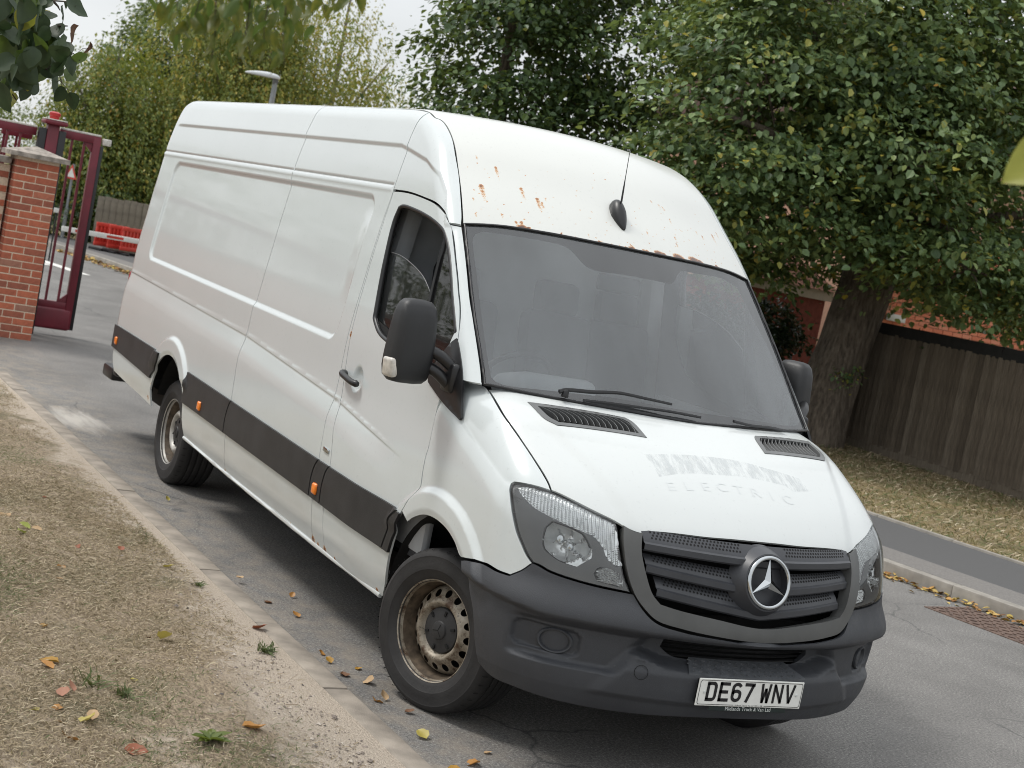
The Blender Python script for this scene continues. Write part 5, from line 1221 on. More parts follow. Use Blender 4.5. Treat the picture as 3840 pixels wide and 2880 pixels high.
bm = bmesh.new(); bm_box(bm, (-.36, -.40, 1.40), (.30, .42, .12), Matrix.Rotation(-.2, 3, 'Y'), .05, 3); from_bm('instrument_hood', bm, MT['dash'], van, 40)
for yc in (-.42, .18, .56):
    st = box('seat', (-1.10, yc, .98), (.50, .50 if yc < 0 else .42, .16), MT['seat'], van, None, .05)
    box('seat_back', (-1.34, yc, 1.36), (.14, .48 if yc < 0 else .40, .70), MT['seat'], st, Matrix.Rotation(-.18, 3, 'Y'), .05)
    box('head_rest', (-1.43, yc, 1.78), (.10, .26, .18), MT['seat'], st, Matrix.Rotation(-.18, 3, 'Y'), .04)
Mx = Matrix.Translation((-.62, -.42, 1.36)) @ Matrix.Rotation(math.radians(-62), 4, 'Y')
mb = MB(); mb.tube([tuple(Mx @ Vector((.20*math.cos(a), .20*math.sin(a), 0))) for a in np.linspace(0, 2*np.pi, 33)[:-1]], .016, 8, closed=True)
for a in (.3, 2.8, 4.7): mb.tube([tuple(Mx @ Vector((0, 0, -.03))), tuple(Mx @ Vector((.19*math.cos(a), .19*math.sin(a), 0)))], .018, 6)
mb.build('steering_wheel', MT['wheelblack'], van, 60)
bm = bmesh.new(); bm_box(bm, (-.55, 0, 1.93), (.03, .24, .08), None, .014, 2); from_bm('rear_view_mirror', bm, MT['black'], van, 40)
# ------------------------------------------------------------------ brick pillar and wall, gates
m, nt, p = new_mat('red_brick'); oi = nt.nodes.new('ShaderNodeObjectInfo'); n0 = noise(nt, 22, 5, .65); n1 = noise(nt, 120, 3)
cr = ramp(nt, oi.outputs['Random'], [(0, (.29, .095, .060)), (.45, (.41, .118, .064)), (.8, (.47, .14, .075)), (1, (.30, .155, .11))])
v = ramp(nt, n0.outputs['Fac'], [(.3, .78), (.7, 1.15)]); c = mix(nt, 1, cr.outputs[0], v.outputs[0], 'MULTIPLY'); nt.links.new(c.outputs[0], p.inputs['Base Color']); p.inputs['Roughness'].default_value = .85; bump(nt, p, n1.outputs['Fac'], .25, .005); MT['brick'] = m
MT['mortar'] = simple('mortar', (.62, .50, .38), .95, var=.15, scale=60, bmp=.3)
MT['coping'] = simple('lichened_coping', (.30, .265, .23), .9, var=.45, scale=14, bmp=.5, bscale=70)
_bm = {}
def brick(parent, c, s, rz=0.0):
    k = tuple(round(q, 3) for q in s)
    if k not in _bm:
        bm = bmesh.new(); bm_box(bm, (0, 0, 0), s, None, .003, 1); o = from_bm('brick', bm, MT['brick'], parent); _bm[k] = o.data
    else: o = link(bpy.data.objects.new('brick', _bm[k]), parent)
    o.location = (c[0]+random.uniform(-.0015, .0015), c[1]+random.uniform(-.0015, .0015), c[2]); o.rotation_euler = (0, 0, rz); return o
PC = (-11.35, -.755)
pil = tag(empty('brick_pillar', (*PC, 0)), 'square red brick gate pillar with a lichened pyramid stone cap', 'gate pillar')
box('mortar_core', (0, 0, .96), (.434, .434, 1.92), MT['mortar'], pil)
nc = 25; ch = .0755
for k in range(nc):
    z = .034+ch*k
    if k % 2 == 0:
        for sx_ in (-1, 1):
            for sy in (-1, 1): brick(pil, (sx_*.169, sy*.112, z), (.1025, .215, .065))
        for sy in (-1, 1): brick(pil, (0, sy*.169, z), (.2155, .1025, .065))
    else:
        for sy in (-1, 1):
            for sx_ in (-1, 1): brick(pil, (sx_*.112, sy*.169, z), (.215, .1025, .065))
        for sx_ in (-1, 1): brick(pil, (sx_*.169, 0, z), (.1025, .2155, .065))
bm = bmesh.new(); ww = .305
v0 = [bm.verts.new((sx_*ww, sy*ww, z)) for z in (1.915, 1.962) for sx_, sy in ((-1, -1), (1, -1), (1, 1), (-1, 1))]; ap_ = bm.verts.new((0, 0, 2.045))
for i in range(4):
    j = (i+1) % 4; bm.faces.new((v0[i], v0[j], v0[4+j], v0[4+i])); bm.faces.new((v0[4+i], v0[4+j], ap_))
bm.faces.new(v0[3::-1]); from_bm('pillar_cap', bm, MT['coping'], pil)
# boundary wall running on from the pillar
bw = tag(empty('boundary_wall', (-11.30, -1.0, 0)), 'red brick boundary wall with stone coping beside the gate pillar', 'wall')
box('mortar_core', (-.10, -4.2, .90), (.19, 8.4, 1.80), MT['mortar'], bw)
cnt = 0; rest = MB()
for j in range(38):
    for k in range(24):
        yb = -.112-.225*j-(.1125 if k % 2 else 0); z = .034+ch*k
        if j < 12: brick(bw, (-.05, yb, z), (.1025, .215, .065)); cnt += 1
        else: rest.box((-.05, yb, z), (.1025, .215, .065))
o = rest.build('brick_run', MT['brick'], bw); o['kind'] = 'stuff'
for j in range(14):
    bm = bmesh.new(); bm_box(bm, (-.10, -.30-.6*j, 1.85), (.34, .594, .075), None, .02, 2); from_bm('coping_stone', bm, MT['coping'], bw, 40)
# gates
MT['maroon'] = simple('maroon_paint', (.145, .012, .024), .42, var=.2, scale=6)
MT['weathered'] = simple('white_droppings', (.58, .56, .51), .9, var=.3, scale=30)
gp_ = tag(empty('gate_post', (-11.86, -.53, 0)), 'maroon steel gate post with black edge strips and red top knob behind the pillar', 'gate post')
box('post_tube', (0, 0, 1.16), (.12, .125, 2.32), MT['maroon'], gp_, None, .008)
for sy in (-1, 1): box('edge_strip', (.0, sy*.105, 1.13), (.10, .078, 2.26), MT['black'], gp_, None, .006)
box('post_cap', (0, .01, 2.335), (.26, .25, .05), MT['maroon'], gp_, None, .02)
bm = bmesh.new(); bm_box(bm, (0, .01, 2.366), (.24, .23, .012), None, .004); from_bm('cap_stain', bm, MT['weathered'], gp_)
mb = MB(); mb.lathe([(.05, 2.372), (.052, 2.40), (.062, 2.41), (.062, 2.44), (.03, 2.455), (.0005, 2.456)], 24); mb.build('top_knob', simple('red_knob', (.42, .02, .02), .35), gp_, 40)
def gate(name, label, cat, x, y0, y1, zt, bars, kick, frame_end, sg):
    r = tag(empty(name, (x, y0, 0)), label, cat); w_ = abs(y1-y0); s = 1 if y1 > y0 else -1
    box('top_rail', (0, s*w_/2, zt-.045), (.07, w_, .09), MT['maroon'], r, None, .006)
    box('rail_droppings', (0, s*(w_/2+.0), zt+.008), (.074, w_+.0, .022), MT['weathered'], r, None, .006)
    box('lower_rail', (0, s*w_/2, .345), (.06, w_, .075), MT['maroon'], r, None, .006)
    n = int(w_/.137)
    for k in range(n):
        yy_ = s*(w_-.075-.095-.137*k) if frame_end else s*(.16+.137*k)
        if 0 < abs(yy_) < w_: box('gate_bar', (0, yy_, (zt-.09+.38)/2), (.026, .026, zt-.47), MT['maroon'], r)
    if kick:
        bm = bmesh.new(); bm_box(bm, (.005, s*w_/2, .19), (.075, w_, .25), None, .035, 4); from_bm('kick_panel', bm, MT['maroon'], r, 50)
    if frame_end:
        box('end_stile', (0, s*(w_-.04), (zt+.06)/2), (.075, .085, zt-.10), MT['maroon'], r, None, .006)
        box('rubber_strip', (0, s*(w_+.022), (zt+.06)/2-.04), (.06, .036, zt-.18), MT['black'], r, None, .004)
        box('end_stop', (0, s*(w_+.07), zt-.05), (.06, .10, .075), MT['weathered'], r, None, .012)
        for zz, dz_ in ((zt-.09, -1), (.385, 1)):
            mb = MB(); a = s*(w_-.083); mb.add([(q, a, zz) for q in (-.02, .02)]+[(q, a-s*.10, zz) for q in (-.02, .02)]+[(q, a, zz+dz_*.10) for q in (-.02, .02)], [(0, 2, 4), (1, 5, 3), (0, 1, 3, 2), (2, 3, 5, 4), (4, 5, 1, 0)]); mb.build('corner_gusset', MT['maroon'], r)
    return r
gate('pedestrian_gate', 'maroon barred gate leaf with kick panel standing open right of the brick pillar', 'gate', -12.02, -.42, .035, 2.285, 4, True, True, 1)
gate('railing_gate', 'maroon railing behind the brick wall left of the gate post', 'railing', -11.95, -.68, -5.2, 2.25, 4, False, False, -1)
gate('railing_gate', 'dark maroon gate leaf edge folded back behind the gate post', 'gate', -12.5, -.62, -.95, 2.20, 4, True, False, -1)

# ------------------------------------------------------------------ beyond the gate
MT['white'] = simple('white_paint', (.66, .66, .63), .5, var=.08)
MT['redp'] = simple('red_plastic', (.52, .045, .03), .42, var=.15, scale=6)
ba = tag(empty('barrier_arm', (-24, 2.3, 0)), 'white barrier pole with red stripes across the road beyond the gate', 'barrier')
box('pole', (0, 2.6, .64), (.05, 5.3, .095), MT['white'], ba, None, .008)
for y0, y1 in ((.20, .36), (.80, 1.12), (1.9, 2.2), (2.9, 3.2)): box('red_stripe', (.001, (y0+y1)/2, .64), (.054, y1-y0, .048), MT['redp'], ba)
box('support_post', (-.1, 5.0, .35), (.25, .25, .7), MT['white'], ba, None, .02)
mb = tag(empty('marker_board', (-24.0, 2.12, 0)), 'small white board on a thin dark post just right of the brick pillar', 'marker board')
box('board', (0, 0, .955), (.03, .14, .085), MT['white'], mb, None, .006); box('board_post', (-.02, 0, .46), (.025, .025, .92), MT['black'], mb)
for i, lab in enumerate(('leftmost red plastic crowd barrier standing on the path by the wooden fence', 'middle red plastic crowd barrier, orange red, between the other two', 'rightmost red plastic crowd barrier, half hidden by the van')):
    r = tag(empty('plastic_barrier', (-28.5+.15*i, 4.12+.25*i, .1), math.radians(118)), lab, 'barrier', 'red barriers stacked on the path'); r.scale = (.88, .88, .88)
    for zz, hh in ((.64, .10), (.40, .06), (.16, .10)): box('rail', (0, 0, zz), (.62, .05, hh), MT['redp'], r, None, .012)
    for k in range(6): box('upright', (-.28+.112*k, 0, .40), (.045, .045, .54), MT['redp'], r, None, .008)
    bm = bmesh.new(); bm_box(bm, (0, .012, .40), (.60, .012, .50), None, .004); from_bm('barrier_panel', bm, MT['redp'], r)
    for sx_ in (-1, 1): box('foot', (sx_*.22, 0, .03), (.10, .46, .07), MT['black'], r, None, .02)
sg_ = tag(empty('road_sign', (-31, 3.74, 0)), 'triangular warning sign on a grey post seen through the gate bars', 'sign')
MT['grey'] = simple('galvanised_grey', (.27, .29, .30), .45, .3, var=.12)
mb = MB(); mb.tube([(0, 0, 0), (0, 0, .8)], .045, 12); mb.tube([(0, 0, .8), (0, 0, 1.82)], .030, 12); mb.build('post', MT['grey'], sg_, 50)
def tri_plate(name, s, x, mat):
    Mx = Matrix.Translation((.04+x*.6, -.04-x*.6, 1.585)) @ Matrix.Rotation(math.radians(-58), 4, 'Z')
    P = [Mx @ Vector((0, s*math.cos(a), s*math.sin(a)*1.0)) for a in (math.pi/2, math.pi*7/6, math.pi*11/6)]; Q = [p_+Mx.to_3x3() @ Vector((-.004, 0, 0)) for p_ in P]
    mb = MB(); mb.add(P+Q, [(0, 1, 2), (5, 4, 3), (0, 3, 4, 1), (1, 4, 5, 2), (2, 5, 3, 0)]); return mb.build(name, mat, sg_)
tri_plate('red_triangle', .225, .0, MT['redp']); tri_plate('white_triangle', .145, .006, MT['white'])
MT['oldwood'] = simple('weathered_boards', (.19, .17, .135), .9, var=.3, scale=5, bmp=.4, bscale=40)
wf = tag(empty('wooden_fence', (-30.5, 4.3, 0)), 'pale weathered wooden board fence behind the red barriers', 'fence')
me = None
for k in range(40):
    if me is None: o = box('fence_board', (0, 0, 0), (.022, .146, 1.22), MT['oldwood'], wf, None, .003); me = o.data
    else: o = link(bpy.data.objects.new('fence_board', me), wf)
    o.location = (random.uniform(-.01, .01), .075+.15*k, .61+.012*math.sin(k*1.7)+.012*k*.2); o.rotation_euler = (random.uniform(-.006, .006), 0, random.uniform(-.03, .03))
box('fence_rail', (-.04, 3, .9), (.05, 6, .08), MT['oldwood'], wf)
lp = tag(empty('street_lamp', (-27, 6.81, 0)), 'grey street lamp with a long flat pale head above the van roof', 'street lamp')
mb = MB(); mb.tube([(0, 0, 0), (0, 0, 4.38)], np.array([.075, .055]), 14); mb.build('column', MT['grey'], lp, 50)
bm = bmesh.new(); bmesh.ops.create_uvsphere(bm, u_segments=24, v_segments=12, radius=1)
for v_ in bm.verts:
    q = v_.co.copy(); t = (q.y+1)/2
    v_.co = Vector((q.x*(.07+.07*t), -.30+q.y*.40, 4.47+.03*t+max(q.z, -.3)*(.06+.05*t)))
from_bm('lamp_head', bm, simple('lamp_head_grey', (.55, .57, .58), .4, var=.06), lp, 50)
box('spigot', (0, 0, 4.42), (.10, .11, .16), MT['lampgrey'], lp, None, .02)

# ------------------------------------------------------------------ right side: close boarded fence, house, garage
m, nt, p = new_mat('dark_fence_boards'); oi = nt.nodes.new('ShaderNodeObjectInfo'); n0 = noise(nt, 9, 6, .7, stretch=(6, 6, .5)); cr = ramp(nt, oi.outputs['Random'], [(0, (.085, .066, .047)), (.5, (.125, .099, .072)), (1, (.175, .145, .11))]); v = ramp(nt, n0.outputs['Fac'], [(.3, .55), (.7, 1.3)]); c = mix(nt, 1, cr.outputs[0], v.outputs[0], 'MULTIPLY'); nt.links.new(c.outputs[0], p.inputs['Base Color']); p.inputs['Roughness'].default_value = .9; bump(nt, p, n0.outputs['Fac'], .5, .01); MT['darkwood'] = m
MT['darkrail'] = simple('black_stained_rail', (.014, .013, .012), .85, var=.3)
fn = tag(empty('board_fence', (-11.5, 10.97, 0)), 'dark close boarded garden fence with a black top rail along the far verge', 'fence')
me = None
for k in range(116):
    if me is None:
        V = [(x, y, z) for z in (0, 1.56) for x, y in ((-.060, -.030), (.060, -.002), (.060, .012), (-.060, -.012))]
        mb = MB(); mb.add(V, [(3, 2, 1, 0), (4, 5, 6, 7), (0, 1, 5, 4), (1, 2, 6, 5), (2, 3, 7, 6), (3, 0, 4, 7)]); o = mb.build('fence_board', MT['darkwood'], fn); me = o.data
    else: o = link(bpy.data.objects.new('fence_board', me), fn)
    o.location = (.06+.116*k, random.uniform(-.006, .006), .21+random.uniform(-.012, .012)); o.rotation_euler = (0, random.uniform(-.009, .009), 0)
for k in range(5):
    box('gravel_board', (1.35+2.7*k, 0, .155), (2.69, .03, .15), MT['darkwood'], fn); box('top_rail', (1.35+2.7*k, .01, 1.835), (2.69, .05, .16), MT['darkrail'], fn); box('fence_post', (.0+2.7*k, .05, .96), (.09, .09, 1.92), MT['darkwood'], fn)
MT['facing'] = simple('orange_brick', (.58, .19, .105), .85, var=.16, scale=9)
m, nt, p = new_mat('orange_brick_each'); oi = nt.nodes.new('ShaderNodeObjectInfo'); cr = ramp(nt, oi.outputs['Random'], [(0, (.56, .17, .09)), (.6, (.64, .21, .115)), (1, (.60, .24, .15))]); nt.links.new(cr.outputs[0], p.inputs['Base Color']); p.inputs['Roughness'].default_value = .85; MT['obrick'] = m
hs_ = tag(empty('brick_house', (-14.06, 13.5, 0)), 'orange brick house wall behind the dark fence, partly hidden by leaves', 'house')
box('wall', (-4.0, 4.5, 2.6), (8.0, 9.0, 5.2), simple('house_mortar', (.45, .27, .19), .9, var=.12, scale=20), hs_)
me = None
for k in range(26):
    for j in range(12):
        if len([1]) and k*12+j >= 300: break
        if me is None:
            bm = bmesh.new(); bm_box(bm, (0, 0, 0), (.03, .215, .064), None, .002, 1); o = from_bm('brick', bm, MT['obrick'], hs_); me = o.data
        else: o = link(bpy.data.objects.new('brick', me), hs_)
        o.location = (.008, .112+.225*j+(.1125 if k % 2 else 0), 1.62+.075*k)
rest = MB()
for k in range(30):
    for j in range(12, 40): rest.box((.008, .112+.225*j+(.1125 if k % 2 else 0), 1.62+.075*k), (.03, .215, .064))
o = rest.build('brick_run', MT['facing'], hs_); o['kind'] = 'stuff'
box('wall_vent', (.06, .24, 2.005), (.08, .36, .12), MT['white'], hs_, Matrix.Rotation(.0, 3, 'X'), .01)
mb = MB(); mb.add([(.3, -.4, 5.1), (-8.3, -.4, 5.1), (-8.3, 9.4, 5.1), (.3, 9.4, 5.1), (-4, -.4, 7.6), (-4, 9.4, 7.6)], [(0, 4, 5, 3), (2, 5, 4, 1), (0, 1, 4), (3, 5, 2), (0, 3, 2, 1)]); mb.build('roof', simple('roof_tiles', (.09, .05, .04), .8, var=.3, scale=20), hs_)
box('window', (.01, 4.2, 3.6), (.06, 1.3, 1.1), MT['white'], hs_); box('pane', (.045, 4.2, 3.6), (.01, 1.14, .94), MT['sideglass'], hs_)
gg = tag(empty('garage', (-14.6, 10.6, 0)), 'low dark red brick garage with a pale fascia board left of the tree trunk', 'garage')
box('wall', (-2.5, .9, 1.03), (5, 2.4, 2.06), simple('dark_red_brick', (.19, .05, .035), .9, var=.25, scale=14), gg)
box('fascia', (.03, .9, 2.14), (.06, 2.6, .17), simple('pale_fascia', (.46, .40, .33), .7), gg); mb = MB(); mb.add([(.12, -.5, 2.22), (-5.1, -.5, 2.22), (-5.1, 2.3, 2.22), (.12, 2.3, 2.22), (-.4, .0, 2.62), (-4.6, .0, 2.62), (-4.6, 1.8, 2.62), (-.4, 1.8, 2.62)], [(0, 3, 7, 4), (3, 2, 6, 7), (2, 1, 5, 6), (1, 0, 4, 5), (4, 7, 6, 5)]); mb.build('roof', simple('garage_tiles', (.16, .07, .05), .85, var=.35, scale=16), gg)
# ------------------------------------------------------------------ vegetation
def leaf_mat(name, stops, trans=.30, rough=.42):
    m = bpy.data.materials.new(name); m.use_nodes = True; nt = m.node_tree; nt.nodes.clear()
    o = nt.nodes.new('ShaderNodeOutputMaterial'); a = node(nt, 'ShaderNodeAttribute', attribute_name='tint')
    r = ramp(nt, a.outputs['Fac'], stops)
    p = nt.nodes.new('ShaderNodeBsdfPrincipled'); p.inputs['Roughness'].default_value = rough; p.inputs['Specular IOR Level'].default_value = .45
    t = nt.nodes.new('ShaderNodeBsdfTranslucent'); g = mix(nt, .45, r.outputs[0], (.30, .34, .04)); nt.links.new(g.outputs[0], t.inputs[0])
    nt.links.new(r.outputs[0], p.inputs['Base Color'])
    mx_ = nt.nodes.new('ShaderNodeMixShader'); mx_.inputs[0].default_value = trans
    nt.links.new(p.outputs[0], mx_.inputs[1]); nt.links.new(t.outputs[0], mx_.inputs[2]); nt.links.new(mx_.outputs[0], o.inputs[0]); return m
MT['lime'] = leaf_mat('lime_leaves', [(0, (.042, .080, .034)), (.35, (.110, .180, .072)), (.62, (.195, .275, .110)), (.82, (.275, .335, .10)), (.93, (.40, .34, .06)), (.985, (.50, .38, .05)), (1, (.26, .11, .04))])
MT['darkleaf'] = leaf_mat('dark_leaves', [(0, (.026, .052, .024)), (.45, (.070, .122, .046)), (.8, (.135, .205, .058)), (.96, (.11, .16, .04)), (1, (.34, .27, .04))])
MT['birch'] = leaf_mat('birch_leaves', [(0, (.085, .125, .026)), (.35, (.17, .222, .048)), (.65, (.27, .30, .065)), (.85, (.42, .37, .065)), (1, (.36, .21, .03))], .38)
MT['bush'] = leaf_mat('bush_leaves', [(0, (.05, .08, .022)), (.5, (.10, .145, .035)), (1, (.17, .21, .05))], .35)
MT['ivy'] = leaf_mat('ivy_leaves', [(0, (.012, .024, .014)), (.6, (.026, .045, .024)), (1, (.05, .075, .035))], .1, .28)
m, nt, p = new_mat('lime_bark'); n0 = noise(nt, 7, 7, .7, stretch=(3.0, 3.0, .55)); n1 = noise(nt, 3, 4)
c0 = ramp(nt, n0.outputs['Fac'], [(.32, (.040, .030, .023)), (.5, (.135, .108, .082)), (.70, (.25, .205, .16))]); nt.links.new(c0.outputs[0], p.inputs['Base Color']); p.inputs['Roughness'].default_value = .95; bump(nt, p, n0.outputs['Fac'], 1.0, .06); MT['bark'] = m
MT['twig'] = simple('twig_bark', (.055, .042, .032), .9, var=.3)
LT6 = np.array([(0, 0, 0), (.36, .30, .09), (.30, .68, .07), (0, 1, -.05), (-.30, .68, .07), (-.36, .30, .09)])
LF6 = np.array([(0, 1, 2), (0, 2, 3), (0, 3, 4), (0, 4, 5)])
LT4 = np.array([(0, 0, 0), (.33, .48, .06), (0, 1, -.04), (-.33, .48, .06)]); LF4 = np.array([(0, 1, 2), (0, 2, 3)])
def leaf_cloud(name, C, axis, nrm, size, tint, mat, parent, T=LT6, F=LF6):
    N = len(C); y = axis/np.maximum(np.linalg.norm(axis, axis=1, keepdims=True), 1e-9)
    z = nrm-(nrm*y).sum(1, keepdims=True)*y; z /= np.maximum(np.linalg.norm(z, axis=1, keepdims=True), 1e-9); x = np.cross(y, z)
    V = C[:, None]+size[:, None, None]*(T[None, :, :1]*x[:, None]+T[None, :, 1:2]*y[:, None]+T[None, :, 2:]*z[:, None])
    k = len(T); FF = (F[None]+(np.arange(N)*k)[:, None, None]).reshape(-1, 3)
    o = obj_np(name, V.reshape(-1, 3), FF, mat, parent); add_attr(o.data, 'tint', np.repeat(tint, k)); return o
def crown(parent, blobs, ncl, nper, lsize, mat, spread=.42, flat=.35, droop=.25, tint0=(.42, .22), seed=1, rare=.05, T=LT6, F=LF6, name='crown', hang=0.0, inner=.55, strand=0):
    r = np.random.default_rng(seed); Cs = []; As = []; Ns = []; Ss = []; Ts = []
    vol = np.array([b[1][0]*b[1][1]*b[1][2] for b in blobs])**.75; pr = vol/vol.sum()
    for k in range(ncl):
        c, rad = blobs[r.choice(len(blobs), p=pr)]
        d = r.normal(size=3); d /= np.linalg.norm(d); q = inner+(1-inner)*r.random()**.6
        cc = np.array(c)+d*np.array(rad)*q*(1+.10*r.normal())
        n = int(nper*r.uniform(.6, 1.4)); sp_ = spread*r.uniform(.7, 1.35)
        out = np.array([d[0], d[1], .0]); out /= max(np.linalg.norm(out), .05)
        # spray: a flattened fan of leaves, tilted outwards and down
        u = r.normal(size=(n, 2))*sp_*.55; side_ = np.array([-out[1], out[0], 0])
        P = cc+u[:, :1]*out+u[:, 1:]*side_+np.stack([0*u[:, 0], 0*u[:, 0], -droop*np.abs(u[:, 0])-droop*.6*u[:, 0]+r.normal(size=n)*sp_*flat*.5], 1)
        if hang: P[:, 2] -= np.abs(r.normal(size=n))*hang
        if strand:                          # leaves strung along a few hanging threads
            sx_ = r.normal(size=(strand, 2))*sp_*.8; w_ = r.integers(strand, size=n); P[:, :2] = cc[:2]+sx_[w_]+r.normal(size=(n, 2))*.035; P[:, 2] = cc[2]-r.random(n)*hang*1.9
        Cs.append(P); As.append(out*.7+r.normal(size=(n, 3))*.55+np.array([0, 0, -.45-hang])); Ns.append(np.array([0, 0, 1.0])*(1-.5*min(hang, 1))+out*.50+r.normal(size=(n, 3))*.30)
        Ss.append(lsize*r.uniform(.5, 1.3, n)*r.uniform(.8, 1.12)); t = tint0[0]+r.normal()*tint0[1]*.55+r.normal(size=n)*tint0[1]*.6
        t = np.clip(t, 0, .88); t = np.where(r.random(n) < rare, r.uniform(.88, 1, n), t); Ts.append(t)
    return leaf_cloud(name, np.vstack(Cs), np.vstack(As), np.vstack(Ns), np.concatenate(Ss), np.concatenate(Ts), mat, parent, T, F)
def limbs(parent, segs, mat, name='trunk', n=10):
    mb = MB()
    for pts, r0, r1 in segs:
        P = resample(np.array(pts, float), .18, False, 170); mb.tube(P, np.linspace(r0, r1, len(P)), n)
    return mb.build(name, mat, parent, 60)
# the big lime by the fence
lime = tag(empty('lime_tree', (0, 0, 0)), 'large lime tree with a thick leaning furrowed trunk before the dark fence', 'tree')
def trunk_mesh(name, pts, rads, n, mat, parent, ridges=.06, seed=0):
    P = resample(np.array(pts, float), .06, False, 170); tt = np.linspace(0, 1, len(P)); ro = np.interp(tt, np.linspace(0, 1, len(rads)), rads)
    V, F = tube_arrays(P, ro, n, cap=False); V = V.reshape(len(P), n, 3); a = np.linspace(0, 2*np.pi, n, endpoint=False)
    h = tt*len(P)*.06
    rid = ridges*(np.sin(a[None]*7+1.2*np.sin(h[:, None]*1.3)+seed)+.6*np.sin(a[None]*13+h[:, None]*1.7)+.5*np.sin(a[None]*23-h[:, None]*2.3))+.05*np.sin(a[None]*3+h[:, None]*2.0)
    V = P[:, None]+(V-P[:, None])*(1+rid[..., None]); mb = MB(); mb.add(V.reshape(-1, 3), F); return mb.build(name, mat, parent, 70)
trunk_mesh('trunk', [(-11.15, 10.12, -.05), (-11.15, 10.17, .3), (-11.17, 10.30, 1.0), (-11.2, 10.46, 1.8), (-11.23, 10.62, 2.5), (-11.3, 10.7, 3.4), (-11.4, 10.5, 4.6)], [.50, .41, .36, .36, .40, .36, .22], 72, MT['bark'], lime, .030)
limbs(lime, [([(-11.25, 10.5, 2.6), (-10.8, 9.6, 3.3), (-10.2, 8.0, 3.9), (-9.9, 6.8, 4.0)], .16, .03), ([(-11.25, 10.5, 2.7), (-10.4, 11.2, 3.4), (-9.3, 12.2, 3.9)], .15, .03), ([(-11.2, 10.4, 3.2), (-11.0, 9.2, 4.6), (-10.9, 8.2, 6.0)], .14, .03), ([(-11.3, 10.4, 3.4), (-10.5, 10.6, 5.0), (-9.9, 11.0, 6.6)], .14, .03), ([(-11.3, 10.3, 2.9), (-9.9, 10.0, 3.3), (-8.8, 9.8, 3.2)], .10, .02), ([(-11.3, 10.4, 3.2), (-12.3, 9.5, 4.2), (-13, 8.6, 5.2)], .12, .03)], MT['bark'], 'limb')
bl = [((-10.4, 7.6, 4.3), (1.5, 1.6, 1.5)), ((-9.8, 9.4, 4.2), (1.5, 1.7, 1.5)), ((-9.6, 11.3, 4.4), (1.6, 1.7, 1.6)), ((-10.6, 9.0, 6.2), (2.2, 2.4, 1.8)), ((-10.4, 11.6, 6.3), (2.2, 2.2, 1.8)), ((-11.6, 9.2, 5.0), (1.9, 2.2, 1.8)), ((-9.2, 10.3, 2.85), (.9, 1.2, .50)), ((-9.2, 12.0, 2.75), (.9, 1.2, .55)), ((-9.9, 8.6, 3.1), (.9, 1.1, .55)), ((-10.6, 7.0, 3.1), (1.0, 1.0, .7)), ((-11.7, 8.4, 2.9), (.9, .9, .7)), ((-12.6, 11.8, 5), (1.8, 1.8, 1.8)), ((-12.2, 10.9, 2.95), (.9, 1.1, .55)), ((-11.9, 9.3, 2.55), (.8, .8, .5)), ((-12.4, 12.9, 2.9), (1.0, 1.2, .6)), ((-10.2, 12.6, 2.5), (.7, 1.0, .4))]
crown(lime, bl, 1900, 50, .108, MT['lime'], .46, .18, .42, (.44, .28), 11, .022)
rt_ = np.random.default_rng(77)
limbs(lime, [([tuple(np.array(c)+rt_.normal(size=3)*np.array(rd)*.25), tuple(np.array(c)+q_*np.array(rd)*.65+np.array([0, 0, -.05])), tuple(np.array(c)+q_*np.array(rd)*1.05+np.array([0, 0, -.22]))], .022, .003) for c, rd in bl for q_ in [v_/np.linalg.norm(v_)*np.array([1, 1, .6]) for v_ in rt_.normal(size=(5, 3))]], MT['bark'], 'twigs', 5)['kind'] = 'stuff'
# epicormic tuft on the trunk
crown(lime, [((-10.86, 10.30, 1.12), (.22, .26, .16))], 16, 14, .06, MT['lime'], .14, .5, .2, (.4, .3), 4, .2, name='sprout_tuft')['kind'] = 'stuff'
# darker tree left of it, behind the van
dk = tag(empty('dark_tree', (0, 0, 0)), 'dense dark green tree rising behind the middle of the van roof', 'tree')
limbs(dk, [([(-14.4, 6.2, 0), (-14.4, 6.1, 2.4), (-14.3, 5.9, 5.5)], .24, .06), ([(-14.4, 6.1, 2.2), (-13.6, 5.2, 3.6)], .09, .02), ([(-14.4, 6.1, 2.6), (-14.0, 7.2, 4.4)], .09, .02)], MT['bark'])
bd = [((-14.0, 5.9, 4.4), (1.5, 1.35, 1.5)), ((-14.3, 6.3, 6.0), (1.6, 1.6, 1.4)), ((-13.6, 5.4, 3.3), (1.2, 1.05, .9)), ((-13.2, 6.9, 3.4), (1.2, 1.2, 1.1)), ((-14.2, 7.6, 5.2), (1.5, 1.3, 1.6)), ((-13.9, 6.3, 2.2), (1.3, 1.3, .9))]
crown(dk, bd, 900, 42, .100, MT['darkleaf'], .40, .35, .30, (.40, .26), 12, .012)
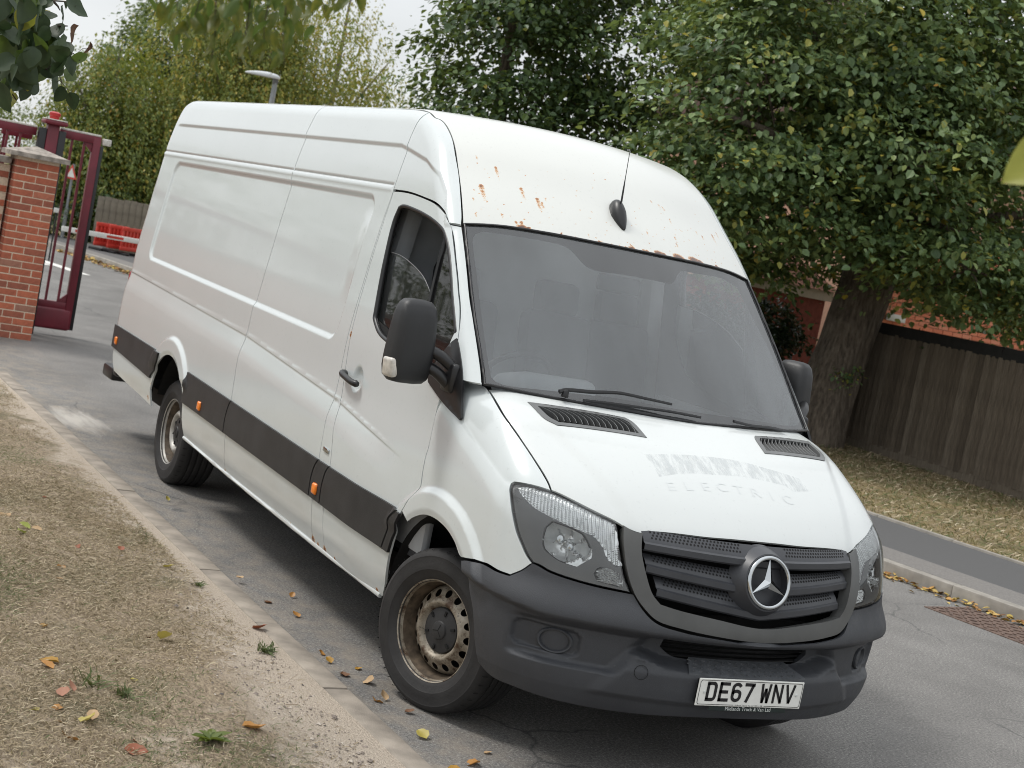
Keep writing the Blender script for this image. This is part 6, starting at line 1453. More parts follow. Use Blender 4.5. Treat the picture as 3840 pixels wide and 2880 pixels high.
# weeping birches far beyond the gate
def birch(x, y, h, r, seed, label, nl=900, tone=.42):
    t = tag(empty('birch_tree', (x, y, 0)), label, 'tree', 'weeping birches beyond the gate')
    limbs(t, [([(0, 0, 0), (.1, .05, h*.5), (0, .1, h*.93)], .16, .03), ([(0, 0, h*.45), (.6, r*.5, h*.75)], .06, .015), ([(0, 0, h*.4), (.6, -r*.5, h*.72)], .06, .015)], simple('birch_bark', (.22, .20, .17), .8, var=.5, scale=6))
    bl = [((0, 0, h*.78), (r*.62, r*.62, h*.20)), ((.3, r*.45, h*.60), (r*.55, r*.55, h*.18)), ((.3, -r*.45, h*.58), (r*.55, r*.55, h*.18)), ((.5, 0, h*.42), (r*.75, r*.85, h*.2)), ((.6, r*.5, h*.34), (r*.5, r*.5, h*.18)), ((.6, -r*.55, h*.32), (r*.5, r*.5, h*.18))]
    crown(t, bl, int(nl*1.2), 46, .105, MT['birch'], .34, .3, .2, (tone, .34), seed, .06, LT4*np.array([.8, 1, 1]), LF4, hang=.60, strand=4)
birch(-33, 4.7, 5.2, 1.75, 21, 'leftmost weeping birch, its olive crown above the gate leaf', 900, .33)
birch(-34, 8.0, 9.0, 2.7, 22, 'tall weeping birch behind the street lamp, yellowing leaves', 1300, .50)
birch(-35, 11.0, 8.2, 2.6, 23, 'thin yellow weeping birch right of the lamp beside the dark tree', 560, .62)
bg_ = tag(empty('background_tree', (-40, 8.2, 0)), 'dark green tree rising above and behind the weeping birches', 'tree')
crown(bg_, [((0, 0, 5.9), (1.8, 1.9, 1.4)), ((0, -1.2, 4.6), (1.6, 1.2, 1.2)), ((0, 2.2, 5.0), (1.6, 2.0, 1.8)), ((0, .4, 3.2), (2, 3, 2))], 620, 40, .16, MT['darkleaf'], .5, .4, .2, (.5, .25), 26, .0, LT4, LF4)
limbs(bg_, [([(0, 0, 0), (0, .1, 3), (0, 0, 6)], .22, .06)], MT['bark'])
bs = tag(empty('tall_hedge', (-33, 4.5, 0)), 'dark green ivy covered hedge between the gate bars and the wooden fence', 'hedge')
crown(bs, [((1.2, .0, .75), (.9, 1.7, .8)), ((1.2, -2.6, .9), (.9, 1.5, .9)), ((.6, 2.4, 1.6), (.9, 1.8, .8))], 420, 36, .09, MT['darkleaf'], .3, .5, .2, (.28, .2), 31, .01, LT4, LF4, name='foliage', inner=.3)
fb = tag(empty('far_bush', (-44, 1.4, 0)), 'bright green bushy trees in the distance left of the gate post', 'tree')
crown(fb, [((0, .6, 2.2), (1.6, 1.8, 1.3)), ((1, -2.2, 2.0), (1.6, 2.0, 1.2)), ((0, -5, 2.5), (2, 2, 1.6)), ((1, 2.6, 2.4), (1.2, 1.2, 1.2))], 420, 40, .11, MT['bush'], .45, .4, .2, (.5, .25), 32, .0, LT4, LF4, name='foliage', inner=.3)
fb = tag(empty('far_bush', (-21, -5.5, 0)), 'green trees rising behind the brick wall at the left edge', 'tree')
crown(fb, [((0, 0, 2.8), (1.6, 1.8, 1.6)), ((-1, 3.2, 2.1), (1.4, 1.5, 1.1)), ((0, -3.5, 3.6), (2, 2.2, 2.4)), ((-1, -7.5, 3.4), (2, 2.2, 2.4))], 480, 38, .12, MT['bush'], .45, .4, .2, (.25, .25), 33, .0, LT4, LF4, name='foliage', inner=.3)
iv = tag(empty('ivy_bush', (-12.6, 9.4, 0)), 'glossy dark ivy bush left of the leaning tree trunk', 'bush')
crown(iv, [((0, .2, 1.35), (.6, .9, .45)), ((.1, -.6, 1.5), (.5, .8, .45)), ((-.1, .2, .8), (.5, .8, .6)), ((-.2, .9, 1.5), (.5, .6, .4))], 230, 34, .085, MT['ivy'], .26, .5, .3, (.4, .3), 34, .0, name='foliage', inner=.4)
hd = tag(empty('rear_hedge', (-16, 8.3, 0)), 'dark shrubs filling the gap behind the ivy and under the trees', 'hedge')
crown(hd, [((0, 0, 1.2), (.8, 2.2, 1.2)), ((.4, 2.2, 1.0), (.8, 1.4, 1.0)), ((-1, -3, 1.2), (.8, 2, 1.2))], 300, 34, .11, MT['darkleaf'], .36, .5, .2, (.2, .2), 35, .0, LT4, LF4, name='foliage', inner=.3)

# ------------------------------------------------------------------ grass
def blades(name, X, Y, Z, ln, wd, flatness, tint, mat, seed):
    r = np.random.default_rng(seed); N = len(X); az = r.uniform(0, 2*np.pi, N); el = np.abs(r.normal(0, 1, N))*flatness
    d = np.stack([np.cos(az)*np.cos(el), np.sin(az)*np.cos(el), np.sin(el)], 1); s = np.stack([-np.sin(az), np.cos(az), 0*az], 1)
    B = np.stack([X, Y, Z], 1); m_ = B+d*ln[:, None]*.55+np.array([0, 0, .004]); t_ = B+d*ln[:, None]*np.array([1, 1, .75])+s*ln[:, None]*r.normal(0, .15, N)[:, None]; t_[:, 2] = np.maximum(t_[:, 2], Z+.002)
    w = s*wd[:, None]/2; w[:, 2] += wd*.3
    V = np.stack([B-w, B+w, m_+w, m_-w, t_], 1).reshape(-1, 3)
    k = np.arange(N)[:, None]*5; F = np.concatenate([k+np.array([[0, 1, 2]]), k+np.array([[0, 2, 3]]), k+np.array([[3, 2, 4]])], 0)
    o = obj_np(name, V, F, mat); add_attr(o.data, 'tint', np.repeat(tint, 5)); o['kind'] = 'stuff'; return o
MT['straw'] = leaf_mat('dry_grass', [(0, (.10, .068, .036)), (.35, (.245, .186, .118)), (.70, (.45, .362, .238)), (.88, (.64, .55, .40)), (.90, (.065, .09, .03)), (1, (.11, .145, .05))], .15, .7)
r = np.random.default_rng(5); N = 230000
X = r.uniform(-8.3, 1.6, N); X = np.where(r.random(N) < .45, r.uniform(-3.6, 1.3, N), X); Y = -1.40-r.random(N)**1.1*1.75; fo_ = r.random(N) < .18; Y = np.where(fo_, -3.1-r.random(N)*3.2, Y); X = np.where(fo_, r.uniform(-7.5, 4.5, N), X)
dens = np.sin(X*3.3+np.sin(Y*5))*.5+np.sin(Y*7.1-X*2.2)*.4+r.normal(size=N)*.5
sand = ((Y+1.72)/.45)+.55*np.sin(X*4.1+Y*3)*.8+.5*np.sin(X*1.3+2)+.9*np.clip((X+1.4)/2, 0, 1)
keep = (dens > -.75) & (r.random(N) > np.clip(sand*.8+.1, 0, .96)); X, Y = X[keep], Y[keep]; N = len(X)
green = np.clip(np.sin(X*1.9+.8)*np.sin(Y*2.6+X*.7)*1.2-.42, 0, 1)
ti = np.clip(r.normal(.48, .22, N), 0, .87); ti = np.where(r.random(N) < green*.8+.02, r.uniform(.905, 1, N), ti)
blades('grass', X, Y, verge_z(X, Y), r.uniform(.012, .042, N)*np.where(r.random(N) < .03, 2.2, 1), r.uniform(.0012, .0026, N), .28, ti, MT['straw'], 6)
N = 26000; X = r.uniform(-11.6, 1.5, N); Y = r.uniform(6.4, 10.9, N); yb = np.interp(X, [p_[0] for p_ in FK[::-1]], [p_[1] for p_ in FK[::-1]])+2.1; k = Y > yb; X, Y = X[k], Y[k]; N = len(X)
ti = np.clip(r.normal(.42, .24, N), 0, .87); ti = np.where(r.random(N) < .25, r.uniform(.905, 1, N), ti)
blades('far_grass', X, Y, np.full(N, .104), r.uniform(.04, .11, N), r.uniform(.004, .009, N), .5, ti, MT['straw'], 8)
# green tufts and a rosette weed
def tuft(x, y, s, n, seed, label):
    r = np.random.default_rng(seed); o = blades('grass_tuft', x+r.normal(0, s*.25, n), y+r.normal(0, s*.2, n), np.full(n, float(verge_z(x, y))), r.uniform(.5, 1.2, n)*s, r.uniform(.003, .005, n), .75, r.uniform(.9, 1, n), MT['straw'], seed); del o['kind']
    tag(o, label, 'grass tuft', 'green tufts on the dry verge')
tuft(.02, -2.33, .13, 34, 41, 'green grass tuft with long pale blades beside the orange leaf pair')
tuft(.13, -2.22, .07, 40, 45, 'dark green grass patch just right of the long bladed tuft')
tuft(-1.62, -1.42, .05, 40, 42, 'brown green tuft against the kerb left of the front wheel'); tuft(-.60, -1.40, .065, 70, 43, 'larger grey green tuft growing at the kerb edge near the front wheel')
def rosette(x, y, s, seed):
    r = np.random.default_rng(seed); n = 13; az = np.linspace(0, 2*np.pi, n, endpoint=False)+r.normal(0, .15, n); C = np.tile([x, y, float(verge_z(x, y))+.006], (n, 1))
    o = leaf_cloud('weed', C, np.stack([np.cos(az), np.sin(az), r.uniform(.15, .5, n)], 1), np.tile([0, 0, 1.0], (n, 1)), r.uniform(.6, 1.1, n)*s, r.uniform(.4, .9, n), MT['bush'], None, LT6*np.array([.6, 1, 1]), LF6); tag(o, 'small green leafy weed at the bottom edge of the dry verge', 'weed')
rosette(.60, -2.02, .085, 44)
NEAR_LEAVES=[(-0.044,-2.882,2.543,0.031,0),(-0.126,-2.811,2.527,0.046,0),(-0.064,-2.781,2.559,0.062,0),(-0.153,-2.848,2.511,0.04,0),(-0.157,-2.816,2.468,0.053,0),(0.018,-2.793,2.461,0.053,3),(0.004,-2.926,2.362,0.059,0),(-0.224,-2.775,2.283,0.071,0),(-0.037,-2.741,2.371,0.053,1),(-0.035,-2.768,2.35,0.046,0),(-0.261,-2.723,2.326,0.043,1),(-0.112,-2.796,2.363,0.056,0),(-0.198,-2.684,2.434,0.034,3),(-0.115,-2.773,2.244,0.043,0),(-0.155,-2.721,2.231,0.043,0),(-0.035,-2.879,2.242,0.037,0),(-0.184,-2.885,2.233,0.05,0),(-0.263,-2.925,2.186,0.056,2),(-0.149,-2.885,2.273,0.05,2),(-0.181,-2.797,2.564,0.025,0),(-0.177,-2.874,2.522,0.043,0),(0.002,-2.918,2.54,0.037,0),(-0.193,-2.772,2.41,0.056,0),(-0.152,-2.833,2.424,0.031,1),(-0.089,-2.97,2.399,0.056,0),(-0.015,-3.005,2.358,0.068,1),(-0.254,-2.896,2.297,0.056,0),(-0.143,-2.951,2.31,0.062,0),(-0.221,-2.959,2.252,0.05,0),(-0.56,-2.755,2.437,0.064,0),(-0.338,-2.881,2.479,0.061,1),(-0.055,-2.918,2.412,0.054,1),(-0.495,-2.817,2.54,0.067,0),(0.015,-2.844,2.354,0.037,0),(-0.127,-2.978,2.236,0.04,1),(-0.278,-2.946,2.535,0.036,1),(-0.362,-2.926,2.467,0.067,1),(-0.211,-2.918,2.386,0.056,0),(-0.382,-2.86,2.415,0.043,0),(0.245,-2.957,2.335,0.049,0),(0.131,-2.967,2.319,0.056,1),(-0.362,-2.826,2.454,0.059,0),(-0.017,-2.942,2.311,0.055,0),(-0.279,-2.927,2.422,0.045,0),(-0.34,-2.953,2.364,0.044,1),(-0.451,-2.82,2.512,0.067,0),(0.072,-2.85,2.399,0.039,0),(-0.286,-2.965,2.312,0.049,0),(-0.005,-2.921,2.313,0.054,1),(-0.587,-2.94,2.58,0.064,1),(-0.46,-2.936,2.562,0.052,1),(-0.394,-2.868,2.585,0.041,0),(-0.575,-2.824,2.435,0.055,0),(-0.443,-2.727,2.401,0.037,0),(-0.578,-2.886,2.26,0.062,0),(-0.101,-2.904,2.343,0.06,1),(-0.488,-2.96,2.438,0.063,0),(-0.618,-2.939,2.555,0.063,2),(-0.062,-2.965,2.428,0.056,1),(0.254,-3.002,2.479,0.059,0),(-0.34,-2.976,2.375,0.053,0),(-0.07,-2.886,2.401,0.051,1),(0.258,-2.872,2.403,0.042,0),(-0.041,-3.027,2.523,0.067,0),(-0.595,-2.903,2.299,0.059,1),(-0.257,-2.888,2.537,0.035,1),(0.155,-3.072,2.48,0.064,0),(-0.185,-3.024,2.497,0.058,0),(-0.367,-2.794,2.396,0.039,0),(-0.637,-2.922,2.556,0.056,1),(-0.589,-2.877,2.344,0.053,1),(0.107,-2.945,2.264,0.058,0),(-0.545,-2.921,2.417,0.04,0),(-0.12,-2.803,2.388,0.059,0),(-0.421,-2.761,2.394,0.057,0),(0.066,-2.968,2.237,0.054,2),(-0.48,-2.818,2.411,0.062,0),(0.017,-3.039,2.446,0.064,0),(-0.521,-2.897,2.294,0.065,0),(-0.398,-2.904,2.408,0.038,0),(-0.414,-2.967,2.382,0.046,1),(0.066,-2.949,2.363,0.054,1),(-0.541,-2.934,2.448,0.038,0),(-0.095,-2.972,2.182,0.06,0),(-0.576,-2.772,2.337,0.062,1),(0.161,-2.909,2.352,0.051,0),(0.1,-2.895,2.344,0.056,0),(-0.237,-2.917,2.528,0.065,1),(-0.15,-2.875,2.32,0.045,0),(-0.247,-2.992,2.481,0.054,0),(-0.527,-2.898,2.429,0.036,0),(-0.512,-2.785,2.399,0.066,0),(0.154,-3.047,2.419,0.039,0),(-0.123,-2.993,2.473,0.06,0),(-0.089,-2.907,2.509,0.041,0),(-0.447,-2.935,2.473,0.036,1),(-0.305,-2.852,2.353,0.067,0),(0.242,-2.867,2.311,0.041,0),(-0.171,-2.819,2.327,0.052,0),(0.109,-2.98,2.29,0.05,0),(-0.214,-2.99,2.306,0.051,1),(-0.551,-2.731,2.375,0.059,1),(-0.378,-2.982,2.48,0.042,0),(-0.155,-2.854,2.427,0.037,0),(-0.148,-2.874,2.456,0.06,0),(0.033,-2.965,2.532,0.063,1),(0.259,-2.961,2.453,0.042,0),(0.128,-2.862,2.364,0.036,0),(-0.273,-2.866,2.529,0.05,0),(0.224,-2.992,2.413,0.059,0),(-0.597,-2.877,2.587,0.042,2),(0.142,-3.025,2.402,0.065,0),(-0.169,-2.928,2.252,0.066,0),(-0.034,-2.931,2.546,0.068,0),(0.092,-3.066,2.484,0.036,1),(-0.299,-2.994,2.433,0.066,0),(-0.207,-2.966,2.393,0.053,1),(-0.411,-2.916,2.275,0.063,0),(0.047,-2.966,2.387,0.061,0),(-0.398,-2.775,2.403,0.065,0),(-0.425,-2.981,2.494,0.062,0),(-0.464,-2.881,2.341,0.037,0),(-0.098,-2.962,2.525,0.067,0),(-0.33,-2.985,2.526,0.043,0),(-0.504,-2.907,2.499,0.052,1),(0.099,-2.872,2.361,0.041,0),(0.011,-2.988,2.179,0.039,0),(0.161,-2.93,2.381,0.063,1),(-0.169,-2.96,2.344,0.059,1),(-0.579,-2.884,2.276,0.058,0),(-0.048,-2.907,2.481,0.068,1),(-0.031,-2.946,2.457,0.06,0),(-0.583,-2.819,2.434,0.065,0),(0.221,-2.962,2.319,0.067,0),(-0.205,-3.019,2.485,0.037,0),(-0.404,-2.88,2.446,0.06,0),(-0.175,-2.924,2.485,0.062,1),(-0.022,-2.968,2.486,0.05,0),(-0.54,-2.886,2.398,0.062,0),(0.259,-2.871,2.365,0.056,0),(0.068,-3.035,2.508,0.06,1),(-0.133,-3.002,2.54,0.046,0),(-0.34,-2.891,2.475,0.051,1),(-0.319,-2.981,2.386,0.057,0),(-0.394,-2.777,2.442,0.046,0),(-0.321,-2.977,2.553,0.065,0),(-0.303,-2.875,2.434,0.045,0),(-0.086,-2.79,2.378,0.047,0),(-0.219,-2.977,2.43,0.049,0),(0.244,-2.862,2.332,0.054,0),(-0.431,-2.922,2.254,0.044,0),(-0.545,-2.86,2.383,0.067,0),(-0.331,-2.921,2.434,0.066,0),(0.136,-2.982,2.431,0.043,0),(0.129,-3.022,2.29,0.063,0),(-0.24,-2.904,2.458,0.041,0),(0.081,-2.992,2.193,0.068,0),(-0.426,-2.965,2.546,0.041,0),(-0.065,-2.802,2.38,0.039,0),(0.123,-3.013,2.481,0.039,0),(-0.169,-2.946,2.504,0.037,0),(-0.182,-2.963,2.221,0.059,0),(-0.219,-2.871,2.395,0.05,1),(-0.586,-2.891,2.343,0.063,0),(0.189,-3.03,2.298,0.055,0),(-0.111,-3.005,2.495,0.054,0),(-0.153,-2.988,2.337,0.04,1),(-0.312,-2.875,2.355,0.055,1),(-0.193,-2.966,2.508,0.059,0),(-0.218,-2.898,2.383,0.064,0),(-0.29,-2.889,2.357,0.045,1),(-0.233,-2.932,2.481,0.064,1),(-0.107,-2.95,2.359,0.047,0),(0.068,-2.936,2.496,0.047,0),(0.231,-2.993,2.457,0.059,2),(0.144,-2.949,2.287,0.064,0),(-0.247,-2.977,2.434,0.039,0),(-0.624,-2.846,2.398,0.051,0),(-0.301,-2.872,2.409,0.057,0),(-0.318,-2.862,2.55,0.056,0),(-0.312,-2.921,2.538,0.036,0),(0.058,-2.94,2.518,0.05,1),(0.081,-2.898,2.358,0.045,0),(-0.199,-2.877,2.433,0.045,0),(-0.51,-2.834,2.301,0.056,0),(-0.157,-2.993,2.508,0.066,0),(-0.045,-2.942,2.262,0.043,0),(0.048,-2.997,2.398,0.044,0),(0.166,-2.917,2.424,0.042,0),(0.052,-2.977,2.275,0.057,0),(-0.268,-2.831,2.378,0.049,0),(-0.437,-2.89,2.564,0.063,0),(-0.457,-2.817,2.514,0.068,2),(-0.066,-3.003,2.417,0.04,0),(-0.166,-2.812,2.415,0.054,0),(-0.606,-2.774,2.323,0.055,0),(-0.347,-2.944,2.565,0.059,0),(-0.008,-2.97,2.477,0.041,0),(-0.559,-2.893,2.524,0.051,0),(-0.267,-2.954,2.399,0.039,2),(-0.081,-2.92,2.517,0.053,0),(-0.038,-3.028,2.428,0.066,0),(0.022,-2.935,2.387,0.067,0),(0.036,-2.906,2.466,0.046,0),(-0.429,-2.934,2.286,0.042,0),(0.099,-2.963,2.254,0.057,0),(-0.344,-2.804,2.397,0.049,0),(-0.549,-2.894,2.477,0.04,1),(-0.407,-2.837,2.511,0.052,1),(-0.256,-2.928,2.316,0.067,0),(-0.389,-2.798,2.407,0.04,0),(0.181,-3.03,2.491,0.057,0),(-0.367,-2.827,2.386,0.053,0),(0.242,-3.004,2.268,0.044,0),(-0.407,-2.982,2.425,0.063,0),(-0.444,-2.779,2.453,0.05,1),(0.051,-2.906,2.391,0.035,0),(-0.022,-2.962,2.513,0.054,0),(0.23,-3.034,2.51,0.046,0),(-0.323,-2.931,2.334,0.061,2),(-0.56,-2.853,2.56,0.054,0),(-0.205,-2.895,2.452,0.042,0),(-0.186,-2.979,2.355,0.043,1),(-0.307,-3.013,2.541,0.037,0),(-0.154,-2.867,2.458,0.045,0),(-0.113,-2.943,2.337,0.056,0),(-0.098,-2.987,2.485,0.06,0),(-0.33,-2.861,2.555,0.052,0),(-0.187,-2.9,2.428,0.038,1),(-0.154,-2.889,2.419,0.055,0),(-0.445,-2.842,2.335,0.06,0),(0.094,-2.836,2.392,0.046,0),(-0.031,-2.946,2.405,0.057,0),(-0.123,-2.896,2.436,0.036,1),(0.006,-2.941,2.273,0.042,0)]
NEAR_TWIGS=[[(-0.205,-3.094,2.581),(-0.194,-2.986,2.524),(-0.183,-2.897,2.482),(-0.172,-2.823,2.445),(-0.168,-2.785,2.407),(-0.165,-2.755,2.361)],[(-0.211,-3.076,2.47),(-0.2,-2.976,2.424),(-0.189,-2.907,2.407),(-0.179,-2.843,2.403),(-0.17,-2.801,2.42),(-0.159,-2.736,2.396)],[(-0.214,-3.065,2.403),(-0.204,-2.975,2.335),(-0.194,-2.904,2.311),(-0.183,-2.847,2.345),(-0.172,-2.786,2.328),(-0.17,-2.765,2.286)],[(-0.217,-3.051,2.314),(-0.208,-2.974,2.249),(-0.203,-2.934,2.218),(-0.199,-2.907,2.19)],[(-0.191,-3.01,2.601),(-0.18,-2.907,2.543),(-0.166,-2.845,2.569),(-0.156,-2.792,2.577),(-0.151,-2.767,2.575)],[(-0.166,-2.845,2.569),(-0.164,-2.824,2.553),(-0.164,-2.815,2.541)],[(-0.167,-2.812,2.485),(-0.16,-2.778,2.492)],[(-0.183,-2.897,2.482),(-0.175,-2.861,2.507)],[(-0.189,-2.907,2.407),(-0.189,-2.893,2.382)],[(-0.183,-2.847,2.345),(-0.179,-2.82,2.318),(-0.175,-2.794,2.3)]]
DROOP_LEAVES=[(2.617,-3.151,2.405,0.024),(2.605,-3.14,2.4,0.024),(2.604,-3.16,2.387,0.02),(2.602,-3.16,2.379,0.026),(2.658,-3.132,2.375,0.028),(2.611,-3.143,2.366,0.019),(2.636,-3.16,2.352,0.029),(2.649,-3.143,2.348,0.023),(2.65,-3.123,2.344,0.026),(2.613,-3.128,2.336,0.026),(2.742,-3.136,2.402,0.019),(2.739,-3.149,2.391,0.023),(2.681,-3.105,2.396,0.022),(2.755,-3.127,2.379,0.025),(2.683,-3.106,2.38,0.02),(2.762,-3.127,2.363,0.026),(2.74,-3.116,2.358,0.02),(2.7,-3.127,2.349,0.027),(2.729,-3.13,2.339,0.022),(2.736,-3.136,2.329,0.026),(2.717,-3.106,2.329,0.021),(2.72,-3.116,2.318,0.025),(2.71,-3.099,2.314,0.023),(2.72,-3.127,2.299,0.019),(2.681,-3.106,2.297,0.027),(2.685,-3.09,2.292,0.021),(2.759,-3.103,2.409,0.019),(2.724,-3.085,2.407,0.019),(2.73,-3.08,2.4,0.018),(2.709,-3.092,2.389,0.03),(2.774,-3.12,2.371,0.027),(2.693,-3.088,2.375,0.021),(2.762,-3.085,2.364,0.024),(2.709,-3.085,2.358,0.027),(2.749,-3.075,2.351,0.025),(2.775,-3.098,2.336,0.019),(2.75,-3.099,2.328,0.024),(2.76,-3.085,2.323,0.027),(2.819,-3.096,2.407,0.025),(2.812,-3.065,2.407,0.026),(2.788,-3.077,2.398,0.024),(2.771,-3.092,2.387,0.023),(2.751,-3.058,2.388,0.019),(2.759,-3.054,2.38,0.02),(2.807,-3.094,2.361,0.022),(2.818,-3.066,2.359,0.023),(2.729,-3.069,2.354,0.027),(2.774,-3.071,2.343,0.03),(2.785,-3.073,2.334,0.029),(2.755,-3.04,2.335,0.026),(2.739,-3.07,2.32,0.023),(2.786,-3.053,2.315,0.024),(2.77,-3.059,2.305,0.025),(2.792,-3.043,2.301,0.026),(2.738,-3.062,2.289,0.025),(2.737,-3.049,2.284,0.021),(2.769,-3.032,2.279,0.022),(2.742,-3.047,2.268,0.02),(2.796,-3.06,2.256,0.023),(2.769,-3.054,2.25,0.03),(2.863,-3.061,2.413,0.019),(2.853,-3.061,2.406,0.028),(2.813,-3.064,2.399,0.024),(2.83,-3.047,2.394,0.027),(2.809,-3.035,2.39,0.019),(2.825,-3.044,2.379,0.027),(2.883,-3.072,2.361,0.028),(2.81,-3.036,2.365,0.029),(2.801,-3.051,2.354,0.029),(2.877,-3.057,2.341,0.026),(2.858,-3.071,2.33,0.02),(2.888,-3.062,2.324,0.022),(2.838,-3.055,2.319,0.029),(2.824,-3.035,2.316,0.02),(2.733,-3.013,2.433,0.018),(2.753,-2.989,2.429,0.028),(2.705,-3.004,2.42,0.022),(2.715,-3.006,2.41,0.028),(2.705,-2.988,2.407,0.024),(2.695,-3.004,2.395,0.026),(2.696,-2.989,2.39,0.025),(2.675,-2.98,2.384,0.022),(2.707,-2.987,2.373,0.026),(2.706,-2.984,2.365,0.023),(2.683,-2.993,2.356,0.027),(2.657,-2.981,2.351,0.023),(2.748,-2.994,2.336,0.03),(2.715,-2.963,2.336,0.019),(2.712,-2.966,2.327,0.021),(2.702,-2.988,2.313,0.029),(2.737,-2.959,2.311,0.029),(2.707,-2.975,2.299,0.018),(2.688,-2.973,2.292,0.03),(2.788,-3.001,2.433,0.027),(2.809,-3.002,2.423,0.021),(2.739,-2.984,2.423,0.03),(2.779,-2.968,2.416,0.028),(2.741,-2.968,2.409,0.027),(2.799,-2.986,2.394,0.023),(2.817,-2.983,2.385,0.023),(2.736,-2.977,2.381,0.026),(2.747,-2.967,2.375,0.021),(2.762,-2.949,2.37,0.026),(2.752,-2.953,2.361,0.02),(2.813,-2.984,2.343,0.03),(2.763,-2.968,2.34,0.028),(2.807,-2.962,2.331,0.026),(2.742,-2.955,2.326,0.026),(2.796,-2.978,2.311,0.028),(2.795,-2.974,2.303,0.029),(2.893,-2.968,2.435,0.028),(2.855,-2.95,2.434,0.025),(2.903,-2.965,2.419,0.022),(2.917,-2.977,2.408,0.029),(2.827,-2.971,2.406,0.027),(2.903,-2.972,2.394,0.021),(2.872,-2.961,2.39,0.027),(2.906,-2.979,2.377,0.022),(2.867,-2.943,2.379,0.028),(2.883,-2.965,2.365,0.019),(2.883,-2.971,2.356,0.022),(2.869,-2.954,2.352,0.028),(2.904,-2.971,2.339,0.026),(2.852,-2.954,2.337,0.021),(2.894,-2.982,2.321,0.024),(2.858,-2.96,2.319,0.021),(2.838,-2.935,2.317,0.028),(2.908,-2.983,2.297,0.025),(2.857,-2.961,2.295,0.026),(2.882,-2.97,2.284,0.024),(2.878,-2.968,2.277,0.024),(2.641,-2.856,2.477,0.019),(2.572,-2.865,2.47,0.026),(2.634,-2.847,2.462,0.02),(2.641,-2.855,2.451,0.024),(2.634,-2.853,2.443,0.021),(2.606,-2.85,2.436,0.026),(2.628,-2.837,2.43,0.022),(2.563,-2.823,2.427,0.026),(2.579,-2.851,2.41,0.023),(2.624,-2.836,2.403,0.019),(2.625,-2.863,2.388,0.029),(2.619,-2.852,2.382,0.027),(2.62,-2.822,2.38,0.023),(2.74,-2.85,2.473,0.026),(2.709,-2.824,2.473,0.019),(2.671,-2.828,2.465,0.029),(2.757,-2.833,2.45,0.023),(2.705,-2.82,2.447,0.028),(2.738,-2.861,2.427,0.024),(2.739,-2.83,2.426,0.022),(2.666,-2.812,2.424,0.022),(2.66,-2.774,2.496,0.018),(2.71,-2.79,2.48,0.02),(2.628,-2.77,2.479,0.026),(2.672,-2.761,2.469,0.018),(2.682,-2.747,2.462,0.029),(2.674,-2.784,2.444,0.028)]
DROOP_TWIGS=[[(2.619,-3.144,2.425),(2.612,-3.146,2.369),(2.612,-3.139,2.352),(2.612,-3.13,2.336)],[(2.716,-3.131,2.422),(2.71,-3.131,2.368),(2.709,-3.118,2.329),(2.707,-3.112,2.287)],[(2.734,-3.098,2.429),(2.73,-3.092,2.377),(2.726,-3.095,2.349),(2.724,-3.09,2.324)],[(2.778,-3.071,2.433),(2.771,-3.072,2.38),(2.768,-3.062,2.315),(2.763,-3.058,2.249)],[(2.857,-3.069,2.429),(2.854,-3.057,2.38),(2.852,-3.051,2.346),(2.849,-3.05,2.312)],[(2.71,-2.995,2.457),(2.706,-2.986,2.404),(2.701,-2.981,2.348),(2.701,-2.964,2.294)],[(2.781,-2.988,2.454),(2.78,-2.971,2.404),(2.774,-2.971,2.355),(2.773,-2.96,2.307)],[(2.88,-2.985,2.449),(2.879,-2.969,2.4),(2.874,-2.963,2.34),(2.873,-2.949,2.282)],[(2.6,-2.863,2.497),(2.595,-2.853,2.442),(2.594,-2.845,2.41),(2.593,-2.839,2.377)],[(2.709,-2.844,2.495),(2.703,-2.839,2.44),(2.703,-2.834,2.43),(2.704,-2.826,2.42)],[(2.674,-2.766,2.517),(2.667,-2.763,2.46),(2.664,-2.768,2.454),(2.669,-2.755,2.451)]]
# ------------------------------------------------------------------ tree standing behind the camera side of the verge, its twigs hanging into view
def leaf_mesh(name, mat, L_=1.0, W=.42, curl=.12, fold=.10, tip=.25, seed=0, lobed=0.0, n=7):
    r = np.random.default_rng(seed); V = []; F = []
    for i in range(n+1):
        t = i/n; w = W*math.sin(math.pi*min(1, t**(.80)))**.75*(1-tip*t*t)+(.012 if 0 < i < n else 0); w *= 1+lobed*math.sin(t*19)
        z = curl*math.sin(t*2.4+seed)*t; tw_ = .25*math.sin(seed*2.1)*t
        for s in (-1, -.5, 0, .5, 1): V.append((s*w, t*L_, z+fold*abs(s)*w*2+tw_*s*w+.012*r.normal()*(abs(s) > .6)))
    for i in range(n):
        for j in range(4): F.append((i*5+j, i*5+j+1, (i+1)*5+j+1, (i+1)*5+j))
    mb = MB(); mb.add(V, F); me = bpy.data.meshes.new(name); me.from_pydata(mb.V, [], mb.F); me.materials.append(mat); me.polygons.foreach_set('use_smooth', np.ones(len(me.polygons), bool)); return me
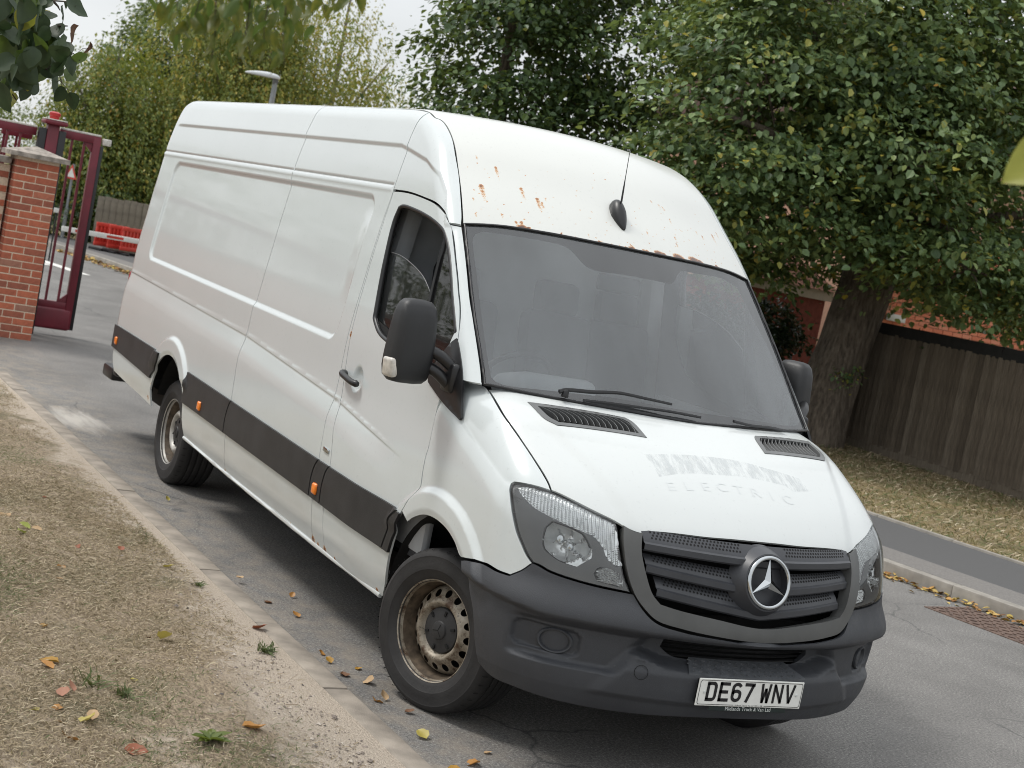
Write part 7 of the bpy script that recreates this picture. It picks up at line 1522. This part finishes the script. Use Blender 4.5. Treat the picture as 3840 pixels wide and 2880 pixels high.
def single(name, c1, c2, trans, rough=.4, scale=9):
    m = bpy.data.materials.new(name); m.use_nodes = True; nt = m.node_tree; nt.nodes.clear(); o = nt.nodes.new('ShaderNodeOutputMaterial')
    n_ = noise(nt, scale, 4); r_ = ramp(nt, n_.outputs['Fac'], [(.35, c1), (.65, c2)]); p = nt.nodes.new('ShaderNodeBsdfPrincipled'); p.inputs['Roughness'].default_value = rough; nt.links.new(r_.outputs[0], p.inputs['Base Color'])
    t = nt.nodes.new('ShaderNodeBsdfTranslucent'); nt.links.new(r_.outputs[0], t.inputs[0]); x = nt.nodes.new('ShaderNodeMixShader'); x.inputs[0].default_value = trans
    nt.links.new(p.outputs[0], x.inputs[1]); nt.links.new(t.outputs[0], x.inputs[2]); nt.links.new(x.outputs[0], o.inputs[0]); return m
near_m = [single('near_leaf_dark', (.024, .046, .018), (.040, .068, .024), .26, .55, 2), single('near_leaf_green', (.06, .10, .018), (.085, .13, .022), .45, .4, 2), single('near_leaf_yellow', (.30, .26, .03), (.22, .24, .03), .45, .45, 2), single('near_leaf_brown', (.12, .055, .02), (.06, .03, .015), .1, .8, 3)]
vt = tag(empty('overhanging_tree', (-2.4, -6.8, 0)), 'tree whose dark twigs and leaves hang into the top left corner', 'tree'); base_ = Vector((-2.4, -6.8, 0))
def rel(P): return [tuple(Vector(p)-base_) for p in P]
trunk_mesh('trunk', [(0, 0, -.05), (.05, .02, 1.5), (.1, .1, 3), (.1, .15, 4.6)], [.24, .19, .17, .10], 28, MT['bark'], vt, .02)
limbs(vt, [(rel([(-2.3, -6.7, 2.9), (-1.5, -5.2, 3.7), (-.7, -4.0, 3.35), NEAR_TWIGS[0][0]]), .07, .014), (rel([(-2.3, -6.7, 3.2), (-.6, -5.2, 4.4), (1.2, -4.0, 4.1), (2.4, -3.3, 3.4), (2.75, -3.0, 3.0)]), .08, .012), (rel([(1.2, -4.0, 4.1), (3.0, -3.0, 3.8), (4.2, -2.20, 3.0), (4.104, -2.150, 2.34)]), .03, .002)] +
      [(rel([NEAR_TWIGS[0][0], t[0]]), .012, .008) for t in NEAR_TWIGS[1:5]] + [(rel([tuple(np.array(t[0])+np.array([.02, -.02, .42+.05*math.sin(i*2.1)])), t[0]]), .004, .002) for i, t in enumerate(DROOP_TWIGS)] + [(rel([(2.4, -3.3, 3.4)]+[tuple(np.array(t[0])+np.array([.02, -.02, .40+.04*math.sin(i*1.3)])) for i, t in enumerate(DROOP_TWIGS)]), .014, .005)], MT['twig'], 'limb', 8)
mbt = MB()
for t in NEAR_TWIGS:
    P = resample(np.array(rel(t)), .05, False, 170); mbt.tube(P, np.linspace(.0055, .0018, len(P)), 5)
for t in DROOP_TWIGS:
    P = resample(np.array(rel(t)), .03, False, 170); mbt.tube(P, np.linspace(.0018, .0006, len(P)), 4)
rr_ = np.random.default_rng(9)
for l in NEAR_LEAVES:                                   # petioles back towards the nearest twig
    p = np.array(l[:3]); best = min((np.linalg.norm(np.array(q)-p), tuple(q)) for t in NEAR_TWIGS for q in t)
    if best[0] < .16: mbt.add(*tube_arrays(rel([best[1], tuple((p+np.array(best[1]))/2+np.array([0, 0, .01])), tuple(p)]), .0012, 3, cap=False))
mbt.build('twigs', MT['twig'], vt, 60)['kind'] = 'stuff'
near_me = [[leaf_mesh('leaf', near_m[c], 1, .40, .16, .12, .15, s) for s in range(5)] for c in range(3)] + [[leaf_mesh('leaf', near_m[3], 1, .20, .35, .5, .2, s+7) for s in range(3)]]
def place_leaf(me, c, size, hang, parent, name='leaf', spread_=1.0):
    o = link(bpy.data.objects.new(name, me), parent)
    ax = Vector((rr_.normal()*spread_*.6, rr_.normal()*spread_*.6, -hang+rr_.normal()*.25)).normalized()
    # tilt faces towards the light or the road at random
    nn = Vector((rr_.normal(), rr_.normal(), .6)).normalized(); y = ax; z = (nn-y*nn.dot(y)).normalized(); x = y.cross(z)
    o.matrix_local = Matrix.Translation(Vector(c)-y*size*.45) @ Matrix((x, y, z)).transposed().to_4x4() @ Matrix.Diagonal((size, size, size, 1)); return o
for l in NEAR_LEAVES: place_leaf(near_me[l[4]][rr_.integers(len(near_me[l[4]]))], rel([l[:3]])[0], l[3]*1.6, 1.1, vt)
dm_ = [leaf_mesh('leaf', single('droop_leaf_%d' % k, (.07, .12, .02), (.10+.05*k, .15+.02*k, .03), .5, .45, 2), 1, .24, .2, .2, .4, k) for k in range(3)]
for l in DROOP_LEAVES: place_leaf(dm_[rr_.integers(3)], rel([l[:3]])[0], l[3]*1.7, 1.3, vt, spread_=.8)
bigm = leaf_mesh('leaf', single('big_leaf_yellow_green', (.27, .28, .045), (.32, .33, .055), .40, .4, 3), 1, .46, .10, .10, .35, 2)
o = link(bpy.data.objects.new('leaf', bigm), vt); y = (Vector((4.062, -2.24, 2.262))-Vector((4.101, -2.154, 2.335))).normalized(); z = Vector((.80, -.45, .35)); z = (z-y*z.dot(y)).normalized(); x = y.cross(z)
o.matrix_local = Matrix.Translation(Vector((4.101, -2.154, 2.335))-base_) @ Matrix((x, y, z)).transposed().to_4x4() @ Matrix.Diagonal((.105, .122, .12, 1))
crown(vt, [((0, 0, 4.9), (1.7, 1.6, 1.3)), ((-1.2, -.8, 4.2), (1.3, 1.2, 1.0))], 130, 36, .08, MT['darkleaf'], .4, .35, .3, (.35, .25), 51, .02)

# ------------------------------------------------------------------ fallen leaves
fm = {'yellow': single('fallen_yellow', (.50, .41, .08), (.40, .34, .10), .2, .5, 40), 'gold': single('fallen_gold', (.46, .28, .04), (.36, .17, .03), .2, .5, 30), 'orange': single('fallen_orange', (.40, .165, .035), (.46, .25, .07), .15, .5, 30), 'russet': single('fallen_russet', (.30, .09, .04), (.22, .075, .035), .1, .6, 40), 'tan': single('fallen_tan', (.42, .27, .14), (.50, .36, .21), .1, .7, 40), 'brown': single('fallen_brown', (.12, .055, .025), (.19, .09, .04), .1, .7, 40), 'pink': single('fallen_pink', (.40, .20, .13), (.33, .16, .10), .1, .7, 40), 'green': single('fallen_green', (.34, .38, .07), (.28, .31, .07), .2, .5, 40)}
fmesh = {k: [leaf_mesh('fallen_leaf', m_, 1, .44, .30, .22, .30, s+3, .05) for s in range(4)] for k, m_ in fm.items()}
FL = [
(-2.80,-2.17,1.3,'tan','large pale tan crumpled leaf at the left edge of the verge'),(-2.35,-2.13,1.0,'green','yellow green curled leaf beside a tan one high on the verge'),(-2.23,-2.18,.9,'green','bright lime yellow leaf just below the curled green one'),
(-2.03,-1.94,.9,'russet','red brown leaf on pale bare soil in the upper verge'),(-2.20,-1.68,.7,'russet','small reddish leaf nearest the kerb in the upper verge'),(-1.92,-1.53,.9,'yellow','pale yellow flat leaf on the verge left of the kerb tuft'),
(-1.67,-2.10,.8,'orange','thin orange and red leaf stalk lying on straw'),(-1.47,-2.17,.6,'tan','small tan leaf just below the orange stalk'),(-.79,-2.33,1.2,'gold','golden yellow pointed leaf alone left of middle verge'),
(-.75,-1.91,1.0,'brown','brown curled leaf touching a long yellow leaf'),(-.70,-1.86,1.2,'yellow','long narrow yellow leaf beside the brown curled leaf'),(-.95,-1.355,1.1,'russet','russet red leaf on pale sand against the kerb'),
(-1.26,-1.00,.8,'orange','orange tan leaf on the asphalt between kerb and front wheel'),(-1.49,-1.10,.8,'brown','brown curled leaf on the asphalt along the kerb'),(-1.83,-1.12,.7,'tan','tan leaf on the asphalt, farthest up the gutter'),
(-.67,-1.10,.7,'orange','first orange leaf of the gutter cluster by the wheel'),(-.55,-1.10,.7,'gold','golden leaf in the middle of the gutter cluster'),(-.37,-1.10,.9,'brown','dark brown leaf at the near end of the gutter cluster'),
(-.22,-2.40,1.2,'gold','orange leaf folded upright in the lower verge'),(-.13,-2.44,1.0,'orange','flat orange brown leaf under the upright folded leaf'),(.12,-2.41,.8,'pink','pinkish brown leaf below the long bladed tuft'),
(.19,-2.47,.9,'pink','pinkish leaf curled at the left of the lower verge'),(.30,-2.49,.8,'orange','small tan orange leaf above the yellow one'),(.36,-2.59,.9,'yellow','small yellow leaf nearest the lower left corner'),
(.42,-2.45,1.1,'yellow','broad yellow leaf above the big orange leaf'),(.39,-2.40,.8,'tan','small tan leaf right of the broad yellow leaf'),(.45,-2.51,.9,'tan','tan brown curled leaf between yellow and orange leaves'),
(.56,-2.53,1.6,'orange','big bright orange leaf near the bottom left corner'),(.49,-1.87,1.4,'orange','big round pale orange leaf on the lower right of the verge'),(.63,-2.34,1.3,'russet','dark russet crumpled leaf at the bottom edge'),
(.55,-2.29,.8,'russet','small russet leaf above the crumpled one at the bottom'),(-.04,-2.14,.6,'yellow','tiny yellow leaf right of the green tuft'),(-2.34,-2.07,.9,'tan','tan leaf right beside the curled yellow green leaf'),
(-.51,-.98,.6,'gold','small gold leaf on the asphalt left of the front tyre'),(-.33,-1.02,1.0,'tan','tan crinkled leaf on the asphalt below the small gold one'),(-.06,-1.09,1.0,'orange','orange leaf with a green edge next to the kerb'),
(-.07,-1.03,.8,'tan','pale curled leaf right of the orange and green one'),(.06,-1.00,.7,'brown','small dark red brown leaf below the front tyre'),(.38,-1.04,1.0,'yellow','long pale yellow leaf lying by the kerb at the bottom'),
(.63,-.92,1.2,'orange','orange brown leaf on the asphalt in front of the bumper corner'),(.69,-1.03,1.1,'gold','gold leaf cut by the bottom edge next to the kerb'),(.50,-.81,.6,'tan','thin tan twig like leaf in front of the tyre'),
(-3.71,-1.01,.6,'yellow','small yellow leaf on the asphalt beside the middle of the van'),(-3.24,-1.90,.5,'russet','tiny red leaf on the verge level with the rear wheel'),(-1.62,-.92,.6,'orange','small orange leaf under the edge of the van sill')]
for (x, y, s, c, lab) in FL:
    z = float(verge_z(x, y)) if y < -1.345 else (.030 if y < -1.11 else .002)
    o = link(bpy.data.objects.new('fallen_leaf', fmesh[c][rr_.integers(4)]))
    sz = .064*s; o.location = (x, y, z+.006*s); o.rotation_euler = (rr_.normal()*.22, rr_.normal()*.22, rr_.uniform(0, 6.28)); o.scale = (sz, sz, sz)
    tag(o, lab, 'leaf', 'fallen autumn leaves')
# windrows of litter at the far kerb
def litter(x0, x1, n, seed, dy=.0, wide=.10, hgt=.03, sz=.055):
    r = np.random.default_rng(seed); X = r.uniform(x0, x1, n); Yk = np.interp(X, [p_[0] for p_ in FK[::-1]], [p_[1] for p_ in FK[::-1]]); Y = Yk-np.abs(r.normal(0, wide, n))-.02+dy; d = np.exp(-((Yk-Y)/.12))
    Z = r.uniform(.004, hgt, n)*d+.004; C = np.stack([X, Y, Z], 1); az = r.uniform(0, 6.28, n)
    o = leaf_cloud('leaf_litter', C, np.stack([np.cos(az), np.sin(az), r.normal(0, .25, n)], 1), np.stack([r.normal(0, .35, n), r.normal(0, .35, n), np.ones(n)], 1), r.uniform(.6, 1.2, n)*sz, r.random(n), MT['litter'], None); o['kind'] = 'stuff'; return o
MT['litter'] = leaf_mat('leaf_litter', [(0, (.09, .045, .02)), (.3, (.25, .11, .035)), (.6, (.45, .24, .06)), (.85, (.50, .36, .12)), (1, (.55, .42, .10))], .1, .6)
litter(-5.5, 2, 700, 61, .0, .07); litter(-27.5, -20, 700, 62, 0, .16, .05, .09); litter(-5, 1, 160, 63, 2.3, .5, .02); litter(-11, -2, 500, 64, 6.2, .6, .03, .07)
# pebbles and grit on the bare strip
r = np.random.default_rng(71); n = 1500; X = r.uniform(-2.5, 1.0, n); X = np.where(r.random(n) < .6, r.uniform(-.6, 1.0, n), X); Y = -1.36-np.abs(r.normal(0, .26, n)); S = r.uniform(.002, .007, n)*np.where(r.random(n) < .05, 2.2, 1)
T8 = np.array([(1, 0, 0), (-1, 0, 0), (0, 1, 0), (0, -1, 0), (0, 0, .7), (0, 0, -.5)]); F8 = np.array([(0, 2, 4), (2, 1, 4), (1, 3, 4), (3, 0, 4), (2, 0, 5), (1, 2, 5), (3, 1, 5), (0, 3, 5)])
J = 1+.25*r.normal(size=(n, 6, 3)); V = np.stack([X, Y, verge_z(X, Y)+S*.3], 1)[:, None]+T8[None]*J*S[:, None, None]*np.array([1, .8, .7]); F = (F8[None]+(np.arange(n)*6)[:, None, None]).reshape(-1, 3)
MT['grit'] = leaf_mat('grit', [(0, (.10, .085, .075)), (.5, (.27, .225, .19)), (1, (.55, .49, .42))], 0, .9)
o = obj_np('gravel', V.reshape(-1, 3), F, MT['grit']); add_attr(o.data, 'tint', np.repeat(r.random(n), 6)); o['kind'] = 'stuff'
